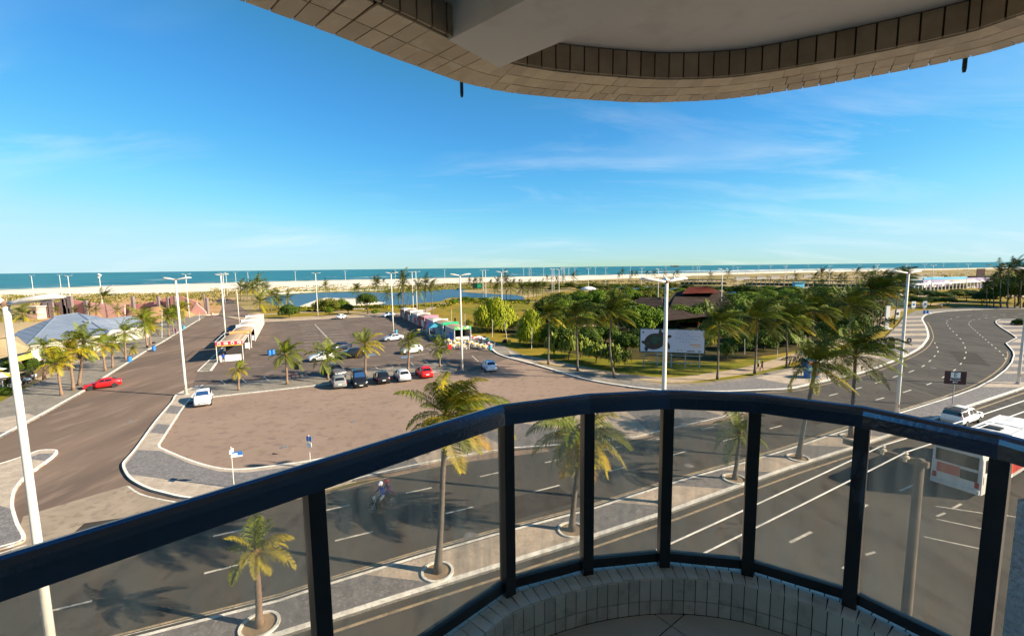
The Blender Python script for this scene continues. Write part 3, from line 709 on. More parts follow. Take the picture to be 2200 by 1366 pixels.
# edge beam overhead: tiled underside and inner face, plaster ceiling, diagonal beam
ro = G([(500, 0), (700, 72), (850, 130), (990, 180), (1050, 193), (1150, 207), (1280, 217), (1400, 221.5), (1550, 215), (1700, 195), (1900, 161), (2080, 125), (2200, 92)], ZT)
for p in ro: p.z = 0
ro = [ro[0] + (ro[0] - ro[2]).normalized() * 2.2] + ro + [V2(1.80, 1.35), V2(1.86, 1.0), V2(1.86, -2.0)]
ring = ro[:4] + smooth(ro[4:], 5)
MB().ribbon(ring, -0.012, -0.262, ZT + .006, ZC + .35).build('edge_beam_core', M['grout'], bld)
eb = MB().ribbon(ring, 0.0, -0.012, ZT + .012, ZC + .5).build('edge_beam', M['tile_beige'], bld)
rg = resample(ring, .01)
left = [p for p in rg if p.x < -0.03 and p.x > -1.1]
right = [p for p in rg if p.x >= -0.09 and p.y > 1.2]
for k in range(2): tile_row(left, -.002 - .122 * (k + 1), -.002 - .122 * k, ZT + .0025, ZT + .0095, .062, .0045, 'tile_beige', 'fascia_tile', eb, 'under')
for k in range(3): tile_row(right, -.002 - .083 * (k + 1), -.002 - .083 * k, ZT, ZT + .008, (.056, .058, .060)[k], .0045, 'tile_beige', 'fascia_tile', eb, 'under')
inner = [p for p in offset(rg, -.262) if p.y > 1.0 and p.x > -.9]
tile_row(inner, -.006, 0.002, ZT - .002, ZC - .002, .057, .006, 'tile_brown', 'riser_tile', eb, 'wall')
MB().prism(offset(ring, -.255) + [V2(-2.6, -2.4)], ZC, ZC + .3, True).build('ceiling', M['plaster'], bld)
bm = G([(964, 87), (1135, 0), (1072, 146), (1415, 0)], ZT - .004)
dl = (bm[1] - bm[0]).normalized(); dr = (bm[3] - bm[2]).normalized(); dd = (dl + dr).normalized()
MB().prism([bm[0] - dd * .0, bm[2], bm[2] + dd * 2.6, bm[0] + dd * 2.6], ZT - .004, ZC + .02, True).build('ceiling_beam', M['plaster'], bld)
for px, py in [(991, 181), (2081, 124)]:
    c = at(px, py, ZT)
    MB().lathe((c.x, c.y + .012, ZT - .045), [(.005, 0), (.007, .012), (.007, .07)], 10).build('drip_spout', M['black_metal'], bld)
# walls of the flat: right-hand stucco wall and the back wall behind the camera
MB().box((2.12, -1.2, EYE), (1.06, 4.9, 30)).build('side_wall', M['stucco'], bld)
wc = at(2186, 1300, EYE - .95)
MB().box((wc.x + .335, wc.y - .08, EYE - 1.33), (.34, .5, 1.2)).build('wall_return', M['stucco'], bld)
MB().box((5.7, .2, 16), (.5, 2.9, 32.4)).build('sun_block_fin', M['stucco'], bld)  # unseen fin, added only to keep direct sun off the balcony
MB().box((0, -2.6, EYE), (9, .3, 30)).build('back_wall', M['plaster'], bld)
MB().box((-3.6, -1.9, EYE), (3.2, 1.2, 30)).build('left_wall', M['stucco'], bld)
# railing
rail = thing('balcony_railing', 'black metal railing with dusty glass panes along the curved balcony parapet', 'railing', (POSTS[3].x, POSTS[3].y, ZP))
def rel(o):
    o.matrix_parent_inverse = Matrix.Translation(-Vector((POSTS[3].x, POSTS[3].y, ZP))); return o
RT = EYE - .548
prof = [(-.031, -.078), (-.031, -.030), (-.027, -.014), (-.014, -.003), (0, 0), (.014, -.003), (.027, -.014), (.031, -.030), (.031, -.078)]
hpath = [arc[1] + (arc[1] - arc[2]) * 1.5, POSTS[0], V2(-.05, 1.785)]
hp2 = hpath + POSTS[2:] + [V2(1.665, 1.08), V2(1.68, .6)]
def miter(pts):
    out = []
    for i, p in enumerate(pts):
        d0 = (pts[i] - pts[i - 1]).normalized() if i else (pts[1] - pts[0]).normalized()
        d1 = (pts[i + 1] - pts[i]).normalized() if i < len(pts) - 1 else d0
        n0 = Vector((-d0.y, d0.x, 0)); n1 = Vector((-d1.y, d1.x, 0)); m_ = (n0 + n1).normalized()
        out.append(m_ / max(.4, m_.dot(n0)))
    return out
# soften the kinks a little, the real rail is bent
soft = []
for i, p in enumerate(hp2):
    if 1 < i < len(hp2) - 1:
        soft += [p.lerp(hp2[i - 1], .12 / max(.12, (p - hp2[i - 1]).length) * .5), p, p.lerp(hp2[i + 1], .12 / max(.12, (p - hp2[i + 1]).length) * .5)]
    else: soft.append(p)
mi = miter(soft)
vs = []; fs = []; np_ = len(prof)
for p, n in zip(soft, mi):
    for o, z in prof: vs.append(p + n * o + Vector((0, 0, RT + z)))
for i in range(len(soft) - 1):
    for k in range(np_):
        a, b = i * np_ + k, i * np_ + (k + 1) % np_
        fs.append((a, a + np_, b + np_, b)); 
M['rail'] = mat('glossy_black_rail', (0.008, 0.010, 0.016), (0.016, 0.022, 0.034), 14, 0.17, spec=1.0, bump=.06, bscale=60)
M['rail'].node_tree.nodes['Principled BSDF'].inputs['IOR'].default_value = 1.85
M['rail'].node_tree.nodes['Principled BSDF'].inputs['Specular Tint'].default_value = (.50, .68, 1.0, 1)
hr = rel(MB().add(vs, fs).build('handrail', M['rail'], rail))
for i, p in enumerate(hp2[2:-2]):
    pass
for i, p in enumerate(POSTS):
    d = (POSTS[min(i + 1, 6)] - POSTS[max(i - 1, 0)]); rz = math.atan2(d.y, d.x)
    mbp = MB().box((p.x, p.y, (ZP + RT - .08) / 2), (.048, .048, RT - .08 - ZP - .004), rz)
    rel(mbp.build('post', M['worn_metal'] if i == 5 else M['black_metal'], rail))
    q = (POSTS[min(i + 1, 6)] if i < 6 else V2(1.66, 1.1))
    d = q - p; rz = math.atan2(d.y, d.x); L = d.length; c = (p + q) / 2; nn = Vector((-d.y, d.x, 0)).normalized() * .012
    if L > .05:
        rel(MB().box((c.x + nn.x, c.y + nn.y, ZP + .040), (L - .05, .03, .042), rz).build('bottom_rail', M['black_metal'], rail))
d = POSTS[0] - arc[1]
c = (POSTS[0] + arc[1]) / 2
rel(MB().box((c.x, c.y, ZP + .04), (d.length - .05, .03, .042), math.atan2(d.y, d.x)).build('bottom_rail', M['black_metal'], rail))
# dusty glass
gm = bpy.data.materials.new('dusty_glass'); gm.use_nodes = True
N_, L_ = gm.node_tree.nodes, gm.node_tree.links; N_.clear()
tr = N_.new('ShaderNodeBsdfTransparent'); tr.inputs[0].default_value = (0.94, 0.92, 0.89, 1)
gl = N_.new('ShaderNodeBsdfGlossy'); gl.inputs['Roughness'].default_value = 0.04
df = N_.new('ShaderNodeBsdfDiffuse'); df.inputs[0].default_value = (0.60, 0.52, 0.40, 1)
tl = N_.new('ShaderNodeBsdfTranslucent'); tl.inputs[0].default_value = (0.75, 0.63, 0.47, 1)
dmx = N_.new('ShaderNodeMixShader'); dmx.inputs[0].default_value = .72; L_.new(df.outputs[0], dmx.inputs[1]); L_.new(tl.outputs[0], dmx.inputs[2])
gg = N_.new('ShaderNodeNewGeometry'); mg = N_.new('ShaderNodeMapping'); mg.inputs['Scale'].default_value = (26, 26, 2.2); L_.new(gg.outputs['Position'], mg.inputs[0])
tn = N_.new('ShaderNodeTexNoise'); tn.inputs['Scale'].default_value = 1.0; tn.inputs['Detail'].default_value = 6; L_.new(mg.outputs[0], tn.inputs['Vector'])
tn2 = N_.new('ShaderNodeTexNoise'); tn2.inputs['Scale'].default_value = 3.2; tn2.inputs['Detail'].default_value = 3; L_.new(gg.outputs['Position'], tn2.inputs['Vector'])
mul = N_.new('ShaderNodeMath'); mul.operation = 'MULTIPLY'; L_.new(tn.outputs['Fac'], mul.inputs[0]); L_.new(tn2.outputs['Fac'], mul.inputs[1])
rm = N_.new('ShaderNodeMapRange'); rm.inputs['From Min'].default_value = .14; rm.inputs['From Max'].default_value = .42; rm.inputs['To Min'].default_value = .03; rm.inputs['To Max'].default_value = .32; L_.new(mul.outputs[0], rm.inputs['Value'])
m1 = N_.new('ShaderNodeMixShader'); L_.new(rm.outputs[0], m1.inputs[0]); L_.new(tr.outputs[0], m1.inputs[1]); L_.new(dmx.outputs[0], m1.inputs[2])
fr = N_.new('ShaderNodeFresnel'); fr.inputs['IOR'].default_value = 1.35
m2 = N_.new('ShaderNodeMixShader'); fb = N_.new('ShaderNodeMath'); fb.operation = 'SUBTRACT'; fb.inputs[0].default_value = 1.0; L_.new(gg.outputs['Backfacing'], fb.inputs[1])
ff = N_.new('ShaderNodeMath'); ff.operation = 'MULTIPLY'; L_.new(fr.outputs[0], ff.inputs[0]); L_.new(fb.outputs[0], ff.inputs[1])
L_.new(ff.outputs[0], m2.inputs[0]); L_.new(m1.outputs[0], m2.inputs[1]); L_.new(gl.outputs[0], m2.inputs[2])
oo = N_.new('ShaderNodeOutputMaterial'); L_.new(m2.outputs[0], oo.inputs[0])
gpts = [arc[1]] + POSTS + [V2(1.66, 1.1)]
for p, q in zip(gpts, gpts[1:]):
    d = (q - p).normalized(); nn = Vector((-d.y, d.x, 0)) * .012
    a = p + d * .026 + nn; b = q - d * .026 + nn
    rel(MB().panel(vz(a, ZP + .058), vz(b, ZP + .058), vz(b, RT - .08), vz(a, RT - .08), .004).build('glass_pane', gm, rail))
# ---------------------------------------------------------------- palms, trees and shrubs
M['frond_green'] = mat('green_palm_leaf', (0.095, 0.130, 0.010), (0.15, 0.165, 0.012), 3, 0.5, coords='obj', spec=.15, rnd=.25)
M['frond_lime'] = mat('yellow_green_palm_leaf', (0.27, 0.235, 0.012), (0.36, 0.27, 0.018), 3, 0.5, coords='obj', spec=.15, rnd=.2)
M['frond_gold'] = mat('golden_palm_leaf', (0.52, 0.27, 0.012), (0.42, 0.25, 0.016), 3, 0.55, coords='obj', spec=.15, rnd=.2)
M['frond_dark'] = mat('dark_palm_leaf', (0.050, 0.064, 0.009), (0.095, 0.098, 0.013), 3, 0.5, coords='obj', spec=.12, rnd=.3)
M['frond_dry'] = mat('dry_palm_leaf', (0.20, 0.11, 0.035), (0.14, 0.085, 0.035), 3, 0.8, coords='obj', rnd=.25)
M['trunk_warm'] = mat('warm_brown_palm_trunk', (0.30, 0.20, 0.14), (0.20, 0.13, 0.09), 5, 0.9, coords='obj', c3=(0.12, 0.085, 0.06), scale3=9, stretch=(1, 1, 3.5), bump=.6, bscale=12)  # warm brown bark, the redder of the two trunk colours
M['trunk_grey'] = mat('grey_palm_trunk', (0.20, 0.165, 0.135), (0.13, 0.105, 0.085), 5, 0.9, coords='obj', c3=(0.075, 0.06, 0.05), scale3=9, stretch=(1, 1, 3.5), bump=.6, bscale=12)
M['bark'] = mat('tree_bark', (0.13, 0.095, 0.065), (0.085, 0.06, 0.04), 6, 0.95, coords='obj', stretch=(1, 1, .4))
def leaf_mat(name, a, b, c=None): return mat(name, a, b, 0.9, 0.55, coords='obj', c3=c, scale3=2.2, rnd=.22, spec=.08)
M['leaf_mid'] = leaf_mat('mid_green_leaf', (0.070, 0.122, 0.009), (0.11, 0.165, 0.011), (0.16, 0.21, 0.015))
M['leaf_dark'] = leaf_mat('dark_green_leaf', (0.036, 0.064, 0.009), (0.058, 0.090, 0.010), (0.09, 0.12, 0.012))
M['leaf_olive'] = leaf_mat('olive_leaf', (0.080, 0.095, 0.013), (0.13, 0.13, 0.015), (0.06, 0.072, 0.012))
M['leaf_lime'] = leaf_mat('lime_leaf', (0.22, 0.27, 0.012), (0.34, 0.35, 0.018), (0.10, 0.15, 0.01))
WIND = Vector((0.95, -0.30, 0)).normalized()
def frond_mesh(name, az, el, L, wind, grav, nleaf, m, fine=True, lw=1.0, seed=0):
    rg = random.Random(seed)
    d = Vector((math.cos(az) * math.cos(el), math.sin(az) * math.cos(el), math.sin(el)))
    p = Vector((0, 0, 0)); pts = [p.copy()]; dirs = [d.copy()]
    n = 9 if fine else 6; ds = L / n
    for i in range(n):
        t = (i + 1) / n
        d = (d + (WIND * wind * (0.4 + t) + Vector((0, 0, -grav * (0.35 + 1.3 * t)))) * (1.0 / n)).normalized()
        p = p + d * ds; pts.append(p.copy()); dirs.append(d.copy())
    mb = MB()
    mb.tube(pts, [max(.006, .030 * L / 3 * (1 - .85 * i / n)) for i in range(n + 1)], 3 if not fine else 4, False)
    for i in range(nleaf):
        t = 0.16 + 0.84 * (i + .5) / nleaf
        f = t * n; k = min(int(f), n - 1); q = pts[k].lerp(pts[k + 1], f - k); dd = dirs[k]
        side = dd.cross(Vector((0, 0, 1)))
        if side.length < .1: side = Vector((-math.sin(az), math.cos(az), 0))
        side.normalize(); up = side.cross(dd).normalized()
        ll = L * (.29 * math.sin(math.pi * min(1, .12 + t * .86)) + .05) * rg.uniform(.85, 1.12)
        w = lw * L * .0105 * (36 / nleaf) ** .7
        for sgn in (-1, 1):
            ang = R(rg.uniform(38, 58) + 12 * (1 - t))
            v = (dd * math.cos(ang) + side * sgn * math.sin(ang) + up * rg.uniform(.10, .3)).normalized()
            a = q; b = q + v * ll * .5
            v2 = (v + WIND * wind * .55 + Vector((0, 0, -.55 - .9 * grav * .5))).normalized()
            c = b + v2 * ll * .5
            x = dd * w
            if fine: mb.add([a - x * .6, a + x * .6, b + x, b - x, c], [(0, 1, 2, 3), (3, 2, 4)])
            else: mb.add([a - x, a + x, c], [(0, 1, 2)])
    return mb.mesh(name, m)
def crown_set(tag_, nf, wind, mats, fine, seed, L=3.0, nleaf=36, e0=82, e1=118):
    """Fronds (mesh, yaw, tilt) of one crown, about 3 m long, at unit scale; wind-swept to leeward."""
    rg = random.Random(seed); out = []
    for i in range(nf):
        az = 2.399963 * i + rg.uniform(-.25, .25)
        u = i / (nf - 1)                       # young upright fronds first, old hanging ones last
        el = R(e0 - e1 * u + rg.uniform(-8, 8))
        lee = math.cos(az - math.atan2(WIND.y, WIND.x))
        lk = 1.0
        if wind > .7 and lee < -.2: el += R(16); lk = .88
        m = mats[0] if u < .62 else (mats[1] if u < .82 else mats[2])
        if rg.random() < .34: m = mats[1]
        out.append(frond_mesh('frond', az, el, lk * L * rg.uniform(.85, 1.12) * (1 - .12 * u), wind * rg.uniform(.75, 1.25), rg.uniform(.85, 1.45), nleaf, m, fine, seed=seed * 100 + i))
    return out
FG, FL, FO, FD, FB = (M[k] for k in ('frond_green', 'frond_lime', 'frond_gold', 'frond_dark', 'frond_dry'))
CROWNS = {
    'near': [crown_set('n', 40, .85, (FG, FL, FO), True, 1, nleaf=64)],
    'droop': [crown_set('d', 38, .3, (FG, FL, FO), True, 2, nleaf=60, e0=48, e1=92)],
    'gold': [crown_set('g', 21, .5, (FG, FL, FO), True, s, nleaf=34) for s in (4, 5)],
    'green': [crown_set('e', 23, .6, (FG, FG, FL), True, s, nleaf=34) for s in (6, 7)],
    'park': [crown_set('p', 36, .95, (FG, FD, FL), True, s, nleaf=42) for s in (8, 9, 10)],
}
def joined(meshes, name):
    mb = MB(); mats = []
    for me in meshes:
        m = me.materials[0]
        if m not in mats: mats.append(m)
        mb.k = mats.index(m)
        mb.add([v.co for v in me.vertices], [tuple(p.vertices) for p in me.polygons])
    return mb.mesh(name, mats)
FAR = [joined(crown_set('f', 19, w, (FD, FD, FG), False, s, nleaf=17), 'crown') for s, w in ((11, .7), (12, .9), (13, .6))]
FAR_OL = [joined(crown_set('f', 19, w, (FD, FG, FL), False, s, nleaf=17), 'crown') for s, w in ((14, .6), (15, .8))]
M['palm_well'] = mat('dusty_soil', (0.36, 0.26, 0.16), (0.27, 0.19, 0.12), 2, .95)
def palm(base, top, rad, style, label, group, k=0, well=False, trunk='trunk_warm', bow=0.0, r0=None, cat='palm tree', yaw=None):
    """base, top: 3-D points of trunk foot and crown heart; rad: crown radius in metres."""
    t = thing('palm_tree', label, cat, base, 0, group)
    d = top - base; Hh = d.length
    r0 = r0 or max(.11, .018 * Hh + .07)
    pts = []; n = 9; wob = random.uniform(0, 6)
    for i in range(n + 1):
        s = i / n
        pts.append(d * s + Vector((bow * math.sin(math.pi * s) + .02 * Hh * math.sin(s * 5 + wob) * s * (1 - s), 0, 0)))
    MBt = MB().tube(pts, [r0 * (1.55 if i == 0 else 1.2 if i == 1 else 1.0 - .28 * i / n) for i in range(n + 1)], 8)
    for i in range(1, n):      # old leaf scars: slightly proud rings
        q = pts[i]; rr = r0 * (1.1 - .28 * i / n)
        MBt.tube([q - Vector((0, 0, .03)), q + Vector((0, 0, .03))], rr * 1.06, 8, False)
    MBt.build('trunk', M[trunk], t, True)
    sc_ = rad / 2.9
    yaw = random.uniform(-.35, .35) if yaw is None else yaw
    hub = MB().lathe((0, 0, -.28 * sc_), [(r0 * .75, 0), (r0 * 1.5, .2 * sc_), (r0 * 1.3, .42 * sc_), (r0 * .4, .62 * sc_)], 7).build('crown_heart', M['frond_dry'], t)
    hub.location = d
    if style in ('far', 'farol'):
        c = link('crown', (FAR if style == 'far' else FAR_OL)[k % (3 if style == 'far' else 2)], t)
        c.location = d; c.rotation_euler = (random.uniform(-.12, .12), random.uniform(-.12, .12), yaw); c.scale = (sc_ * random.uniform(.85, 1.15), sc_ * random.uniform(.85, 1.15), sc_ * random.uniform(.9, 1.15))
    else:
        cs = CROWNS[style][k % len(CROWNS[style])]
        for me in cs:
            
            if random.random() < .10: continue
            k_ = sc_ * random.uniform(.82, 1.14)
            f = link('frond', me, t); f.location = d; f.rotation_euler = (random.uniform(-.10, .10), random.uniform(-.10, .10), yaw + random.uniform(-.22, .22)); f.scale = (k_, k_, k_ * random.uniform(.88, 1.12))
    if well:
        w = MB()
        ring = [base + Vector((math.cos(a) * .72, math.sin(a) * .72, 0)) for a in [6.28319 * i / 28 for i in range(29)]]
        for q in ring: q.z = 0
        o = MB().ribbon(ring, .06, -.06, .2, .31).build('tree_well', M['kerb'])
        o.name = 'tree_well'; o.parent = t; o.matrix_parent_inverse = Matrix.Translation(-base)
        o = MB().prism(ring[:-1], .22, .245).build('well_soil', M['palm_well'], t); o.matrix_parent_inverse = Matrix.Translation(-base)
    return t
def palm_px(b, c, rpx, style, label, group=None, z=.2, **kw):
    B = at(*b, z); T = at_y(*c, B.y)
    return palm(B, T, rpx * B.y / FPX * 1.0, style, label, group, **kw)
GM = 'palms along the avenue median'
palm_px((558, 1345), (550, 1186), 88, 'gold', 'small golden-green palm in white-ringed bed nearest the balcony', GM, k=1, well=True, r0=.14, trunk='trunk_warm', yaw=.5)
palm_px((940, 1230), (960, 893), 138, 'near', 'tall wind-blown palm standing behind the bend of the handrail', GM, k=0, well=True, trunk='trunk_grey', r0=.15, yaw=0)
palm_px((1228, 1140), (1248, 935), 122, 'droop', 'palm with drooping golden fronds behind the glass at the rail curve', GM, k=1, well=True, trunk='trunk_grey', r0=.15, yaw=.2)
palm_px((1578, 1030), (1590, 930), 74, 'green', 'low young palm seen through glass, in white-ringed bed', GM, k=1, well=True, trunk='trunk_grey', r0=.14)
palm_px((1715, 985), (1752, 785), 94, 'park', 'leaning windswept palm with dark fronds above the handrail, left of its twin', GM, k=0, well=True, trunk='trunk_grey', r0=.16, yaw=.1)
palm_px((1828, 940), (1838, 762), 92, 'park', 'upright windswept dark palm left of the tall lamp post', GM, k=1, well=True, trunk='trunk_grey', r0=.16, yaw=-.15)
GL = 'palms along the side street'
for b, c, r, st, lab, kk in [
    ((133, 850), (122, 782), 38, 'gold', 'leaning short palm nearest the white lamp post on left pavement', 0),
    ((158, 838), (150, 752), 48, 'gold', 'golden palm with thick foot behind the red car', 1),
    ((170, 828), (180, 735), 46, 'green', 'tall leaning palm at the nose of the red car', 0),
    ((227, 797), (219, 742), 36, 'gold', 'slim golden palm in front of the blue roof corner', 0),
    ((242, 790), (240, 738), 34, 'green', 'slim green palm beside the golden one on left pavement', 1),
    ((270, 773), (268, 716), 34, 'green', 'dark palm beside the small sapling and blue barrel', 0),
    ((317, 747), (309, 690), 40, 'green', 'full green palm before the white gable', 1),
    ((324, 741), (321, 702), 28, 'gold', 'orange-leaved palm tucked behind the full green one', 1),
    ((363, 722), (360, 680), 26, 'green', 'palm beside the thin post on left pavement', 0),
    ((372, 712), (370, 676), 24, 'green', 'middle palm of the cluster by the tall lamp post', 1),
    ((383, 703), (379, 672), 24, 'green', 'third palm of the cluster left of the tall lamp post', 0),
    ((395, 694), (393, 661), 20, 'gold', 'small palm just behind the tall lamp post', 0),
    ((95, 815), (95, 746), 36, 'green', 'dark palm between the straw roof and the golden palms', 1)]:
    palm_px(b, c, r, st, lab, GL, k=kk, trunk='trunk_warm')
palm_px((285, 770), (285, 753), 14, 'gold', 'tiny palm sapling beside the blue barrel', GL, k=1, r0=.06)
palm_px((53, 740), (50, 676), 40, 'farol', 'single palm rising in front of the blue roof', 'palms around the restaurants', k=0)
palm_px((232, 690), (224, 640), 34, 'farol', 'large shaggy palm in front of the pink walls', 'palms around the restaurants', k=1, yaw=1.2)
for x, y, c, r, l in [(120, 690, 668, 16, 'low palm behind the left end of the blue roof'), (192, 690, 664, 17, 'low palm right of the blue roof ridge'), (206, 692, 668, 16, 'bushy low palm behind the blue roof wing'), (160, 688, 668, 14, 'low palm at the peak of the blue roof'), (252, 690, 668, 18, 'low palm left of the white gable'), (10, 700, 676, 26, 'palm at the picture edge behind the lamp arm')]:
    palm_px((x, y), (x, c), r, 'farol', l, 'palms around the restaurants', k=x)
GS = 'palms on the parking strip'
for b, c, r, st, lab, kk in [
    ((513, 838), (512, 795), 28, 'gold', 'short golden palm at the left end of the parking strip', 0),
    ((617, 825), (614, 763), 46, 'green', 'palm beside the parked bicycles', 0),
    ((705, 815), (704, 765), 46, 'green', 'palm beside the rear of the white hatchback', 1),
    ((785, 806), (785, 742), 40, 'gold', 'golden palm behind the small black van', 1),
    ((877, 798), (879, 735), 36, 'green', 'dark palm in front of the white car with side window', 0),
    ((945, 787), (945, 748), 32, 'green', 'dark palm left of the white street lamp, by the tables', 1)]:
    palm_px(b, c, r, st, lab, GS, k=kk, trunk='trunk_warm', yaw=kk * .9)
GP = 'palms along the park pavement'
for b, c, r, lab, kk, bow in [
    ((1178, 783), (1179, 676), 40, 'thin palm left of the lime bushes at the kerb', 0, 0),
    ((1241, 797), (1238, 680), 44, 'second thin palm along the curving kerb', 1, 0),
    ((1320, 812), (1316, 675), 54, 'crooked thin palm left of the turtle billboard', 2, -.45),
    ((1541, 815), (1546, 697), 54, 'palm just right of the turtle billboard', 0, 0),
    ((1621, 803), (1626, 688), 60, 'palm next to the two walkers', 1, .1),
    ((1690, 790), (1692, 690), 58, 'palm on the grass between the walkers and blue kiosks', 2, 0),
    ((1745, 772), (1748, 668), 58, 'palm behind the leaning twin palms', 0, 0),
    ((1823, 740), (1828, 656), 50, 'tall palm behind the right-hand twin', 1, 0),
    ((1877, 710), (1872, 628), 46, 'tall palm left of the white totem', 2, 0),
    ((1888, 710), (1900, 622), 40, 'leaning palm touching the white totem', 0, 0),
    ((1921, 697), (1932, 610), 36, 'palm by the green road sign', 1, 0)]:
    palm_px(b, c, r * 1.18, 'park', lab, GP, k=kk, trunk='trunk_grey', bow=bow, r0=.13, yaw=kk * .12)
# palms scattered behind, told apart only by place: shared labels
rg = random.Random(5)
def far_group(pts, style, label, group):
    for i, (x, y, c, r) in enumerate(pts): palm_px((x, y), (x + rg.uniform(-2, 2), c), r * 1.4, style, label, group, k=i, z=0, trunk='trunk_grey', r0=.14)
far_group([(516, 646, 618, 15), (524, 648, 620, 15), (531, 650, 619, 16), (541, 646, 615, 17), (552, 645, 610, 19), (562, 646, 616, 16), (546, 652, 622, 15), (572, 640, 620, 13)], 'farol', 'palm in the tight clump at the left end of the lagoon', 'palm clump left of the lagoon')
far_group([(557, 680, 650, 21), (583, 669, 636, 17), (594, 667, 645, 16), (600, 668, 648, 14), (618, 665, 642, 16)], 'farol', 'palm on the near lagoon bank behind the stalls', 'palms on the near bank')
far_group([(700, 641, 615, 15), (766, 660, 622, 16), (806, 641, 606, 14), (812, 643, 612, 15), (825, 620, 604, 7)], 'far', 'palm on the sand spit side of the lagoon', 'palms at the sand spit')
far_group([(834, 658, 632, 15), (855, 660, 637, 13), (864, 662, 602, 20), (868, 664, 612, 18), (876, 660, 625, 15), (900, 672, 620, 19), (914, 680, 612, 20), (929, 682, 618, 21)], 'far', 'windswept palm in the row between stalls and lagoon', 'palm row before the lagoon')
far_group([(1010, 620, 605, 8), (1016, 620, 606, 8), (1024, 620, 604, 8), (1034, 621, 603, 9), (1052, 620, 607, 8), (1068, 630, 607, 12), (1088, 645, 605, 17), (1062, 643, 622, 15), (1097, 646, 618, 16), (1103, 614, 605, 7), (1117, 615, 604, 7), (1121, 644, 620, 16), (1134, 645, 617, 15), (1145, 647, 620, 15), (1152, 648, 618, 14), (1166, 645, 616, 15)], 'far', 'dark palm among the lamp posts beyond the lagoon', 'palms beyond the lagoon')
far_group([(1176, 608, 598, 7), (1186, 609, 599, 7), (1198, 612, 600, 8), (1212, 612, 598, 9), (1232, 612, 594, 12), (1329, 606, 592, 6), (1339, 606, 585, 8), (1353, 605, 596, 5), (1358, 600, 588, 7), (1367, 600, 588, 7), (1388, 600, 587, 7), (1405, 603, 588, 8), (1430, 600, 588, 7), (1447, 600, 590, 6), (1455, 599, 587, 7), (1529, 606, 592, 8), (1562, 606, 588, 9)], 'far', 'tiny palm on the dune strip near the beach', 'palms on the dunes')
far_group([(1712, 609, 594, 9), (1750, 612, 594, 12), (1763, 612, 588, 13), (1785, 614, 592, 12), (1840, 613, 585, 13), (1858, 618, 596, 12), (1878, 622, 592, 14), (1900, 628, 590, 14), (1945, 630, 584, 14), (1815, 616, 600, 11), (1800, 616, 597, 11)], 'far', 'windswept dark palm along the far car park', 'palms by the far car park')
far_group([(2150, 662, 585, 22), (2165, 664, 578, 24), (2180, 662, 576, 24), (2192, 664, 590, 22), (2135, 660, 598, 18), (2205, 664, 596, 22), (2120, 661, 612, 14)], 'far', 'palm in the tall dark clump at the right edge', 'palm clump at the right edge')

# ---- broad-leaved trees
def crown_mesh(name, lobes, n, leaf, m, seed, droop=0.0, strap=False):
    rg = random.Random(seed); mb = MB()
    vol = [l[3] * l[3] * l[4] for l in lobes]; tot = sum(vol)
    for l, v in zip(lobes, vol):
        cx, cy, cz, rx, rz = l
        for i in range(int(n * v / tot)):
            while True:
                d = Vector((rg.gauss(0, 1), rg.gauss(0, 1), rg.gauss(0, 1)))
                if d.length > .01: break
            d.normalize()
            if d.z < -.55: d.z *= -.4
            r = 1.0 - .42 * rg.random() ** 2
            if rg.random() < .12: r *= 1.10
            p = Vector((cx + d.x * rx * r, cy + d.y * rx * r, cz + d.z * rz * r))
            nrm = (d + Vector((rg.uniform(-.7, .7), rg.uniform(-.7, .7), rg.uniform(-.3, .7)))).normalized()
            u = nrm.cross(Vector((rg.uniform(-1, 1), rg.uniform(-1, 1), rg.uniform(-1, 1)))).normalized(); w = nrm.cross(u)
            s = leaf * rg.uniform(.6, 1.35)
            if strap:
                o = Vector((d.x, d.y, .2)).normalized(); sd = o.cross(Vector((0, 0, 1))).normalized() * s * .16
                q = p + o * s * .5 + Vector((0, 0, s * .12)); e = q + o * s * .3 - Vector((0, 0, s * .9))
                mb.add([p - sd, p + sd, q + sd, q - sd, e], [(0, 1, 2, 3), (3, 2, 4)])
            else:
                mb.add([p - u * s * .5, p + w * s * .32, p + u * s * .5, p - w * s * .32], [(0, 1, 2, 3)])
    return mb.mesh(name, m)
def lobes_of(seed, n=7, flat=.62):
    rg = random.Random(seed); out = [(0, 0, .55, .62, .45 * flat / .62)]
    for i in range(n):
        a = 6.283 * i / n + rg.uniform(-.4, .4); r = rg.uniform(.42, .66)
        out.append((math.cos(a) * r, math.sin(a) * r, rg.uniform(.28, .72), rg.uniform(.28, .46), rg.uniform(.2, .34)))
    return out
TREE = {}
for nm in ('leaf_mid', 'leaf_dark', 'leaf_olive'):
    TREE[nm] = [crown_mesh('crown', lobes_of(s, 8), 7000, .078, M[nm], s) for s in (21, 22, 23)]
def dome_lobes(seed):
    rg = random.Random(seed); out = [(0, 0, .42, .74, .56)]
    for i in range(12):
        a = 6.283 * i / 12 + rg.uniform(-.3, .3); r = rg.uniform(.50, .72)
        out.append((math.cos(a) * r, math.sin(a) * r, rg.uniform(.22, .55), rg.uniform(.26, .36), rg.uniform(.22, .34)))
    return out
TREE['leaf_lime'] = [crown_mesh('crown', dome_lobes(s), 6500, .115, M['leaf_lime'], s, strap=True) for s in (31, 32)]
TREE['pandan'] = [crown_mesh('crown', lobes_of(33, 5), 700, .42, M['frond_green'], 33, strap=True)]
trunk_me = {}
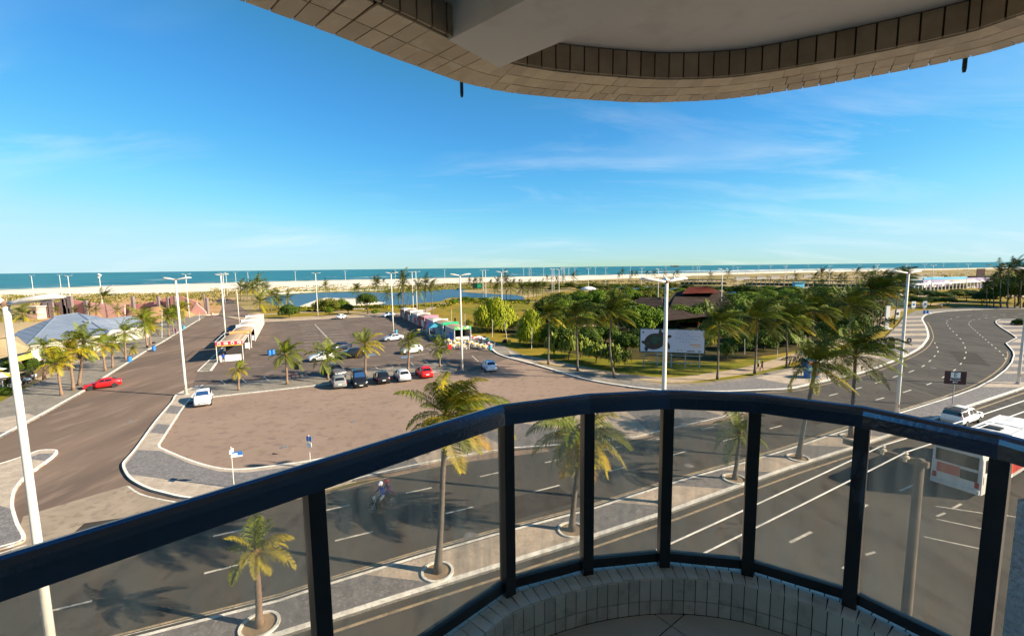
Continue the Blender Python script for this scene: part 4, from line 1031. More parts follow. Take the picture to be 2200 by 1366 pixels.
def tree(px, top_y, rpx, kind, label, group, k=0, trunk=True, cat='tree', name='broadleaf_tree', low=.25, z=0):
    """px foot pixel, top_y the crown's top, rpx the crown half-width in pixels."""
    B = at(*px, z); s = B.y / FPX
    T = at_y(px[0], top_y, B.y); Hh = T.z - B.z; rad = rpx * s
    t = thing(name, label, cat, B, random.uniform(0, 6.28), group)
    hc = Hh * (1 - low)
    c = link('crown', TREE[kind][k % len(TREE[kind])], t)
    c.location = (0, 0, Hh * low); c.scale = (rad, rad, hc / 1.0)
    if trunk:
        mb = MB(); r = max(.09, Hh * .03); fork = Hh * max(.22, low * .9)
        mb.tube([(0, 0, -.05), (.05 * rad, 0, fork * .5), (0, .04 * rad, fork)], [r * 1.4, r, r * .85], 7)
        for i in range(4):
            a = 1.57 * i + .5
            mb.tube([(0, .04 * rad, fork - .05), (math.cos(a) * rad * .3, math.sin(a) * rad * .3, fork + hc * .3), (math.cos(a) * rad * .55, math.sin(a) * rad * .55, fork + hc * .5)], [r * .7, r * .45, r * .15], 5)
        mb.build('trunk', M['bark'], t)
    return t
def shrub(px, top_y, rpx, kind, label, group, k=0): return tree(px, top_y, rpx, kind, label, group, k, False, 'shrub', 'shrub', .0)
tree((622, 684), 653, 25, 'leaf_dark', 'round dark tree on the lawn at the lot edge', 'trees by the lagoon', 0, low=.15)
tree((790, 676), 629, 25, 'leaf_dark', 'umbrella-shaped dark tree by the lagoon steps', 'trees by the lagoon', 1, low=.42)
tree((708, 680), 658, 11, 'leaf_mid', 'small tree left of the far white car', 'trees by the lagoon', 0, low=.3)
tree((748, 676), 652, 15, 'leaf_dark', 'small dark tree right of the sea-grape thicket', 'trees by the lagoon', 1, low=.25)
for x, y, ty, r, kk in [(690, 669, 642, 20, 'leaf_olive'), (712, 669, 640, 24, 'leaf_olive'), (735, 668, 641, 18, 'leaf_mid')]:
    shrub((x, y), ty, r, kk, {690: 'olive bush at the left of the thicket before the lagoon', 712: 'broad olive bush in the middle of the thicket', 735: 'green bush at the right of the thicket'}[x], 'thicket before the lagoon', x)
hedge_m = M['leaf_mid']
shrub((1066, 712), 641, 52, 'leaf_lime', 'huge lime-green weeping bush behind the lamp post', 'lime bushes', 0)
shrub((1142, 742), 666, 38, 'leaf_lime', 'second lime-green weeping bush left of the thin palm', 'lime bushes', 1)
for x, y, ty, r, kd, lab in [(1030, 704, 684, 14, 'leaf_olive', 'low olive shrub under the huge lime bush'), (1052, 706, 688, 18, 'leaf_mid', 'low green shrub below the lime bush'), (1006, 700, 686, 10, 'leaf_olive', 'low shrub behind the stalls'), (1000, 648, 637, 22, 'leaf_mid', 'long clipped shrub at the lagoon edge'), (975, 652, 641, 12, 'leaf_mid', 'round shrub by the lagoon path'), (1040, 646, 639, 20, 'leaf_mid', 'clipped shrub on the far lawn'), (807, 674, 664, 10, 'leaf_mid', 'small hedge ball by the umbrella tree'), (872, 668, 660, 8, 'leaf_mid', 'small bush left of the palm row')]:
    shrub((x, y), ty, r, kd, lab, 'shrubs around the lawn', x)
# the wood of the nature park
rw = random.Random(77)
wood = [(1178, 690, 635, 26, 'leaf_dark'), (1205, 668, 628, 22, 'leaf_dark'), (1190, 745, 690, 30, 'leaf_dark'), (1225, 725, 655, 32, 'leaf_dark'), (1245, 660, 624, 24, 'leaf_mid'), (1262, 700, 648, 34, 'leaf_dark'), (1285, 665, 622, 26, 'leaf_mid'), (1310, 690, 640, 28, 'leaf_dark'), (1318, 655, 620, 26, 'leaf_olive'), (1352, 652, 619, 24, 'leaf_mid'), (1350, 712, 655, 34, 'leaf_dark'), (1385, 722, 656, 34, 'leaf_mid'), (1396, 652, 622, 20, 'leaf_olive'), (1418, 642, 618, 20, 'leaf_olive'), (1455, 703, 654, 40, 'leaf_mid'), (1500, 676, 640, 24, 'leaf_dark'), (1510, 700, 650, 24, 'leaf_dark'), (1538, 682, 632, 32, 'leaf_dark'), (1575, 674, 630, 30, 'leaf_mid'), (1565, 716, 660, 34, 'leaf_dark'), (1610, 664, 626, 30, 'leaf_mid'), (1608, 705, 648, 34, 'leaf_dark'), (1645, 655, 622, 28, 'leaf_mid'), (1650, 690, 644, 34, 'leaf_olive'), (1690, 652, 620, 30, 'leaf_mid'), (1660, 735, 680, 36, 'leaf_dark'), (1700, 684, 640, 34, 'leaf_mid'), (1735, 660, 622, 32, 'leaf_olive'), (1745, 700, 645, 36, 'leaf_dark'), (1775, 672, 628, 32, 'leaf_olive'), (1800, 708, 650, 34, 'leaf_dark'), (1815, 664, 622, 30, 'leaf_olive'), (1720, 735, 690, 34, 'leaf_dark'), (1858, 690, 640, 30, 'leaf_dark'), (1500, 745, 712, 26, 'leaf_dark'), (1345, 760, 715, 26, 'leaf_dark'), (1300, 740, 690, 30, 'leaf_dark'), (1590, 752, 715, 26, 'leaf_dark'), (1438, 735, 712, 30, 'leaf_dark'), (1265, 745, 700, 24, 'leaf_dark'), (1370, 742, 705, 26, 'leaf_dark'), (1535, 735, 690, 28, 'leaf_dark'), (1640, 752, 708, 26, 'leaf_dark'), (1690, 745, 700, 26, 'leaf_dark'), (1770, 735, 690, 28, 'leaf_dark'), (1830, 715, 665, 28, 'leaf_dark'), (1155, 715, 668, 20, 'leaf_dark'), (1210, 715, 650, 26, 'leaf_mid')]
GW = 'trees of the park wood'
for i in range(44):
    x = rw.uniform(1190, 1880); y = rw.choice((rw.uniform(632, 660), rw.uniform(660, 700), rw.uniform(640, 690)))
    if 1340 < x < 1590 and 622 < y < 668: continue
    if 1400 < x < 1520 and y > 690: continue
    wood.append((x, y, y - rw.uniform(26, 40) * (.55 + (y - 620) / 130), rw.uniform(20, 28), rw.choice(('leaf_mid', 'leaf_dark', 'leaf_olive', 'leaf_mid'))))
for i in range(34):
    x = 1135 + i * 23 + rw.uniform(-8, 8); y = 620 + (x - 1135) * .012 + rw.uniform(-2, 5)
    wood.append((x, y, y - rw.uniform(9, 15), rw.uniform(11, 16), rw.choice(('leaf_mid', 'leaf_dark', 'leaf_olive'))))
wood += [(1480, 688, 644, 24, 'leaf_dark'), (1372, 676, 648, 18, 'leaf_dark'), (1512, 672, 640, 20, 'leaf_mid'), (1352, 690, 648, 24, 'leaf_mid'), (1425, 708, 664, 22, 'leaf_dark'), (1530, 694, 652, 26, 'leaf_mid'), (1582, 688, 645, 24, 'leaf_mid'), (1400, 668, 642, 16, 'leaf_mid')]
for i, (x, y, ty, r, kd) in enumerate(wood):
    if (x, y) == (1455, 703): lab = 'domed green tree above the turtle billboard'
    elif (x, y) == (1385, 722): lab = 'leafy tree left of the lamp post behind the billboard'
    else: lab = {'leaf_dark': 'dark green tree in the dense park wood', 'leaf_mid': 'mid-green tree in the dense park wood', 'leaf_olive': 'olive-toned tree at the back of the park wood'}[kd]
    tree((x, y), ty, r * 1.45, kd, lab, GW, i, low=.08)
for x, y, ty, r, lab in [(1222, 773, 722, 24, 'screw pine with stout pale trunk, left of two'), (1247, 768, 725, 24, 'screw pine with stout trunk, right of two'), (1281, 780, 740, 26, 'low shaggy screw pine left of the crooked palm'), (1320, 790, 745, 30, 'wide shaggy screw pine behind the crooked palm'), (1560, 772, 738, 20, 'small screw pine right of the billboard'), (1190, 770, 722, 20, 'screw pine with bare forked roots')]:
    tree((x, y), ty, r, 'pandan', lab, 'screw pines on the park lawn', 0, low=.3, name='screw_pine')
for i, (x, y, ty, r) in enumerate([(1965, 640, 622, 16), (1990, 645, 626, 16), (2020, 648, 630, 18), (2050, 646, 626, 16), (2075, 646, 628, 16), (2100, 646, 628, 14), (2125, 650, 622, 18), (2150, 655, 606, 24), (2185, 658, 600, 28), (1955, 652, 636, 14), (2000, 656, 640, 16), (2060, 640, 624, 12), (2090, 640, 626, 10), (2110, 655, 632, 16), (2165, 660, 610, 26), (2200, 662, 606, 28), (2215, 650, 590, 30), (2140, 640, 604, 18), (2170, 640, 592, 22), (1978, 658, 640, 14), (2035, 658, 642, 15)]):
    tree((x, y), ty - 3, r * 1.55, 'leaf_dark' if i % 3 else 'leaf_olive', 'dark low tree in the row before the far car park', 'trees before the far car park', i, low=.35)
shrub((2190, 700), 684, 16, 'leaf_dark', 'dry brown-green shrub on the right plaza', None, 0)
for x, y, ty, r, l in [(26, 805, 772, 22, 'clipped round bush under the straw roof'), (66, 796, 764, 18, 'clipped round bush right of the straw roof'), (10, 850, 830, 14, 'low grassy bush at the left edge'), (172, 660, 640, 14, 'dark bush beside the pink walls'), (100, 790, 770, 16, 'dark bush behind the garden tables'), (118, 772, 742, 18, 'dark bush below the blue roof eave, left'), (150, 764, 738, 16, 'dark bush below the blue roof eave, middle'), (190, 752, 728, 15, 'dark bush below the blue roof eave, right'), (215, 744, 722, 14, 'dark bush at the corner of the blue roof'), (250, 735, 714, 13, 'dark bush between blue roof and white gable')]:
    shrub((x, y), ty, r, 'leaf_dark', l, 'bushes of the left garden', x)

M['dune_grass'] = mat('bleached_dune_grass', (0.34, 0.26, 0.115), (0.25, 0.20, 0.075), .2, .9)
# wind-combed dune grass and creeping scrub between park and beach: nobody could count it
def scrub(name, label, n, size, mats, regions, seed):
    rgx = random.Random(seed); mb = MB()
    for i in range(n):
        x0, x1, f = rgx.choice(regions); x = rgx.uniform(x0, x1); y = f(x, rgx)
        c = at(x, y); sz = size * rgx.uniform(.5, 1.6)
        mb.k = rgx.randrange(len(mats))
        for k in range(9):
            o = c + Vector((rgx.gauss(0, .9) * sz, rgx.gauss(0, .6) * sz, 0)); a = rgx.uniform(0, 6.28); h = sz * rgx.uniform(.25, .6); w = sz * rgx.uniform(.2, .45)
            u = Vector((math.cos(a), math.sin(a), 0)) * w
            mb.add([o - u, o + u, o + u * .6 + Vector((.3 * h, 0, h)), o - u * .5 + Vector((.3 * h, 0, h * .8))], [(0, 1, 2, 3)])
    tag(mb.build(name, mats), label, 'dune plants', kind='stuff')
def shore_y(x): return 623 - x * .0295 + (x / 2200) ** 2 * 14
scrub('dune_scrub', 'olive dune grass and low scrub behind the beach', 2000, 1.2, [M['leaf_olive'], M['dune_grass'], M['dune_grass']],
      [(0, 480, lambda x, r: 634 - x * .012 + abs(r.gauss(0, 7))), (450, 1000, lambda x, r: 626 - (x - 450) * .022 + r.gauss(0, 4)), (1000, 1500, lambda x, r: 612 - (x - 1000) * .016 + abs(r.gauss(0, 5)) - 4), (1500, 2200, lambda x, r: 600 - (x - 1500) * .022 + r.gauss(0, 5) + 4), (0, 480, lambda x, r: 640 - x * .014 + abs(r.gauss(0, 8)))], 4)
scrub('lagoon_reeds', 'rough grass along the lagoon banks', 900, 1.0, [M['leaf_mid'], M['leaf_olive'], M['frond_lime']],
      [(570, 1130, lambda x, r: 636 - (x - 570) * .02 - 8 + abs(r.gauss(0, 2)) * -1), (600, 960, lambda x, r: 662 - (x - 600) * .02 + abs(r.gauss(0, 3))), (1230, 1460, lambda x, r: 612 + r.gauss(0, 1.5)), (960, 1140, lambda x, r: 646 + abs(r.gauss(0, 3)))], 9)
# ---------------------------------------------------------------- street lamps, wires
M['lamp_white'] = mat('white_painted_pole', (0.74, 0.70, 0.63), (0.62, 0.57, 0.50), 2.5, 0.6, coords='obj', c3=(0.48, 0.42, 0.36), scale3=6, stretch=(1, 1, .2))
M['lamp_grey'] = mat('bare_concrete_pole', (0.42, 0.41, 0.39), (0.33, 0.32, 0.30), 2.5, 0.8, coords='obj', stretch=(1, 1, .2))
M['lens'] = mat('frosted_lamp_lens', (0.55, 0.56, 0.56), None, 1, .25)
M['rust'] = mat('rusty_steel', (0.22, 0.10, 0.05), (0.30, 0.20, 0.13), 8, .8, coords='obj')
def lamp_meshes(H, r, arms, seg=10, fat=1.0):
    pole = MB().tube([(0, 0, -.1), (0, 0, H * .33), (0, 0, H * .66), (0, 0, H)], [r, r * .86, r * .72, r * .58], seg).mesh('pole', M['lamp_white'], True)
    heads = []; lens = []
    for a in arms:
        ca, sa = math.cos(a), math.sin(a)
        mb = MB()
        prof = [(.05, .06, .06, .0), (.30, .08, .07, .03), (.55, .16, .09, .07), (.95, .20, .10, .13), (1.32, .19, .09, .18), (1.58, .08, .035, .19)]   # distance, half width, half height, lift
        n = 8; vs = []; fs = []
        for d, w, h, l in prof:
            for k in range(n):
                t = 6.28319 * k / n; y = math.cos(t) * w * fat; z = max(math.sin(t), -.35) * h * fat + l
                vs.append((ca * d - sa * y, sa * d + ca * y, H + z))
        for i in range(len(prof) - 1):
            for k in range(n): fs.append((i * n + k, (i + 1) * n + k, (i + 1) * n + (k + 1) % n, i * n + (k + 1) % n))
        fs += [tuple(range(n)), tuple((len(prof) - 1) * n + k for k in range(n - 1, -1, -1))]
        heads.append(mb.add(vs, fs).mesh('lamp_head', M['lamp_white'], True))
        lens.append(MB().box((ca * .95, sa * .95, H + .07), (.55, .24, .03), a).mesh('lens', M['lens']))
    cap = MB().lathe((0, 0, H - .06), [(r * .7, 0), (r * .75, .10), (r * .3, .17)], 8).mesh('bracket', M['rust'])
    return pole, heads, lens, cap
def lamp(base, kit, label, group, rz=0.0, name='street_lamp', parts=True):
    t = thing(name, label, 'street lamp', base, rz, group)
    pole, heads, lens, cap = kit
    link('pole', pole, t)
    for h, l in zip(heads, lens):
        o = link('lamp_head', h, t)
        if parts: link('lens', l, o)
    if parts:
        link('bracket', cap, t); link('base_plate', BASE, t); link('hatch', HATCH, t)
    return t
BASE = MB().box((0, 0, .03), (.55, .55, .06)).lathe((0, 0, .06), [(.24, 0), (.2, .12)], 12).mesh('base_plate', M['lamp_grey'])
HATCH = MB().box((0, -.155, 1.1), (.12, .06, .3)).mesh('hatch', M['rust'])
KIT2 = lamp_meshes(13.65, .17, (0.2, 2.94), 10, 1.45)
KITX = lamp_meshes(13.65, .15, (0.25, 2.9), 12, 1.5)
KIT4 = lamp_meshes(13.65, .16, (0.2, 1.77, 3.34, 4.91), 8)
KITF = lamp_meshes(13.6, .17, (0.1, 3.04), 6)
GLp = 'street lamps nearby'
B0 = at(14, 668, 13.65); B0.z = .2
lamp(B0, KITX, 'large white lamp post at the left edge, in front of the handrail end', GLp, -.1)
for b, lab, z, kit, rz in [((400, 848), 'white lamp post on the kerb above the white front-facing car', .2, KIT2, .15), ((1420, 1080), 'pale lamp post rising behind the centre of the handrail', .2, KIT2, .25), ((1926, 895), 'tall lamp post left of the brown parking sign', .2, KIT2, .1), ((2187, 825), 'lamp post at the right edge on the striped plaza', .2, KIT2, .1), ((993, 796), 'white lamp post beside the cafe tables', .1, KIT2, .2), ((845, 712), 'lamp post behind the silver sedan', .1, KIT2, 0), ((485, 726), 'lamp post between the left stalls and blue barrels', .2, KIT2, 0), ((407, 682), 'lamp post before the pink triangle wall', .2, KITF, 0), ((683, 678), 'lamp post at the lot edge left of the far white car', 0, KITF, 0), ((1079, 703), 'lamp post in front of the huge lime bush', 0, KIT2, 0), ((1548, 690), 'lamp post among the trees right of the billboard', 0, KIT4, 0), ((1413, 662), 'lamp post by the thatched roofs', 0, KIT4, .3)]:
    lamp(at(*b, z), kit, lab, GLp, rz)
def single_lamp(b, top):
    B = at(*b, .2); 
    t = thing('street_lamp', 'slim single-arm lamp behind the far end of the left stalls', 'street lamp', B, 0, GLp)
    Hh = at_y(*top, B.y).z - B.z
    MB().tube([(0, 0, 0), (0, 0, Hh * .5), (0, 0, Hh)], [.13, .11, .08], 8).build('pole', M['lamp_white'], t, True)
    o = MB().tube([(0, 0, Hh - .1), (-.5, 0, Hh + .25), (-.9, 0, Hh + .3)], [.05, .05, .1], 6).build('lamp_head', M['lamp_white'], t)
single_lamp((514, 694), (511, 622))
far_l = [(155, 672), (134, 645), (75, 655), (481, 660), (484, 652), (489, 636), (509, 633), (535, 624), (636, 616), (743, 617), (850, 606), (888, 668), (896, 667), (956, 612), (1038, 643), (1044, 641), (1081, 611), (1125, 610), (1137, 612), (1141, 606), (1168, 604), (1186, 634), (1190, 632), (1201, 645), (1207, 608), (1211, 615), (1213, 613), (1222, 617), (1235, 614), (1264, 629), (1279, 603), (1301, 616), (1354, 598), (1378, 623), (1430, 601), (1488, 599), (1497, 607), (1502, 601), (1574, 601), (1583, 629), (1629, 598), (1654, 608), (1685, 616), (1689, 597), (1735, 594), (1780, 623), (1845, 606), (1880, 626), (1884, 597), (1946, 600), (1983, 615), (1999, 640), (2025, 592), (2056, 592), (2075, 622), (2156, 590), (1943, 640)]
for i, b in enumerate(far_l):
    lamp(at(*b), KIT4 if 1120 < b[0] < 1300 else KITF, 'thin white double lamp post far off between park and beach' if not 1120 < b[0] < 1300 else 'thin lamp post with crown of lamps in the distant cluster', 'distant street lamps', random.uniform(-.2, .2), parts=False)
t = thing('speaker_mast', 'pole topped with white round loudspeakers before the sea', 'mast', at(222, 672), 0)
MB().tube([(0, 0, 0), (0, 0, 13.2)], [.14, .1], 7).build('pole', M['lamp_white'], t)
for k, (x, z) in enumerate([(-.25, 13.0), (.3, 13.7), (-.1, 14.0)]): MB().ball((x, 0, z), (.45, .4, .42), 10, 6).build('loudspeaker', M['lamp_white'], t, True)
# thin park poles
def thin_pole(b, top, label, group, r=.05, z=0.0):
    B = at(*b, z); T = at_y(*top, B.y)
    o = MB().tube([(0, 0, 0), T - B], [r, r * .8], 6).build('pole', M['lamp_white']); o.location = B
    o.name = 'thin_pole'; tag(o, label, 'pole', group); return o
for b, tp, lab in [((970, 693), (970, 665), 'thin pole behind the stalls, furthest left'), ((999, 703), (999, 675), 'thin pole behind the green stall'), ((1023, 713), (1023, 679), 'thin pole beside the white tarpaulin'), ((1058, 725), (1058, 686), 'thin pole on the lawn left of the leaning one'), ((1089, 728), (1084, 692), 'leaning thin pole by the bin bags'), ((1142, 750), (1143, 703), 'thin pole before the second lime bush'), ((348, 728), (348, 664), 'thin pale post beside the palms on left pavement'), ((428, 690), (428, 671), 'short white post at the end of the left kerb'), ((1670, 770), (1671, 735), 'thin pole on the park lawn right of the walkers'), ((1600, 762), (1600, 728), 'thin grey pole left of the walkers'), ((1732, 758), (1731, 720), 'thin pole among the park palms')]:
    thin_pole(b, tp, lab, 'thin poles in the park')
# utility pole and its wires beside the balcony
M['concrete_pole'] = mat('weathered_concrete', (0.14, 0.12, 0.10), (0.105, 0.09, 0.075), 3, .9, coords='obj')
M['insul'] = mat('glazed_insulator', (0.5, 0.44, 0.34), None, 1, .3)
ZU = EYE - 3.5
UP = at(1977, 986, ZU); UP.z = 0
up = thing('utility_pole', 'concrete utility pole with crossarm and insulators, seen through the right glass', 'utility pole', UP, 0)
MB().tube([(0, 0, 0), (0, 0, ZU * .5), (0, 0, ZU)], [.115, .095, .07], 8).build('pole', M['concrete_pole'], up, True)
A1 = at(1890, 961, ZU); A2 = at(1950, 979, ZU)
ad = (A1 - Vector((UP.x, UP.y, ZU))).normalized()
MB().box((ad.x * .55, ad.y * .55, ZU - .07), (1.35, .09, .1), math.atan2(ad.y, ad.x)).build('crossarm', M['concrete_pole'], up)
wpos = []
for px, py in [(1945, 978), (1896, 963)]:
    q = at(px, py, ZU + .08) - UP
    MB().lathe((q.x, q.y, ZU - .03), [(.03, 0), (.03, .05), (.07, .07), (.06, .10), (.03, .12), (.05, .15), (.02, .18)], 10).build('insulator', M['insul'], up)
    wpos.append(q + UP)
M['wire'] = mat('bright_aluminium_wire', (0.86, 0.84, 0.80), None, 1, .35, metal=.4)
wd_ = (at(2200, 868, ZU) - at(1494, 1169, ZU)); wd_.z = 0; wd_.normalize()
for i, w in enumerate(wpos):
    w = Vector((w.x, w.y, ZU + .14))
    for sgn, nm in ((1, 'right'), (-1, 'left')):
        L = 38; pts = [w + wd_ * sgn * L * k / 24 + Vector((0, 0, -.9 * 4 * (k / 24) * (1 - k / 24) * .5)) for k in range(25)]
        o = MB().tube(pts, .011, 5).build('overhead_wire', M['wire'])
        tag(o, 'bright overhead wire running %s from the %s insulator of the utility pole' % (nm, ('inner', 'outer')[i]), 'wire', 'overhead wires')

# ---------------------------------------------------------------- vehicles
def paint_mat(name, c, rough=.25): return mat(name, c, None, 1, rough, spec=.6)
for k, c in dict(red=(.62, .010, .012), white=(.80, .80, .80), black=(.012, .012, .014), grey=(.22, .22, .22), silver=(.50, .50, .52), navy=(.015, .022, .05), paleblue=(.62, .68, .80), darkgrey=(.09, .09, .095)).items():
    M['car_' + k] = paint_mat('car_paint_' + k, c)
M['glass'] = mat('tinted_car_glass', (.010, .012, .015), None, 1, .06, spec=.8)
M['glass_blue'] = mat('painted_sky_windscreen', (.02, .06, .16), None, 1, .05, spec=.9)  # sky reflection put into the glass as a blue base colour
M['tyre'] = mat('tyre_rubber', (.018, .018, .018), None, 1, .9)
M['rim'] = mat('wheel_rim', (.42, .42, .43), None, 1, .35, metal=.6)
M['plastic'] = mat('black_trim', (.015, .015, .016), None, 1, .6)
M['red_lens'] = mat('red_tail_lens', (.45, .008, .01), None, 1, .2)
M['clear_lens'] = mat('clear_headlight', (.65, .66, .68), None, 1, .1)
M['plate'] = mat('number_plate', (.62, .62, .60), None, 1, .5)
class Body:
    """Car body as a loft: stations along the length, each a half-section mirrored; sampled again for the glass."""
    def __init__(s, st): s.st = st
    def pt(s, u, v, sd=1):
        k = min(int(u), len(s.st) - 2); f = u - k
        a, b = s.sec(s.st[k]), s.sec(s.st[k + 1])
        j = min(int(v), len(a) - 2); g = v - j
        p = a[j].lerp(a[j + 1], g).lerp(b[j].lerp(b[j + 1], g), f)
        return Vector((p.x, p.y * sd, p.z))
    def sec(s, t):
        x, w, zb, zs, zt, wt = t          # station, half width, sill height, shoulder height, top height, half width at the top
        return [Vector((x, 0, zb)), Vector((x, w * .9, zb)), Vector((x, w, zb + .12)), Vector((x, w * 1.0, (zb + zs) / 2 + .05)), Vector((x, w * .97, zs)), Vector((x, wt + (w * .97 - wt) * .08, zt - (zt - zs) * .10)), Vector((x, wt * .86, zt)), Vector((x, 0, zt + .02))]
    def mesh(s):
        mb = MB(); n = 8; vs = []
        for t in s.st:
            h = s.sec(t); ring = h + [Vector((p.x, -p.y, p.z)) for p in h[-2:0:-1]]
            vs += ring
        m = 14; fs = []
        for i in range(len(s.st) - 1):
            for k in range(m): fs.append((i * m + k, i * m + (k + 1) % m, (i + 1) * m + (k + 1) % m, (i + 1) * m + k))
        fs += [tuple(range(m - 1, -1, -1)), tuple((len(s.st) - 1) * m + k for k in range(m))]
        fs = [f[::-1] for f in fs]
        return mb.add(vs, fs)
    def patch(s, mb, u0, u1, v0, v1, sd, off=.012, nu=3, nv=3, skew=(0, 0)):
        g = [[s.pt(u0 + (u1 - u0) * i / nu + skew[0] * (j / nv) * (1 - i / nu) + skew[1] * (j / nv) * (i / nu), v0 + (v1 - v0) * j / nv, sd) for j in range(nv + 1)] for i in range(nu + 1)]
        vs = []; fs = []
        for i in range(nu + 1):
            for j in range(nv + 1):
                a = g[min(i + 1, nu)][j] - g[max(i - 1, 0)][j]; b = g[i][min(j + 1, nv)] - g[i][max(j - 1, 0)]
                nrm = a.cross(b)
                if nrm.length < 1e-9: nrm = Vector((0, 0, 1))
                nrm.normalize()
                c = g[i][j]
                if nrm.dot(c - Vector((c.x * .7, 0, .55))) < 0: nrm = -nrm
                vs.append(c + nrm * off)
        for i in range(nu):
            for j in range(nv):
                k = i * (nv + 1) + j; fs.append((k, k + nv + 1, k + nv + 2, k + 1))
        mb.add(vs, fs)
# stations: x forward; (x, half width, sill, shoulder, top, half width at top)
STY = {
 'hatch': dict(L=3.9, wb=(-1.18, 1.22), r=.30, ws=(3, 4), rs=(6, 7), st=[(1.93, .55, .32, .52, .60, .45), (1.80, .76, .24, .62, .74, .66), (1.10, .82, .22, .80, .93, .74), (.78, .83, .22, .90, 1.00, .76), (.12, .83, .22, .93, 1.44, .60), (-.75, .83, .22, .94, 1.47, .60), (-1.38, .82, .24, .95, 1.40, .58), (-1.80, .80, .26, .92, 1.02, .70), (-1.93, .70, .34, .70, .84, .62)]),
 'sedan': dict(L=4.3, wb=(-1.28, 1.32), r=.31, ws=(3, 4), rs=(6, 7), st=[(2.13, .55, .32, .50, .58, .45), (2.0, .76, .24, .62, .74, .66), (1.25, .83, .22, .80, .90, .74), (.85, .84, .22, .88, .98, .76), (.22, .84, .22, .92, 1.40, .58), (-.60, .84, .22, .92, 1.43, .58), (-1.00, .84, .22, .93, 1.36, .58), (-1.50, .83, .24, .92, 1.04, .72), (-2.0, .80, .26, .86, .98, .70), (-2.13, .68, .36, .66, .80, .6)]),
 'coupe': dict(L=4.1, wb=(-1.2, 1.28), r=.30, ws=(3, 4), rs=(6, 7), st=[(2.05, .62, .34, .50, .56, .55), (1.95, .76, .26, .58, .68, .68), (1.15, .80, .22, .76, .84, .74), (.75, .81, .22, .82, .90, .74), (.12, .81, .22, .86, 1.28, .58), (-.60, .81, .22, .86, 1.31, .58), (-.95, .81, .22, .87, 1.27, .57), (-1.80, .79, .26, .84, .98, .68), (-2.0, .74, .34, .68, .86, .66)]),
 'suv': dict(L=4.3, wb=(-1.28, 1.3), r=.36, ws=(3, 4), rs=(6, 7), st=[(2.12, .60, .40, .64, .76, .5), (2.0, .82, .30, .78, .92, .72), (1.25, .87, .28, .98, 1.10, .78), (.90, .88, .28, 1.05, 1.14, .80), (.32, .88, .28, 1.08, 1.62, .66), (-.75, .88, .28, 1.08, 1.67, .66), (-1.65, .87, .30, 1.10, 1.60, .64), (-2.0, .85, .32, 1.06, 1.16, .76), (-2.12, .74, .42, .84, 1.0, .66)]),
 'van': dict(L=4.1, wb=(-1.3, 1.3), r=.31, ws=(3, 4), rs=(6, 7), st=[(2.03, .58, .34, .58, .68, .48), (1.90, .78, .26, .74, .86, .68), (1.20, .83, .24, .96, 1.06, .76), (.95, .84, .24, 1.04, 1.12, .78), (.42, .84, .24, 1.08, 1.78, .68), (-.6, .84, .24, 1.08, 1.84, .70), (-1.85, .84, .26, 1.08, 1.82, .70), (-2.0, .83, .28, 1.04, 1.16, .78), (-2.05, .78, .36, .8, 1.0, .7)]),
}
WHEEL = {}
def wheel_mesh(r):
    if r not in WHEEL:
        Mx = Matrix.Rotation(R(90), 3, 'X')
        ty = MB().lathe((0, 0, 0), [(r * .62, -.09), (r * .96, -.095), (r, -.06), (r, .06), (r * .96, .095), (r * .62, .09)], 18, Mx).mesh('tyre', M['tyre'], False)
        rm_ = MB().lathe((0, 0, 0), [(r * .2, -.075), (r * .62, -.085), (r * .62, .085), (r * .2, .075)], 14, Mx)
        for i in range(5):
            a = 6.283 * i / 5
            for y in (-.093, .093): rm_.box((math.cos(a) * r * .36, y, math.sin(a) * r * .36), (r * .5, .012, r * .14), M=Matrix.Rotation(-a, 3, 'Y'))
        WHEEL[r] = (ty, rm_.mesh('rim', M['rim']))
    return WHEEL[r]
BODY_CACHE = {}
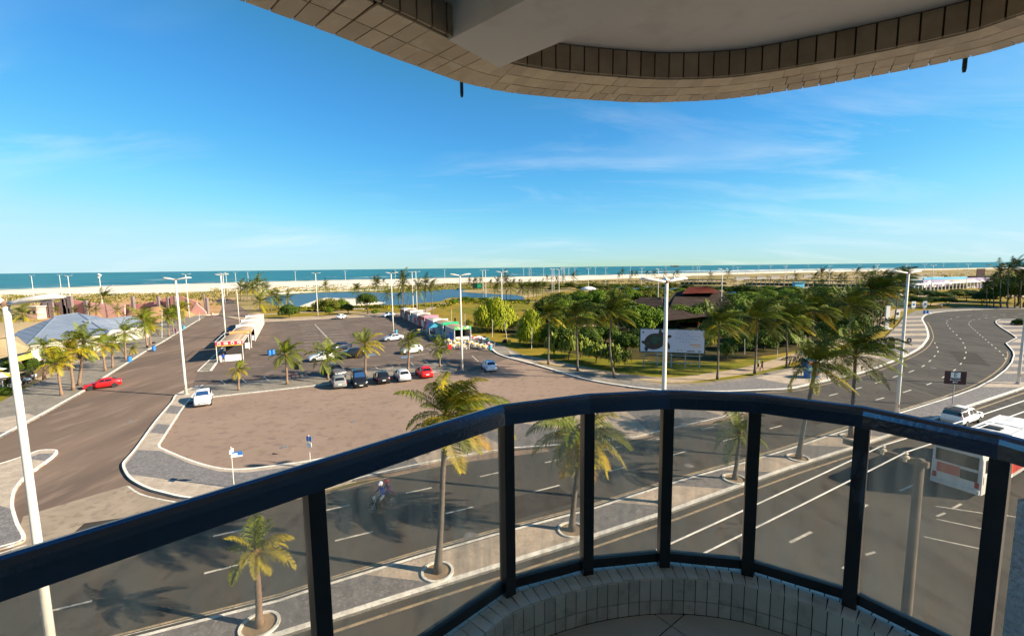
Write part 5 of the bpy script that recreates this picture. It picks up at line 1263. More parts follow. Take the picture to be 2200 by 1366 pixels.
def car(style, colour, pos, heading, label, scale=1.0, glass='glass', dark_trim=False, group='cars', name='car', extra=None):
    S = STY[style]; B = Body(S['st'])
    t = thing(name, label, 'car', pos, math.atan2(heading.y, heading.x), group)
    t.scale = (scale,) * 3
    key = style
    if key not in BODY_CACHE:
        d = {}
        d['body'] = B.mesh()
        w0, w1 = S['ws']; r0, r1 = S['rs']
        ms = {}
        m_ = MB()
        for sd in (1, -1): B.patch(m_, w0 + .12, w1 - .06, 6.02, 7, sd)
        ms['windscreen'] = m_
        m_ = MB()
        for sd in (1, -1): B.patch(m_, r0 + .10, r1 - .14, 6.05, 7, sd)
        ms['rear_window'] = m_
        sides = []
        for sd in (1, -1):
            m_ = MB(); B.patch(m_, w0 + .42, w1 + .48, 4.15, 4.9, sd, skew=(.45, 0)); sides.append(m_)
            m_ = MB(); B.patch(m_, w1 + .56, r0 + .05, 4.15, 4.9, sd, skew=(0, -.05)); sides.append(m_)
            if style in ('suv',): pass
        lights = []
        for sd in (1, -1):
            m_ = MB(); B.patch(m_, .35, 1.05, 4.0, 4.9, sd, .012); lights.append(('headlight', m_))
        nst = len(S['st']) - 1
        for sd in (1, -1):
            m_ = MB(); B.patch(m_, nst - .9, nst - .15, 3.55, 4.9, sd, .012); lights.append(('tail_light', m_))
        x0 = S['st'][-1][0]; x1 = S['st'][0][0]
        plates = [MB().box((x0 - .015, 0, .62), (.02, .42, .12)), MB().box((x1 + .012, 0, .42), (.02, .42, .11))]
        sill = []
        for sd in (1, -1):
            for x in S['wb']: sill.append(MB()); sill[-1].lathe((x, sd * (.80 if style not in ('suv',) else .85), S['r'] + .02), [(S['r'] * 1.17, -.045), (S['r'] * 1.17, .045)], 16, Matrix.Rotation(R(90), 3, 'X'))
        grille = MB().box((x1 - .02, 0, .50), (.07, .8, .10)).box((x1 - .05, 0, .34), (.10, 1.1, .07))
        mir = [MB().ball((S['st'][3][0] - .18, sd * .93, S['st'][3][3] + .09), (.09, .10, .075), 8, 6) for sd in (1, -1)]
        BODY_CACHE[key] = dict(body=d['body'], ms=ms, sides=sides, lights=lights, plates=plates, arch=sill, grille=grille, mir=mir, x0=x0, x1=x1)
    K = BODY_CACHE[key]
    pm = M['car_' + colour]
    body = K['body'].build('body', pm, t, True)
    K['ms']['windscreen'].build('windscreen', M[glass], t, True); K['ms']['rear_window'].build('rear_window', M['glass'], t, True)
    for sgl in K['sides']: sgl.build('side_window', M['glass'], t, True)
    for nm, m_ in K['lights']: m_.build(nm, M['clear_lens'] if nm == 'headlight' else M['red_lens'], t, True)
    for p in K['plates']: p.build('number_plate', M['plate'], t)
    for m_ in K['arch']: m_.build('wheel_arch', M['plastic'], t)
    K['grille'].build('grille', M['plastic'], t)
    for m_ in K['mir']: m_.build('mirror', pm if not dark_trim else M['plastic'], t, True)
    ty, rm_ = wheel_mesh(S['r'])
    for x in S['wb']:
        for sd in (1, -1):
            w = link('wheel', ty, t); w.location = (x, sd * (.74 if style != 'suv' else .79), S['r']); link('rim', rm_, w)
    if extra: extra(t, K, pm)
    return t
def hd(a, b): 
    v = at(*b) - at(*a); v.z = 0; return v.normalized()
def nudge(v, fwd, left, h): return v + h * fwd + Vector((-h.y, h.x, 0)) * left
Z1, Z2 = .088, .098
h = hd((243, 832), (199, 838))
c0 = (at(199, 838, Z1) + at(243, 832, Z1)) / 2
def spoiler(t, K, pm): MB().box((K['x0'] + .12, 0, 1.0), (.22, 1.35, .035)).build('spoiler', pm, t)
car('coupe', 'red', nudge(c0, 0, -.75, h), h, 'red older coupe stopped at the left kerb, side on', scale=.93, glass='glass', extra=spoiler, dark_trim=True)
h = hd((442, 850), (436, 878))
car('hatch', 'white', at(437, 866, Z1), h, 'white hatchback facing the camera at the corner of the lot', glass='glass_blue')
kd = (at(945, 800) - at(682, 830)); kd.z = 0; kd.normalize(); kn = Vector((-kd.y, kd.x, 0))
row = [((728, 829), 'hatch', 'grey', kn, 'grey hatchback, leftmost of the row along the kerb'), ((772, 827), 'van', 'black', -kn, 'small black van facing out, second of the kerb row'), ((820, 820), 'hatch', 'black', kn, 'black hatchback in the middle of the kerb row'), ((864, 815), 'hatch', 'silver', kn, 'silver hatchback left of the red one in the kerb row'), ((911, 808), 'hatch', 'red', kn, 'red hatchback at the right end of the kerb row')]
for p, st, c, hh, lab in row: car(st, c, at(*p, Z1), hh, lab, 1.0, 'glass_blue' if st == 'van' else 'glass')
car('suv', 'darkgrey', at(719, 808, Z1), (-kn + kd * .35).normalized(), 'dark grey SUV nosing the parking strip under a palm')
def side_car(front, rear, style, colour, lab, off=.75, **kw):
    h = hd(rear, front); c0 = (at(*front, Z1) + at(*rear, Z1)) / 2
    return car(style, colour, nudge(c0, 0, -off, h), h, lab, **kw)
side_car((674, 778), (710, 774), 'hatch', 'white', 'white hatchback parked behind the palm, pointing left')
side_car((741, 772), (773, 769), 'suv', 'black', 'black SUV with pale wheels behind the golden palm')
side_car((723, 755), (750, 750), 'sedan', 'navy', 'dark blue sedan behind the black SUV')
side_car((834, 734), (861, 731), 'sedan', 'silver', 'silver sedan near the blue barrel by the stalls')
side_car((872, 762), (905, 757), 'hatch', 'white', 'white hatchback behind the dark palm beside the tables')
car('hatch', 'white', at(734, 684.5, Z1), Vector((.1, 1, 0)).normalized(), 'distant white hatchback at the far lot edge')
side_car((826, 682), (850, 679), 'sedan', 'paleblue', 'pale blue car at the far end of the stall row')
h = hd((1058, 801), (1040, 785))
car('hatch', 'paleblue', at(1050, 794, Z1), h, 'pale blue-white hatchback driving on the access road')
for px, c, lab in [((1937, 636), 'white', 'tiny white car by the far car park palms'), ((1926, 634), 'navy', 'tiny dark car by the far car park palms')]:
    car('sedan', c, at(*px, .08), Vector((1, .1, 0)).normalized(), lab)
# pickup
AV = Vector((0.893, 0.451, 0)).normalized()
def pickup(pos, h):
    t = thing('pickup_truck', 'white double-cab pickup with dark canopy driving away past the median', 'pickup', pos, math.atan2(h.y, h.x), 'cars'); t.scale = (.86,) * 3
    st = [(2.6, .70, .50, .74, .84, .6), (2.45, .90, .40, .90, 1.02, .78), (1.5, .93, .38, 1.08, 1.18, .82), (1.15, .93, .38, 1.12, 1.22, .84), (.5, .93, .38, 1.14, 1.76, .70), (-.75, .93, .38, 1.14, 1.80, .70), (-.95, .93, .38, 1.14, 1.78, .70), (-2.45, .92, .42, 1.12, 1.74, .72), (-2.6, .90, .44, 1.08, 1.2, .80)]
    B = Body(st); B.mesh().build('body', M['car_white'], t, True)
    m_ = MB()
    for sd in (1, -1): B.patch(m_, 3.12, 3.94, 6.02, 7, sd)
    m_.build('windscreen', M['glass'], t, True)
    m_ = MB()
    for sd in (1, -1): B.patch(m_, 7.1, 7.86, 5.0, 7, sd)
    m_.build('rear_window', M['glass'], t, True)
    for sd in (1, -1):
        for u0, u1 in ((3.5, 4.4), (4.46, 5.0)): m_ = MB(); B.patch(m_, u0, u1, 4.15, 4.9, sd); m_.build('side_window', M['glass'], t, True)
        m_ = MB(); B.patch(m_, 6.1, 6.95, 4.1, 4.95, sd); m_.build('canopy_window', M['glass'], t, True)
        m_ = MB(); B.patch(m_, 7.3, 7.95, 3.2, 4.6, sd); m_.build('tail_light', M['red_lens'], t, True)
        MB().tube([(.3, sd * .5, 1.86), (-2.2, sd * .55, 1.84)], .03, 6).build('roof_bar', M['plastic'], t)
        MB().ball((.95, sd * 1.03, 1.2), (.1, .12, .1), 8, 6).build('mirror', M['plastic'], t)
    MB().box((-2.64, 0, .62), (.12, 1.7, .16)).build('bumper', M['rim'], t)
    MB().box((-1.65, 0, 1.80), (1.7, 1.42, .07)).build('canopy_roof', M['plastic'], t)
    ty, rm_ = wheel_mesh(.38)
    for x in (-1.5, 1.6):
        for sd in (1, -1): w = link('wheel', ty, t); w.location = (x, sd * .84, .38); link('rim', rm_, w)
pickup(at(2066, 908, Z2), AV)
# city bus
def bus(pos, h):
    t = thing('city_bus', 'red and white city bus seen from behind through the right-hand glass', 'bus', pos, math.atan2(h.y, h.x))
    M['bus_white'] = mat('bus_white_paint', (.74, .72, .70), (.60, .57, .54), 1.2, .4, coords='obj'); M['bus_red'] = mat('bus_red_paint', (.62, .05, .03), None, 1, .35)
    L, W, z0, z1 = 11.0, 2.5, .34, 3.1
    prof = []; n = 7
    sec = [(-W / 2, z0), (-W / 2 - .0, 1.2), (-W / 2 + .02, 2.5), (-W / 2 + .10, 2.92), (-W / 2 + .32, z1), (0, z1 + .05), (W / 2 - .32, z1), (W / 2 - .10, 2.92), (W / 2 - .02, 2.5), (W / 2, 1.2), (W / 2, z0)]
    mb = MB(); vs = []; fs = []; m = len(sec)
    xs = [(0, .93, .02), (.06, .98, 0), (.22, 1, 0), (L - .3, 1, 0), (L - .1, .97, 0), (L, .9, .03)]
    for x, k, lz in xs: vs += [(x, y * k, z0 + (z - z0) * (k * .5 + .5)) for y, z in sec]
    for i in range(len(xs) - 1):
        for k in range(m): fs.append((i * m + k, (i + 1) * m + k, (i + 1) * m + (k + 1) % m, i * m + (k + 1) % m))
    fs += [tuple(range(m)), tuple((len(xs) - 1) * m + k for k in range(m - 1, -1, -1))]
    mb.add(vs, [f[::-1] for f in fs]).build('body', M['bus_white'], t)
    MB().box((-.012, 0, 2.30), (.04, 2.06, .78)).build('rear_window', M['glass'], t)
    MB().box((-.014, .38, 1.47), (.04, 1.10, .62)).build('rear_poster', M['bus_red'], t)
    MB().box((-.014, -.62, 1.42), (.04, .82, .60)).build('engine_grille', M['plastic'], t)
    MB().box((-.03, .1, 1.02), (.03, .42, .13)).build('number_plate', M['plate'], t)
    MB().box((-.05, 0, .52), (.16, 2.36, .26)).build('bumper', M['bus_white'], t)
    for sd in (1, -1):
        MB().box((-.012, sd * 1.02, .92), (.04, .2, .36)).build('tail_light', M['red_lens'], t)
        y = sd * (W / 2 + .004)
        x = .35
        for k in range(7):
            MB().box((x + .68, y, 2.12), (1.28, .03, .82)).build('side_window', M['glass'], t); x += 1.48
        MB().box((.85, y, 1.28), (1.3, .02, .5)).build('side_panel', M['bus_white'], t)
        for k in range(6): MB().box((2.3 + k * 1.42, y, 1.12), (1.36, .03, 1.0)).build('red_panel', M['bus_red'], t)
        ty, rm_ = wheel_mesh(.48)
        for xx in (2.4, 8.4): w = link('wheel', ty, t); w.location = (xx, sd * 1.17, .48); link('rim', rm_, w)
    MB().box((1.3, 0, z1 + .09), (.8, 1.2, .10)).box((1.3, 0, z1 + .15), (.62, 1.0, .04)).build('roof_hatch', M['plastic'], t)
    MB().box((6.2, .2, z1 + .09), (.7, 1.0, .10)).build('roof_hatch', M['plastic'], t)
    for k in range(3): MB().box((3 + k * 2.4, 0, z1 + .055), (.06, 2.0, .03)).build('roof_rib', M['bus_white'], t)
    for sd in (1, -1): MB().box((L / 2, sd * .95, z1 + .03), (L - 1, .05, .05)).build('roof_rail', M['bus_white'], t)
rl, rr = at(1990, 1048, Z2), at(2106, 1077, Z2)
bh = (at(2200, 1012, Z2) - rr); bh.z = 0; bh.normalize(); bh = (bh + AV).normalized()
bus(rr + Vector((-bh.y, bh.x, 0)) * 1.25, bh)
# ---------------------------------------------------------------- stalls, buildings and the rest
M['canvas'] = mat('stained_canvas', (0.46, 0.34, 0.23), (0.36, 0.24, 0.15), 1.1, .9, coords='obj', c3=(0.55, 0.47, 0.38), scale3=3, stretch=(.3, 2.5, 1))
M['canvas_white'] = mat('white_canvas', (0.58, 0.53, 0.47), (0.47, 0.38, 0.29), 1.2, .9, coords='obj')
M['steel_white'] = mat('white_steel', (0.72, 0.70, 0.66), None, 1, .5)
M['sign_red'] = mat('red_sign', (0.50, 0.02, 0.03), None, 1, .5)
M['sign_yellow'] = mat('yellow_sign', (0.78, 0.46, 0.03), None, 1, .5)
M['sign_green'] = mat('green_sign', (0.02, 0.42, 0.20), None, 1, .5)
M['sign_orange'] = mat('orange_print', (0.72, 0.25, 0.04), None, 1, .5)
M['sign_pink'] = mat('pink_panel', (0.62, 0.22, 0.34), None, 1, .6)
M['sign_white'] = mat('white_print', (0.78, 0.76, 0.72), None, 1, .5)
M['sign_blue'] = mat('blue_sign', (0.03, 0.17, 0.50), None, 1, .5)
M['sign_brown'] = mat('brown_sign', (0.050, 0.010, 0.010), None, 1, .5)
M['ink'] = mat('black_print', (0.01, 0.01, 0.012), None, 1, .5)
M['stall_wall'] = mat('stall_panel', (0.45, 0.42, 0.42), (0.36, 0.33, 0.34), 2, .7, coords='obj')
M['stall_dark'] = mat('stall_interior', (0.05, 0.045, 0.045), None, 1, .8)
M['barrel'] = mat('blue_plastic', (0.02, 0.16, 0.55), (0.03, 0.21, 0.60), 2, .45)
M['barrel_teal'] = mat('teal_plastic', (0.05, 0.30, 0.42), None, 1, .5)
M['wood_brown'] = mat('brown_board', (0.26, 0.06, 0.03), None, 1, .6)
def vault(mb, w, d, z, rise, n=9, th=.05):
    """Curved roof spanning y across width w, along x depth d."""
    for i in range(n):
        a0, a1 = i / n, (i + 1) / n
        y0, y1 = -w / 2 + w * a0, -w / 2 + w * a1
        h0, h1 = z + rise * math.sin(math.pi * a0), z + rise * math.sin(math.pi * a1)
        mb.panel((-d / 2, y0, h0), (d / 2, y0, h0), (d / 2, y1, h1), (-d / 2, y1, h1), th)
def stall(pos, rz, w, d, h, label, roof='canvas', sign=None, group='market stalls on the left', closed=False, frame=False, counter=True, wallm='stall_wall', side=None):
    """x points to the front, y along the front."""
    t = thing('market_stall', label, 'stall', pos, rz, group)
    nb = max(3, int(d / .9))
    bays = nb
    for i in range(bays):
        mb = MB(); dd = d / bays
        sub = MB(); vault(sub, w, dd - .03, h, .22 * w * .5)
        o = sub.build('roof_sheet', M[roof], t); o.location = (-d / 2 + dd * (i + .5), 0, 0)
    for sx in (-1, 1):
        for sy in (-1, 1):
            MB().box((sx * (d / 2 - .05), sy * (w / 2 - .05), h / 2), (.09, .09, h)).build('post', M['steel_white'], t)
    for sx in (-1, 1): MB().box((sx * (d / 2 - .05), 0, h - .03), (.07, w - .2, .07)).build('beam', M['steel_white'], t)
    for sy in (-1, 1): MB().box((0, sy * (w / 2 - .05), h + .045), (d - .2, .07, .07)).build('beam', M['steel_white'], t)
    if closed:
        MB().box((0, -w / 2 + .06, h / 2 + .02), (d - .25, .05, h - .1)).build('side_wall', M[wallm], t)
        MB().box((0, w / 2 - .06, h / 2 + .02), (d - .25, .05, h - .1)).build('side_wall', M[wallm], t)
        MB().box((-d / 2 + .08, 0, h / 2 + .02), (.05, w - .25, h - .1)).build('back_wall', M[wallm], t)
        if side: MB().box((d * .15, -w / 2 + .02, h * .40), (d * .35, .03, h * .62)).build('side_poster', M[side], t)
    if counter:
        MB().box((d / 2 - .45, 0, .5), (.5, w * .8, 1.0)).build('counter', M['steel_white'], t)
        MB().box((-d * .2, 0, .95), (d * .3, w * .7, 1.9)).build('cabinet', M['stall_dark'], t)
    if frame:
        for sy in (-1, 1):
            MB().box((0, sy * (w / 2 + .04), h + .62), (d, .05, .05)).build('frame_rail', M['steel_white'], t)
        for sx in (-1, 1):
            MB().box((sx * (d / 2), 0, h + .62), (.05, w + .1, .05)).build('frame_rail', M['steel_white'], t)
            for sy in (-1, 1): MB().box((sx * d / 2, sy * (w / 2 + .04), h + .3), (.05, .05, .62)).build('frame_post', M['steel_white'], t)
    if sign:
        m, deco = sign
        s = MB().box((d / 2 + .06, 0, h + .22), (.05, w + .05, .62)).build('sign_board', M[m], t)
        if deco == 'plates':
            MB().box((d / 2 + .064, 0, h - .12), (.05, w + .05, .10)).build('sign_stripe', M['sign_yellow'], t)
            for i, k in enumerate((-1.5, -.5, .5, 1.5)):
                y = k * w / 4
                if i in (0, 2):
                    MB().lathe((d / 2 + .10, y, h + .24), [(.25, -.012), (.25, .012)], 18, Matrix.Rotation(R(90), 3, 'Y')).build('plate_picture', M['sign_white'], s)
                    MB().lathe((d / 2 + .118, y, h + .22), [(.15, -.008), (.15, .008)], 14, Matrix.Rotation(R(90), 3, 'Y')).build('food_picture', M['wood_brown'], s)
                else:
                    MB().box((d / 2 + .10, y, h + .24), (.025, .55, .40)).build('plate_picture', M['sign_white'], s)
                    MB().box((d / 2 + .118, y - .05, h + .22), (.015, .36, .16)).build('food_picture', M['sign_orange' if i == 1 else 'wood_brown'], s)
        elif deco == 'green':
            for i in range(7):
                MB().lathe((d / 2 + .095, (-.42 + .14 * i) * w, h + .22 + (.12 if i % 2 else -.08)), [(.12 + .07 * (i % 3), -.01), (.12 + .07 * (i % 3), .01)], 10, Matrix.Rotation(R(90), 3, 'Y')).build('sign_blob', M[('sign_orange', 'sign_yellow', 'sign_white')[i % 3]], s)
    return t
# left row: fronts face the balcony, along the platform
la, lb = at(497, 776, .2), at(551, 696, .2)
ldir = (lb - la); ldir.z = 0; Ltot = ldir.length; ldir.normalize()
face = -ldir; frz = math.atan2(face.y, face.x)
cen = lambda s, off=0: la + ldir * s + Vector((ldir.y, -ldir.x, 0)) * off
W0 = (at(532, 772, .2) - at(472, 776, .2)).length
stall(cen(Ltot * .10, -.1), frz, W0 * .93, Ltot * .20, 2.75, 'front left stall with red sign showing four plates of food', 'canvas', ('sign_red', 'plates'), frame=True)
labs = ['beige vaulted stall right behind the red sign', 'white vaulted stall third in the left row', 'pale yellow stall fourth in the left row', 'beige vaulted stall at the far end of the left row']
for i in range(4):
    stall(cen(Ltot * (.31 + .19 * i), .3), frz, W0 * .86, Ltot * .165, 2.9, labs[i], ('canvas', 'canvas_white', 'canvas_white', 'canvas')[i], ('sign_white', None) if i else ('sign_orange', None), closed=(i > 0), wallm='canvas_white')
# right row: backs along the lawn, open towards the parking
ra, rb = at(1003, 738, .1), at(873, 681, .1)
rdir = rb - ra; rdir.z = 0; Rt = rdir.length; rdir.normalize()
rz2 = math.atan2(-rdir.y, -rdir.x)
rl = ['green and orange fronted stall nearest the cafe tables', 'stall with small green gable in the right row', 'white vaulted stall in the middle of the right row', 'pink-fronted stall fourth from the tables', 'grey-sided stall fifth from the tables', 'white stall with brown side board sixth from the tables', 'white stall with brown side board at the far end of the right row']
for i in range(7):
    s = Rt * (.10 + .142 * i)
    p = ra + rdir * s
    stall(p, rz2, 3.5, Rt * .118, 2.6 + (.1 if i % 2 else 0), rl[i], 'canvas_white' if i in (2, 4, 6) else 'canvas', ('sign_green', 'green') if i == 0 else ((('sign_white', 'sign_green', 'sign_white', 'sign_pink', 'sign_white', 'sign_white', 'sign_white')[i], None)), 'market stalls on the right', True, False, True, ('stall_wall', 'stall_wall', 'sign_pink', 'sign_red', 'stall_wall', 'wood_brown', 'wood_brown')[i], ('sign_blue', 'barrel_teal', 'sign_white', 'sign_white', 'sign_red', 'sign_white', 'stall_wall')[i])
# small green gable tent beside the second stall
gt = thing('market_tent', 'small dark green gabled tent between stalls and tables', 'tent', at(931, 722, .1), rz2, 'market stalls on the right')
MB().panel((-1.3, -1.2, 2.0), (1.3, -1.2, 2.0), (1.3, 0, 3.0), (-1.3, 0, 3.0), .03).build('roof_panel', M['barrel_teal'], gt)
MB().panel((-1.3, 0, 3.0), (1.3, 0, 3.0), (1.3, 1.2, 2.0), (-1.3, 1.2, 2.0), .03).build('roof_panel', M['sign_green'], gt)
for sx in (-1, 1):
    MB().sheet([(sx * 1.3, -1.2, 2.0), (sx * 1.3, 1.2, 2.0), (sx * 1.3, 0, 3.0)], .02).build('gable', M['barrel_teal'], gt)
    for sy in (-1, 1): MB().tube([(sx * 1.25, sy * 1.15, 0), (sx * 1.25, sy * 1.15, 2.0)], .03, 6).build('leg', M['steel_white'], gt)
# cafe tables and plastic chairs
def chair_mesh(m):
    mb = MB()
    mb.box((0, 0, .44), (.42, .42, .03))
    mb.panel((-.21, -.2, .46), (-.21, .2, .46), (-.27, .2, .88), (-.27, -.2, .88), .03)
    for sx in (-1, 1):
        for sy in (-1, 1): mb.tube([(sx * .17, sy * .17, .44), (sx * .22, sy * .21, 0)], .02, 4)
        mb.tube([(.19, sx * .21, .44), (.17, sx * .22, .64), (-.24, sx * .21, .66)], .018, 4)
    return mb.mesh('plastic_chair', m)
def table_mesh(m):
    mb = MB(); mb.mat(1)
    for sx in (-1, 1):
        for sy in (-1, 1): mb.tube([(sx * .28, sy * .28, .70), (sx * .33, sy * .33, 0)], .022, 4)
    mb.mat(0).box((0, 0, .72), (.78, .78, .04)); 
    for a in range(4):
        q = Matrix.Rotation(R(90 * a), 3, 'Z')
        mb.panel(q @ Vector((.395, -.39, .74)), q @ Vector((.395, .39, .74)), q @ Vector((.43, .33, .50)), q @ Vector((.43, -.33, .50)), .008)
    return mb.mesh('cafe_table', [M[m], M['steel_white']])
CH = chair_mesh(M['steel_white']); CHR = chair_mesh(M['sign_red'])
TB = {k: table_mesh(k) for k in ('sign_yellow', 'sign_red', 'sign_white')}
tabs = [(979, 742, 'y'), (988, 745, 'y'), (998, 750, 'y'), (1010, 741, 'y'), (1018, 744, 'y'), (1029, 748, 'y'), (1001, 737, 'y'), (985, 736, 'y'), (966, 738, 'y'), (972, 748, 'y'), (1040, 750, 'y'), (1016, 731, 'r'), (1026, 734, 'r'), (1036, 737, 'r'), (1046, 741, 'r'), (1053, 746, 'r'), (926, 726, 'y'), (935, 726, 'y'), (943, 726, 'y'), (900, 714, 'y'), (915, 715, 'y'), (955, 728, 'y')]
for i, (x, y, c) in enumerate(tabs):
    p = at(x, y, .1); a = rz2 + random.uniform(-.25, .25)
    o = link('cafe_table', TB['sign_yellow' if c == 'y' else 'sign_red']); o.location = p; o.rotation_euler = (0, 0, a)
    near_tables = x > 960
    tag(o, ('cafe table with red cloth in the back row by the green stall' if c == 'r' else 'cafe table with yellow cloth in the open seating by the lamp post' if near_tables else 'cafe table with yellow cloth in front of the right-hand stalls'), 'table', 'cafe tables')
    for k in range(4 if near_tables else 2):
        b = a + 1.5708 * k; d = Vector((math.cos(b), math.sin(b), 0)) * .66
        o = link('plastic_chair', CH); o.location = p + d; o.rotation_euler = (0, 0, b + math.pi + random.uniform(-.3, .3))
        tag(o, 'white plastic chair drawn up to the red cloth tables' if c == 'r' else 'white plastic chair drawn up to the yellow tables near the lamp post' if near_tables else 'white plastic chair at the yellow tables before the right-hand stalls', 'chair', 'plastic cafe chairs')
# red folding board by the tables
o = MB().box((0, 0, .5), (.06, .7, .9)).box((.04, 0, .52), (.02, .55, .35)).build('menu_board', M['sign_red']); o.location = at(966, 751, .1); o.rotation_euler = (0, .12, rz2); tag(o, 'small red menu board at the edge of the cafe tables', 'sign')
# barrels, bins
def barrel(px, label, m='barrel', r=.3, hh=.9, z=.2):
    t = thing('barrel', label, 'barrel', at(*px, z), 0, 'blue barrels')
    MB().lathe((0, 0, 0), [(r * .9, 0), (r, .06), (r, hh * .33), (r * 1.06, hh * .36), (r, hh * .4), (r, hh * .66), (r * 1.06, hh * .69), (r, hh * .73), (r, hh - .04), (r * .94, hh)], 14).build('drum', M[m], t)
    MB().lathe((0, 0, hh), [(r * .96, 0), (r * .98, .03), (r * .9, .035)], 14).build('rim', M['plastic'], t)
for px, lab, kw in [((279, 777), 'blue barrel beside the tiny sapling', {}), ((331, 753), 'blue barrel with bags on top at the left kerb', {}), ((395, 707), 'teal barrel by the far left kerb', dict(m='barrel_teal')), ((466, 742), 'blue barrel left of the front stall', {}), ((494, 713), 'blue barrel by the lamp post behind the stalls', {}), ((579, 763), 'left blue barrel of the pair by the bicycles palm', dict(z=.1)), ((587, 762), 'right blue barrel of the pair by the bicycles palm', dict(z=.1)), ((851, 716), 'light blue barrel at the foot of the lamp post by the silver sedan', dict(m='barrel_teal', z=.1)), ((1053, 752), 'blue barrel at the corner of the cafe seating', dict(m='barrel_teal', z=.2)), ((975, 699), 'blue barrel behind the green stall', dict(z=0)), ((1986, 674), 'left bin of the pair at the road bend', {}), ((1993, 674), 'right blue bin of the pair at the road bend', {})]:
    barrel(px, lab, **kw)
M['bag'] = mat('black_bags', (.012, .012, .014), None, 1, .35)
for k, (px, r, lab) in enumerate([((941 + 100, 728), .55, 'heap of dark bags by the green crate'), ((1084, 736), .6, 'dark handcart heap by the leaning pole'), ((331, 748), .33, 'dark bags on the blue barrel at the left kerb')]):
    mb = MB()
    for j in range(6): mb.ball((random.uniform(-.5, .5) * r, random.uniform(-.5, .5) * r, r * random.uniform(.3, .7)), (r * .6, r * .55, r * .5), 8, 6)
    o = mb.build('bag_heap', M['bag'], None, True); o.location = at(*px, .0 if k < 2 else .2) + Vector((0, 0, .9 if k == 2 else 0)); tag(o, lab, 'bags')
for px, m, lab in [((1047, 734), 'sign_green', 'green crate on the lawn by the bags'), ((1094, 739), 'sign_yellow', 'yellow bin beside the dark handcart heap'), ((920, 690), 'sign_yellow', 'tall yellow board under the leaning lagoon palm')]:
    o = MB(); hh = 1.9 if px[0] == 920 else .75
    o.box((0, 0, hh / 2), (.62, .5, hh)); o.box((0, 0, hh + .02), (.7, .56, .06))
    for sx in (-1, 1): o.box((sx * .28, 0, -.03), (.06, .5, .1))
    o = o.build('crate', M[m]); o.location = at(*px, .06); tag(o, lab, 'crate')
M['tarp'] = mat('white_tarpaulin', (.72, .72, .74), (.6, .6, .63), 3, .6, coords='obj')
mb = MB(); n = 7
vs = [(x, y, max(.0, .75 * math.exp(-((x - .2) ** 2) / 1.2 - y * y / .6)) + random.uniform(0, .06)) for x in [-2 + 4 * i / 12 for i in range(13)] for y in [-1.2 + 2.4 * j / 8 for j in range(9)]]
mb.add(vs, [(i * 9 + j, (i + 1) * 9 + j, (i + 1) * 9 + j + 1, i * 9 + j + 1) for i in range(12) for j in range(8)])
o = mb.build('tarpaulin', M['tarp'], None, True); o.location = at(1026, 729, .08); tag(o, 'crumpled white tarpaulin on the lawn behind the green stall', 'tarpaulin')
# blue kiosks on the park pavement
for px, lab in [((1742, 811), 'low blue kiosk on the pavement beneath the leaning palm'), ((1737, 788), 'second blue kiosk behind the first, by the grass')]:
    t = thing('kiosk', lab, 'kiosk', at(*px, .23), .35, 'blue kiosks')
    MB().box((0, 0, .55), (1.5, .9, 1.1)).build('body', M['sign_blue'], t); MB().box((0, 0, 1.13), (1.7, 1.1, .06)).build('top', M['barrel_teal'], t)
    MB().box((0, -.46, .6), (1.2, .03, .6)).build('panel', M['wood_brown'], t)
# bicycles
def bike(pos, rz, m, label):
    t = thing('bicycle', label, 'bicycle', pos, rz, 'parked bicycles')
    for x in (-.52, .52):
        mb = MB(); k = 18
        mb.tube([(x + .33 * math.cos(6.2832 * i / k), 0, .34 + .33 * math.sin(6.2832 * i / k)) for i in range(k + 1)], .018, 5, False)
        w = mb.build('wheel', M['tyre'], t)
        sp = MB()
        for i in range(6): a = math.pi * i / 6; sp.tube([(x + .32 * math.cos(a), 0, .34 + .32 * math.sin(a)), (x - .32 * math.cos(a), 0, .34 - .32 * math.sin(a))], .004, 3)
        sp.build('spokes', M['rim'], w)
    f = MB()
    for a, b in [((-.52, 0, .34), (-.05, 0, .32)), ((-.05, 0, .32), (-.18, 0, .82)), ((-.18, 0, .74), (.36, 0, .80)), ((-.05, 0, .32), (.38, 0, .70)), ((-.52, 0, .34), (-.18, 0, .78)), ((.34, 0, .92), (.52, 0, .34))]: f.tube([a, b], .016, 5)
    f.build('frame', M[m], t)
    MB().tube([(.34, 0, .92), (.33, 0, 1.0)], .015, 5).tube([(.28, -.27, 1.02), (.36, 0, 1.0), (.28, .27, 1.02)], .013, 5).build('handlebar', M['rim'], t)
    MB().ball((-.2, 0, .86), (.13, .07, .04), 8, 6).build('saddle', M['plastic'], t)
    MB().lathe((-.05, 0, .32), [(.09, -.01), (.09, .01)], 12, Matrix.Rotation(R(90), 3, 'X')).build('chainring', M['rim'], t)
for px, rz, m, lab in [((630, 814), .5, 'sign_red', 'red bicycle parked by the strip palm'), ((640, 812), .45, 'steel_white', 'white bicycle in the middle of the parked three'), ((650, 811), .55, 'barrel_teal', 'teal bicycle at the right of the parked three')]: bike(at(*px, .2), rz, m, lab)
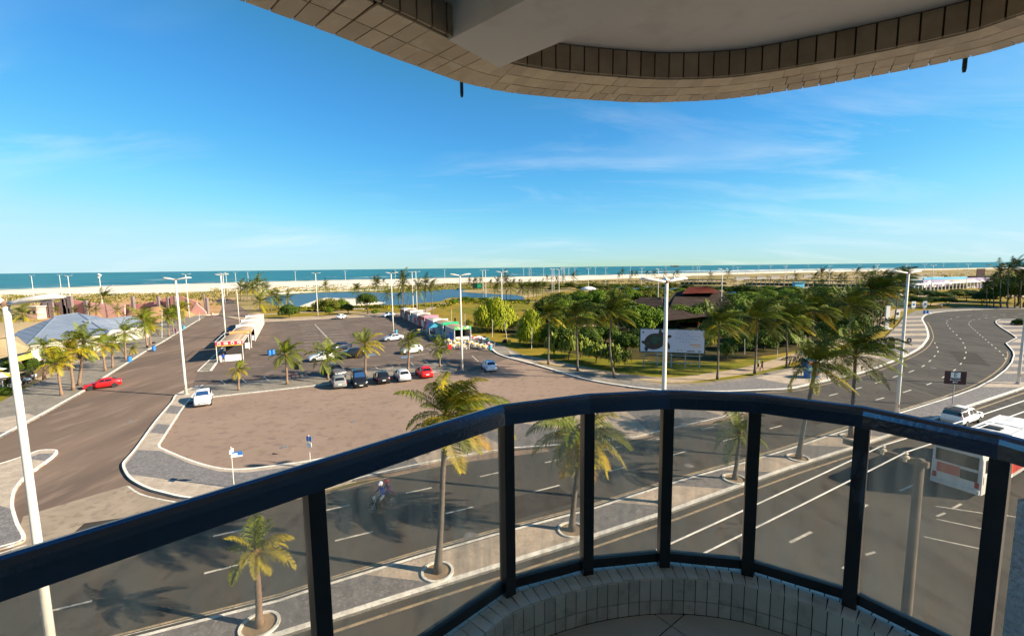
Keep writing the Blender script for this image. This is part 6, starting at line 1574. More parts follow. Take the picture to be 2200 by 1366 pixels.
# ---------------------------------------------------------------- signs
def text(s, size, m, parent, loc, rot, th=.004, align='CENTER'):
    c = bpy.data.curves.new('lettering', 'FONT'); c.body = s; c.size = size; c.align_x = align; c.align_y = 'CENTER'; c.extrude = th
    tmp = bpy.data.objects.new('lettering', c); col.objects.link(tmp); c.materials.append(m)
    me = bpy.data.meshes.new_from_object(tmp.evaluated_get(bpy.context.evaluated_depsgraph_get()))
    bpy.data.objects.remove(tmp)
    o = link('lettering', me, parent); o.location = loc; o.rotation_euler = rot
    return o
B = at(2046, 868, .23); HT = at_y(2048, 797, B.y).z
sg = thing('parking_sign', 'brown parking sign with white E, small lettering and arrow on the median', 'sign', B, R(-19))
Hs = HT - B.z; sw = 38 * B.y / FPX; shh = 29 * B.y / FPX
MB().tube([(0, 0, 0), (0, 0, Hs)], .05, 8).build('pole', M['lamp_grey'], sg)
bd = MB().box((0, -.07, Hs - shh / 2), (sw, .05, shh)).build('board', M['sign_brown'], sg)
MB().box((0, -.10, Hs - shh * .30), (sw * .44, .02, shh * .44)).build('white_square', M['sign_white'], bd)
text('E', shh * .50, M['ink'], bd, (0, -.115, Hs - shh * .30), (R(90), 0, 0))
text('Borabella', shh * .17, M['sign_white'], bd, (0, -.10, Hs - shh * .66), (R(90), 0, 0))
MB().sheet([(-.22, -.102, Hs - shh * .84), (-.10, -.102, Hs - shh * .92), (-.10, -.102, Hs - shh * .865), (.22, -.102, Hs - shh * .865), (.22, -.102, Hs - shh * .815), (-.10, -.102, Hs - shh * .815), (-.10, -.102, Hs - shh * .76)], .004).build('arrow', M['sign_white'], bd)
# street-name and bus-stop signs on the pavement strip
B = at(503, 1046, .23); Hs = at_y(497, 959, B.y).z - B.z
sg = thing('street_sign', 'thin pole with blue and white street-name plates on the pavement strip', 'sign', B, 0, 'signs on the pavement strip')
MB().tube([(0, 0, 0), (0, 0, Hs)], .024, 8).build('pole', M['lamp_white'], sg)
q = MB().box((.42, 0, Hs - .58), (.72, .03, .34)).build('name_plate', M['sign_blue'], sg); q.rotation_euler = (0, -.05, .25)
MB().box((.28, -.02, Hs - .58), (.40, .012, .17)).box((.42, -.02, Hs - .72), (.72, .012, .1)).build('white_field', M['sign_white'], q)
q = MB().box((0, .02, Hs - .33), (.03, .5, .26)).build('name_plate', M['sign_white'], sg); q.rotation_euler = (0, 0, .1)
B = at(667, 996, .23); Hs = at_y(664, 934, B.y).z - B.z
sg = thing('bus_stop_sign', 'slim pole with edge-on blue sign right of the street-name sign', 'sign', B, 0, 'signs on the pavement strip')
MB().tube([(0, 0, 0), (0, 0, Hs)], .024, 8).build('pole', M['lamp_white'], sg)
for k, (z, a) in enumerate([(-.3, 1.35), (-.78, 1.2)]):
    q = MB().box((0, .0, Hs + z), (.04, .42, .36)).build('sign_plate', M['sign_blue' if k == 0 else 'sign_white'], sg); q.rotation_euler = (0, 0, a)
# round regulatory sign, black board backs
B = at(1950, 762, .23); Hs = at_y(1951, 727, B.y).z - B.z
sg = thing('round_sign', 'round dark-backed traffic sign on the striped pavement', 'sign', B, 0)
MB().tube([(0, 0, 0), (0, 0, Hs)], .035, 7).build('pole', M['lamp_white'], sg)
d = MB().lathe((0, -.05, Hs - .3), [(.42, -.015), (.42, .015)], 20, Matrix.Rotation(R(90), 3, 'X')).build('disc', M['ink'], sg)
MB().lathe((0, -.072, Hs - .3), [(.10, -.004), (.10, .004)], 10, Matrix.Rotation(R(90), 3, 'X')).build('centre_mark', M['sign_white'], d)
for b, tp, wpx, hpx, lab in [((638, 806), (638, 778), 11, 16, 'black-backed sign board on a post beside the bicycles'), ((1912, 770), (1911, 729), 14, 21, 'dark board sign right of the twin palms'), ((949, 772), (949, 752), 5, 8, 'small dark-backed sign by the lamp post and tables')]:
    B = at(*b, .2); s = B.y / FPX; Hs = at_y(*tp, B.y).z - B.z
    sg = thing('board_sign', lab, 'sign', B, 0, 'dark sign boards')
    MB().tube([(0, 0, 0), (0, .03, Hs)], .035, 7).build('pole', M['lamp_grey'], sg)
    MB().box((0, -.05, Hs - hpx * s / 2), (wpx * s, .05, hpx * s)).build('board', M['ink'], sg)
# white totem and green direction sign
B = at(1904, 707, .1); Hs = at_y(1904, 658, B.y).z - B.z
o = MB().box((0, 0, Hs / 2), (.85, .35, Hs)).box((0, 0, .1), (2.2, .9, .2)).box((0, 0, Hs + .03), (.9, .4, .08)).build('totem', M['sign_white']); o.location = B; tag(o, 'tall white totem sign at the park corner', 'totem')
B = at(1925, 690, .1); s = B.y / FPX
sg = thing('direction_sign', 'green direction sign above the park corner', 'sign', B, 0)
Hs = at_y(1925, 640, B.y).z - B.z
for x in (-1.9, 1.9): MB().tube([(x, 0, 0), (x, 0, Hs)], .07, 7).build('pole', M['lamp_grey'], sg)
M['road_green'] = mat('road_sign_green', (.004, .045, .028), None, 1, .6)
MB().box((-.7, -.1, Hs - 1.0), (4.4, .06, 2.0)).build('board', M['road_green'], sg)
for k, (px, c) in enumerate([((1927, 686), 'white poster stand left of the lamp post at the park corner'), ((1962, 664), 'left poster stand under the far trees'), ((1986, 663), 'right poster stand under the far trees')]):
    t = thing('poster_stand', c, 'poster stand', at(*px, .1), 0, 'poster stands')
    MB().box((0, 0, 1.5), (1.3, .18, 1.9)).build('panel', M['sign_white'], t); MB().box((0, 0, .3), (.9, .14, .6)).build('foot', M['lamp_grey'], t)
    MB().lathe((0, -.1, 1.5), [(.4, -.01), (.4, .01)], 12, Matrix.Rotation(R(90), 3, 'X')).build('print', M['sign_blue' if k else 'ink'], t)
# ---------------------------------------------------------------- turtle billboard
B1, B2 = at(1383, 790, 0), at(1513, 792, 0)
Yb = (B1.y + B2.y) / 2
tl, tr_, bl_, br_ = at_y(1379, 709, Yb), at_y(1509, 711, Yb), at_y(1379, 757, Yb), at_y(1512, 762, Yb)
bw, bh_ = (tr_ - tl).length, (tl - bl_).length
bb = thing('billboard', 'wide white billboard with a sea turtle on the park lawn', 'billboard', Vector(((tl.x + tr_.x) / 2, Yb, 0)), R(-15))
zb = bl_.z
M['bb_white'] = mat('billboard_print', (.62, .66, .80), (.56, .60, .75), .3, .6)
M['turtle_green'] = mat('turtle_green', (.012, .11, .075), (.03, .045, .025), 2.2, .6, coords='obj'); M['turtle_dark'] = mat('turtle_skin', (.025, .035, .035), (.06, .03, .025), 3, .6, coords='obj'); M['pale_ink'] = mat('pale_blue_ink', (.30, .38, .60), None, 1, .7)
MB().box((0, 0, zb + bh_ / 2), (bw + .3, .12, bh_ + .3)).build('frame', M['road_green'], bb)
face_ = MB().box((0, -.07, zb + bh_ / 2), (bw, .04, bh_)).build('poster', M['bb_white'], bb)
def uv(u, v, y=-.094): return (-bw / 2 + bw * u, y, zb + bh_ * v)
def blob(pts, m, name, y=-.094, n=4):
    p = smooth([Vector((a, b, 0)) for a, b in pts], n, True)
    MB().sheet([uv(q.x, q.y, y) for q in p], .003).build(name, M[m], face_)
blob([(.06, .42), (.10, .66), (.18, .80), (.28, .82), (.36, .70), (.385, .50), (.36, .28), (.28, .13), (.18, .10), (.09, .20)], 'turtle_dark', 'turtle_shell')
blob([(.15, .55), (.19, .74), (.27, .76), (.33, .62), (.30, .42), (.24, .30), (.20, .42)], 'turtle_green', 'shell_pattern', -.098)
blob([(.10, .38), (.14, .44), (.16, .34), (.12, .28)], 'turtle_green', 'shell_pattern', -.098)
blob([(.375, .62), (.40, .70), (.46, .77), (.49, .74), (.485, .66), (.43, .60), (.39, .53)], 'turtle_dark', 'turtle_head', -.0965)
blob([(.38, .46), (.41, .50), (.45, .42), (.475, .26), (.46, .12), (.44, .16), (.425, .28), (.39, .36)], 'turtle_dark', 'turtle_flipper', -.0965)
blob([(.29, .80), (.30, .98), (.325, 1.0), (.345, .86), (.37, .88), (.365, .72)], 'turtle_dark', 'turtle_flipper', -.0965)
blob([(.015, .46), (.05, .48), (.08, .42), (.05, .33), (.03, .38)], 'turtle_dark', 'turtle_flipper', -.0965)
blob([(.07, .20), (.075, .06), (.10, -.0), (.125, .10), (.12, .18)], 'turtle_dark', 'turtle_flipper', -.0965)
blob([(.025, .86), (.05, .90), (.06, .86), (.04, .83)], 'ink', 'small_logo')
for i, (u0, u1, v) in enumerate([(.56, .74, .90), (.56, .78, .80), (.54, .70, .68), (.72, .95, .72), (.56, .92, .60), (.62, .80, .48)]):
    pts = [Vector(uv(u0 + (u1 - u0) * k / 14, v + .018 * math.sin(k * .9), -.096)) for k in range(15)]
    for a, b in zip(pts[::2], pts[1::2]): MB().sheet([a - Vector((0, 0, .06)), b - Vector((0, 0, .06)), b + Vector((0, 0, .06)), a + Vector((0, 0, .06))], .002).build('faded_writing', M['pale_ink'], face_)
for u, v, w, m in [(.78, .36, .16, 'sign_orange'), (.83, .28, .12, 'sign_yellow'), (.59, .10, .02, 'wood_brown'), (.635, .10, .03, 'sign_orange'), (.74, .07, .12, 'ink'), (.90, .07, .06, 'ink')]:
    MB().box(uv(u + w / 2, v, -.096), (bw * w, .008, bh_ * .035)).build('small_print', M[m], face_)
for u in (.2, .56, .82): MB().tube([uv(u, 1.0, -.05), uv(u, 1.06, -.5), uv(u, 1.03, -.65)], .03, 5).build('lamp_arm', M['lamp_grey'], bb)
for u in (.06, .28, .5, .72, .94): MB().box((-bw / 2 + bw * u, .12, zb / 2), (.14, .14, zb + .3)).build('leg', M['lamp_grey'], bb)
for z in (zb * .35, zb * .8): MB().box((0, .02, z), (bw * .94, .06, .09)).build('cross_rail', M['lamp_grey'], bb)
# ---------------------------------------------------------------- buildings of the left garden and the strand
M['roof_blue'] = mat('blue_grey_sheet_roof', (0.20, 0.235, 0.30), (0.155, 0.185, 0.24), .6, .55, coords='obj', c3=(0.27, 0.30, 0.36), scale3=2.5, stretch=(.2, 3, 1), rnd=.06)
M['wall_white'] = mat('white_render', (0.56, 0.53, 0.47), (0.49, 0.46, 0.40), .8, .85)
M['wall_cream'] = mat('cream_render', (0.66, 0.52, 0.30), (0.58, 0.45, 0.26), .8, .85)
M['straw'] = mat('straw_thatch', (0.42, 0.32, 0.19), (0.33, 0.25, 0.145), 1.5, .95, coords='obj', stretch=(.4, 3, 3), bump=.6, bscale=12)
M['thatch'] = mat('dark_thatch', (0.030, 0.020, 0.016), (0.050, 0.034, 0.027), .5, .95, bump=.8, bscale=5, c3=(0.018, 0.013, 0.011), scale3=2, stretch=(1, 1, 2))
M['tile_red'] = mat('red_roof_tiles', (0.12, 0.026, 0.017), (0.09, 0.021, 0.015), 1.2, .85, bump=.6, bscale=6)
M['pink'] = mat('pink_render', (0.62, 0.28, 0.25), (0.54, 0.235, 0.21), .3, .9, c3=(0.45, 0.22, 0.19), scale3=.8)
M['pink_pale'] = mat('pale_pink_render', (0.70, 0.40, 0.36), (0.62, 0.34, 0.30), .3, .9)
M['pillar'] = mat('grey_mauve_pillar', (0.24, 0.185, 0.18), (0.18, 0.14, 0.14), .8, .9)
M['yellow_wall'] = mat('yellow_fascia', (0.75, 0.52, 0.10), (0.70, 0.46, 0.09), 1, .7)
def plane_courses(parent, a, b, c, d, n, m, name='roof_sheet', th=.05, gap=.25):
    """A roof slope a-b (eave), d-c (ridge) laid in n overlapping courses, each a piece of its own."""
    a, b, c, d = (Vector(q) for q in (a, b, c, d))
    nr = (b - a).cross(d - a).normalized()
    if nr.z < 0: nr = -nr
    for i in range(n):
        t0, t1 = i / n, (i + 1) / n
        lo0, lo1 = a.lerp(d, t0), b.lerp(c, t0); hi0, hi1 = a.lerp(d, min(1, t1 + .06)), b.lerp(c, min(1, t1 + .06))
        if (hi1 - hi0).length < .15 and (lo1 - lo0).length < .3: continue
        lift = nr * (.045)
        MB().sheet([lo0 + lift, lo1 + lift, hi1 + nr * .01, hi0 + nr * .01], .03).build(name, M[m], parent)
# blue-roofed restaurant
O = at(150, 748, 0)
rb_ = thing('restaurant', 'blue-grey roofed restaurant with white gable among the left palms', 'building', (0, 0, 0))
C1, C2, C3 = at(8, 724, 3.1), at(60, 741, 3.1), at(231, 716, 3.1)
AP = at(168, 673, 5.9); AP2 = at(120, 680, 5.9)
back = C3 + (AP - C3) * 2; back.z = 3.1
C4 = at(95, 690, 3.1)
plane_courses(rb_, C2, C3, AP, AP2, 11, 'roof_blue')
plane_courses(rb_, C1, C2, AP2, AP2 + Vector((.01, 0, 0)), 8, 'roof_blue')
BK = at(262, 690, 3.1)
plane_courses(rb_, C3, BK, AP + Vector((.01, 0, 0)), AP, 8, 'roof_blue')
plane_courses(rb_, BK, C1, AP2, AP, 6, 'roof_blue')
for a, b in ((AP2, C2), (AP, C3), (AP, AP2)): MB().tube([a + Vector((0, 0, .08)), b + Vector((0, 0, .1))], .11, 6).build('ridge_cap', M['roof_blue'], rb_)
wl_ = [p.lerp((C1 + C3) / 2, .07) for p in (C1, C2, C3, BK)]
MB().prism([vz(p, 0) for p in wl_], 0, 3.0).build('wall', M['wall_white'], rb_)
# gabled wing
g0, g1 = at(178, 689, 5.0), at(287, 678, 5.0)
gd = (g1 - g0); gd.z = 0; gd.normalize(); gs = Vector((gd.y, -gd.x, 0))
hw = 4.2
e = [g0 + gs * hw, g1 + gs * hw, g1 - gs * hw, g0 - gs * hw]
for p in e: p.z = 2.9
plane_courses(rb_, e[0], e[1], g1, g0, 8, 'roof_blue'); plane_courses(rb_, e[2], e[3], g0, g1, 8, 'roof_blue')
gw = g1 - gd * .25
gb = MB().sheet([vz(gw + gs * hw, 0), vz(gw - gs * hw, 0), vz(gw - gs * hw, 2.9), vz(gw, 4.95), vz(gw + gs * hw, 2.9)][::-1], .2).build('gable_wall', M['wall_white'], rb_)
MB().prism([vz(g0 + gs * hw * .95, 0), vz(gw + gs * hw * .95, 0), vz(gw - gs * hw * .95, 0), vz(g0 - gs * hw * .95, 0)], 0, 2.85).build('wing_wall', M['wall_white'], rb_)
pal = ['sign_blue', 'sign_red', 'sign_green', 'ink', 'barrel_teal', 'sign_red']
for i in range(14):
    u = -2.6 + (i % 7) * .85; z = 2.0 + (i // 7) * .95 - abs(u) * .05
    c = gw + gs * u + gd * .06
    MB().box((c.x, c.y, z), (.06, .42 if i % 2 else .25, .5), math.atan2(gd.y, gd.x)).build('wall_lettering', M[pal[i % 6]], gb)
for k in range(3):
    c = gw + gs * (1.2 + k * .95) + gd * .05
    MB().box((c.x, c.y, .95), (.08, .7, 1.2), math.atan2(gd.y, gd.x)).build('window', M['glass'], rb_)
# yellow-fronted straw roof at the left edge and the cream roof behind
sr = thing('straw_pavilion', 'straw-roofed pavilion with yellow fascia at the left edge', 'building', (0, 0, 0))
q = [at(-120, 800, 3.0), at(70, 753, 3.0), at(20, 727, 5.0), at(-150, 740, 5.0)]
plane_courses(sr, q[0], q[1], q[2], q[3], 9, 'straw')
q2 = [at(70, 753, 3.0), at(40, 722, 3.0), at(20, 727, 5.0), at(19, 727, 5.0)]
plane_courses(sr, *q2, 6, 'straw')
f0, f1 = at(28, 768, 2.95), at(69, 757, 2.95)
for k in range(3):
    a, b = f0.lerp(f1, k / 3 + .01), f0.lerp(f1, (k + 1) / 3 - .01)
    MB().panel(a, b, b - Vector((0, 0, .75)), a - Vector((0, 0, .75)), .06).build('fascia_board', M['yellow_wall'], sr)
for px in [(-20, 830), (30, 806), (66, 786)]:
    c = at(*px, 0); MB().tube([c, vz(c, 3.0)], .12, 7).build('post', M['bark'], sr)
cr_ = thing('cream_roofed_house', 'house with wide cream roof behind the white lamp arm', 'building', (0, 0, 0))
plane_courses(cr_, at(-140, 745, 3.2), at(40, 722, 3.2), at(95, 690, 5.0), at(-150, 700, 5.0), 8, 'straw')
MB().prism([vz(p, 0) for p in (at(-120, 738, 3.0), at(32, 720, 3.0), at(70, 700, 3.0), at(-120, 706, 3.0))], 0, 3.0).build('wall', M['wall_cream'], cr_)
# garden: hedge, lawn, parasols, chairs
patch('garden_lawn', [(-160, 960), (0, 865), (60, 833), (30, 828), (-160, 900)], M['lawn_green'], .05)
patch('garden_terrace', [(-160, 900), (0, 840), (140, 800), (240, 745), (200, 730), (60, 770), (-100, 790)], M['path'], .04)
def hedge(pts, w, hgt, label, m='leaf_dark'):
    line = resample(G(pts), .12); mb = MB(); rgx = random.Random(3)
    t = thing('hedge', label, 'hedge', (0, 0, 0))
    core = MB().ribbon(line, w * .42, -w * .42, 0, hgt * .92).build('core', M['bark'], t)
    for p in line:
        for k in range(46):
            u = rgx.uniform(-1, 1); z = rgx.uniform(.05, 1)
            if abs(u) < .8 and z < .85: u = math.copysign(rgx.uniform(.85, 1.02), u)
            c = p + Vector((rgx.uniform(-.1, .1), u * w * .5, z * hgt + rgx.uniform(-.03, .05)))
            a = Vector((rgx.gauss(0, 1), rgx.gauss(0, 1), rgx.gauss(0, 1))).normalized() * .09; b = a.cross(Vector((rgx.gauss(0, 1), rgx.gauss(0, 1), 1))).normalized() * .06
            mb.add([c - a, c + b, c + a, c - b], [(0, 1, 2, 3)])
    mb.build('foliage', M[m], t)
hedge([(22, 835), (60, 818), (100, 802), (138, 785)], 1.1, 1.3, 'dark clipped hedge along the left garden terrace')
hedge([(158, 775), (178, 765), (196, 757)], 1.0, 1.3, 'short clipped hedge beyond the golden palms')
def parasol(px, m, label):
    t = thing('parasol', label, 'parasol', at(*px, .05), random.uniform(0, 1), 'garden parasols')
    MB().tube([(0, 0, 0), (0, 0, 2.5)], .03, 6).build('pole', M['steel_white'], t)
    for i in range(8):
        a, b = .7854 * i, .7854 * (i + 1)
        MB().sheet([(0, 0, 2.55), (1.4 * math.cos(a), 1.4 * math.sin(a), 2.05), (1.4 * math.cos(b), 1.4 * math.sin(b), 2.05)], .015).build('canopy_panel', M[m if i % 2 else 'sign_white'], t)
parasol((8, 842), 'sign_yellow', 'yellow and white parasol at the left edge'); parasol((-14, 828), 'sign_yellow', 'second yellow parasol cut by the left edge')
for i, (x, y) in enumerate([(34, 822), (44, 826), (52, 820), (60, 818), (40, 832), (66, 812), (38, 812), (70, 808), (92, 786), (100, 782), (88, 790), (24, 836)]):
    o = link('plastic_chair', CH); o.location = at(x, y, .05); o.rotation_euler = (0, 0, random.uniform(0, 6)); tag(o, 'white plastic chair in the garden behind the hedge', 'chair', 'garden chairs')
for i, (x, y) in enumerate([(40, 822), (56, 824), (68, 816), (96, 788)]):
    o = link('cafe_table', TB['sign_white']); o.location = at(x, y, .05); tag(o, 'white-clothed table in the garden behind the hedge', 'table', 'garden tables')
# pink amphitheatre walls with pillars and earth mound
def wall_px(outline, Y, th, m, name, parent):
    MB().sheet([at_y(x, y, Y) for x, y in outline], th).build(name, M[m], parent)
pw = thing('pink_stage_wall', 'long pink curved wall with dark pillars by the side street end', 'wall', (0, 0, 0))
Y0 = at(420, 676, 0).y
wall_px([(440, 680), (441, 671), (424, 649), (404, 642), (391, 637.5), (376, 636), (362, 638), (339, 646), (300, 653), (268, 655), (268, 680)], Y0 + 4, .5, 'pink', 'wall', pw)
wall_px([(443, 678), (442, 670), (421, 650), (408, 672), (410, 678)], Y0 + 1.5, .4, 'pink_pale', 'ramp_wall', pw)
a, b = at_y(421, 649, Y0 + 1), at_y(410, 669, Y0 + 1)
MB().tube([a, b], .25, 6).build('ramp_rail', M['pillar'], pw)
for x, yt in [(286, 637), (341, 637), (361, 638), (376, 635), (402, 641), (443, 640)]:
    T = at_y(x, yt, Y0 + 3); MB().box((T.x, Y0 + 2.8 + (.4 if x > 430 else 0), T.z / 2), (.75, 1.0, T.z)).build('pillar', M['pillar'], pw)
T = at_y(437, 630, Y0 + 6); Bm = at_y(442, 668, Y0 + 6); MB().tube([T, vz(Bm, 0)], .3, 6).build('leaning_pole', M['pillar'], pw)
pl2 = thing('pink_stage_building', 'pink stage building with grey panels behind the left restaurants', 'building', (0, 0, 0))
Y1 = at(150, 684, 0).y
for ol, m in [([(90, 684), (92, 668), (103, 656), (108, 655), (108, 684)], 'pink'), ([(112, 684), (113, 652), (134, 648), (134, 684)], 'pink_pale'), ([(143, 684), (143, 647), (152, 642), (183, 648), (183, 684)], 'pink'), ([(188, 684), (188, 649), (216, 652), (270, 655), (270, 684)], 'pink_pale'), ([(84, 668), (92, 647), (98, 650), (92, 672)], 'pink')]:
    wall_px(ol, Y1 + 3, .5, m, 'wall', pl2)
for x, yt, w in [(98, 643, 1.4), (110, 642, 1.4), (135, 638, 1.2), (139, 642, 1.0), (150, 636, 1.4), (185, 645, .9), (141, 656, 1.1), (147, 662, 1.6)]:
    T = at_y(x, yt, Y1 + 2); MB().box((T.x, Y1 + 1.9, T.z / 2), (w, .9, T.z)).build('grey_panel', M['pillar'], pl2)
pb = thing('pink_booth', 'small white and pink booth at the left of the stage building', 'booth', at(80, 685, 0))
MB().box((0, 0, 2.0), (3.4, 3, 4.0)).build('body', M['pink_pale'], pb); MB().box((0, 0, 4.1), (3.8, 3.4, .25)).build('roof', M['wall_white'], pb)
for x in (-.9, .9): MB().box((x, -1.52, 2.2), (.8, .06, 1.1)).build('window', M['glass'], pb)
mnd = MB(); nx, ny = 24, 10
for i in range(nx + 1):
    for j in range(ny + 1):
        u, v = i / nx, j / ny
        p = at(268 + 150 * u, 684 - 14 * v, 0)
        mnd.v.append((p.x, p.y, 2.9 * math.sin(math.pi * min(1, u * 1.02)) ** .6 * math.sin(math.pi * v) ** .8 * (.9 + .1 * math.sin(u * 17)) + .03))
for i in range(nx):
    for j in range(ny): mnd.f.append((i * (ny + 1) + j, (i + 1) * (ny + 1) + j, (i + 1) * (ny + 1) + j + 1, i * (ny + 1) + j + 1)); mnd.m.append(0)
struct(mnd.build('earth_mound', M['dirt'], None, True))
# thatched roofs of the turtle centre, in the wood
tc = thing('thatched_pavilion', 'large dark thatched roofs with red-tiled lantern in the park wood', 'building', (0, 0, 0))
def hip(parent, a, b, c, d, r0, r1, m, n=6):
    for q in ((a, b, r1, r0), (b, c, r1, r1 + Vector((.02, .02, 0))), (c, d, r0, r1), (d, a, r0, r0 + Vector((.02, .02, 0)))): plane_courses(parent, *q, n, m, 'thatch_course', .2)
def hip_px(eave, ridge, ze, zr, m):
    E = [at(x, y, ze) for x, y in eave]; Rr = [at(x, y, zr) for x, y in ridge]
    hip(tc, E[0], E[1], E[2], E[3], Rr[0], Rr[1], m)
hip_px([(1345, 672), (1432, 680), (1440, 650), (1370, 648)], [(1375, 638), (1420, 639)], 3.0, 6.2, 'thatch')
hip_px([(1425, 690), (1590, 672), (1560, 640), (1440, 645)], [(1455, 626), (1545, 623)], 3.2, 7.6, 'thatch')
hip_px([(1385, 678), (1432, 676), (1430, 656), (1395, 656)], [(1400, 648), (1425, 649)], 3.0, 5.2, 'thatch')
hip_px([(1465, 631), (1545, 629), (1530, 622), (1475, 624)], [(1480, 616), (1525, 616)], 7.4, 9.0, 'tile_red')
for px in [(1360, 676), (1425, 684), (1440, 695), (1500, 690), (1560, 684)]:
    c = at(*px, 0); MB().tube([c, vz(c, 3.2)], .16, 6).build('post', M['bark'], tc)
# white dome tent, white beach marquees
dm_ = thing('dome_tent', 'small white dome tent among the far trees', 'tent', at(1264, 632, 0))
MB().lathe((0, 0, 0), [(4.2, 2.4), (4.0, 2.9), (3.2, 3.5), (1.8, 4.0), (.2, 4.2)], 16).build('canopy', M['sign_white'], dm_, True)
for k in range(6): a = 1.047 * k; MB().tube([(4 * math.cos(a), 4 * math.sin(a), 0), (4 * math.cos(a), 4 * math.sin(a), 2.5)], .08, 5).build('leg', M['steel_white'], dm_)
mq = thing('marquee', 'white marquee at the left end of the dark pergola', 'tent', at(1445, 611, 0))
for k in range(3):
    MB().lathe((k * 7 - 6, 0, 0), [(4.6, 3.2), (3.0, 4.4), (1.0, 5.6), (.1, 6.2)], 4).build('canopy', M['sign_white'], mq)
    MB().tube([(k * 7 - 6, 0, 0), (k * 7 - 6, 0, 3.4)], .1, 5).build('pole', M['steel_white'], mq)
# long dark pergola along the strand
M['pergola'] = mat('dark_pergola_roof', (0.030, 0.034, 0.026), (0.05, 0.055, 0.035), .3, .9)
def pergola(p0, p1, hgt, label, n, roofm='pergola', z=0.0, w=5, colm='lamp_white'):
    a, b = at(*p0, z), at(*p1, z); d = (b - a); L = d.length; d.normalize(); s = Vector((-d.y, d.x, 0))
    t = thing('pergola', label, 'pergola', (0, 0, 0), 0, 'strand pergolas')
    for k in range(n):
        q0, q1 = a + d * L * k / n, a + d * L * (k + 1) / n
        MB().prism([vz(q, 0) for q in (q0 - s * w / 2, q1 - s * w / 2 - d * .15, q1 + s * w / 2 - d * .15, q0 + s * w / 2)], hgt, hgt + .5, True).build('roof_panel', M[roofm], t)
        c = q0 - s * w * .42; MB().box((c.x, c.y, hgt / 2), (.35, .35, hgt)).build('column', M[colm], t)
    c0, c1 = a + s * w * .4, b + s * w * .4
    MB().prism([vz(q, 0) for q in (c0, c1, c1 + s * .2, c0 + s * .2)], 0, hgt * .45).build('low_wall', M['pergola'], t)
pergola((1462, 611), (1560, 611.5), 3.4, 'dark pergola with pale columns by the marquee', 10)
pergola((1600, 612), (1760, 615), 3.4, 'long dark pergola in the middle of the strand', 16)
pergola((1760, 615.5), (1860, 617), 3.4, 'dark pergola behind the tall windblown palms', 10)
# mural building and covered walkway
mu = thing('mural_building', 'long low building with blue and lilac wave mural', 'building', (0, 0, 0))
m0, m1, m2 = at(1982, 622, 0), at(2074, 619.5, 0), at(2124, 618.5, 0)
M['mural_lilac'] = mat('lilac_mural', (.48, .42, .55), (.36, .30, .46), .3, .8); M['mural_blue'] = mat('sky_blue_band', (.16, .46, .66), None, 1, .8); M['mural_purple'] = mat('purple_mural', (.24, .14, .30), None, 1, .8)
hm = at_y(1982, 597, m0.y).z
def seg_wall(a, b, z0, z1, m, name, off=0.0, th=.4):
    d = (b - a); d.z = 0; n = Vector((d.y, -d.x, 0)).normalized() * off
    return MB().panel(vz(a, z0) + n, vz(b, z0) + n, vz(b, z1) + n, vz(a, z1) + n, th).build(name, M[m], mu)
seg_wall(m0, m1, 0, hm, 'mural_lilac', 'mural_wall'); seg_wall(m1, m2, 0, hm * .94, 'mural_lilac', 'mural_wall')
seg_wall(m0, m1, hm * .84, hm + .2, 'mural_blue', 'blue_band', .12, .1)
def wave(a, b, u0, u1, zc_, amp, w, m, off):
    d = b - a; d.z = 0; n = Vector((d.y, -d.x, 0)).normalized() * off; k = 16; top = []; bot = []
    for i in range(k + 1):
        u = u0 + (u1 - u0) * i / k; p = a.lerp(b, u) + n; z = zc_ + amp * math.sin(math.pi * 1.0 * i / k * 2 - 1.2)
        top.append(vz(p, z + w)); bot.append(vz(p, z - w))
    MB().sheet(bot + top[::-1], .05).build('mural_wave', M[m], mu)
for u0, u1, zc_, amp, w, m in [(.02, .30, .40, .22, .16, 'sign_white'), (.12, .36, .38, .20, .07, 'mural_purple'), (.40, .70, .42, .20, .14, 'sign_white'), (.52, .82, .42, .20, .07, 'mural_purple'), (.78, .98, .36, .16, .09, 'sign_white')]:
    wave(m0, m1, u0, u1, zc_ * hm, amp * hm, w * hm, m, .16)
for u0, u1 in ((.1, .5), (.45, .95)): wave(m1, m2, u0, u1, .45 * hm, .22 * hm, .08 * hm, 'sign_white', .16); wave(m1, m2, u0 + .05, u1, .38 * hm, .2 * hm, .05 * hm, 'mural_purple', .2)
bk = Vector((0, 14, 0))
MB().prism([vz(p, 0) for p in (m0 + Vector((0, .5, 0)), m2 + Vector((0, .5, 0)), m2 + bk, m0 + bk)], 0, hm * .8).build('hall', M['wall_white'], mu)
for k, (x, w_) in enumerate([(1972, 5), (2005, 9), (2110, 26)]):
    T = at_y(x, 594 if k < 2 else 593, m0.y + 20); MB().box((T.x, m0.y + 20, T.z / 2), (w_ * .3 + 4, 6, T.z)).build('plant_room', M['wall_white' if k < 2 else 'pergola'], mu)
pergola((1955, 627), (2125, 617.5), 3.6, 'pale covered walkway with many columns before the mural', 22, 'sign_white', 0, 4, 'lamp_white')
rs_ = thing('red_hoarding', 'small dark red hoarding on a post above the far beach', 'sign', at(2105, 606, 0))
MB().box((0, 0, 6.5), (6, .5, 7)).build('board', M['sign_brown'], rs_); MB().box((0, 0, 1.5), (.6, .4, 3)).build('post', M['lamp_grey'], rs_)
for k, (x, l) in enumerate([(1895, 'blue kiosk left of the far palms'), (1925, 'blue kiosk between the far palms'), (1715, 'tiny blue kiosk in the dark pergola')]):
    o = thing('beach_kiosk', l, 'kiosk', at(x, 618, 0), 0, 'far blue kiosks'); MB().box((0, 0, 1.6), (6, 3, 3.2)).build('body', M['mural_blue'], o); MB().box((0, 0, 3.4), (7, 4, .4)).build('roof', M['barrel_teal'], o)
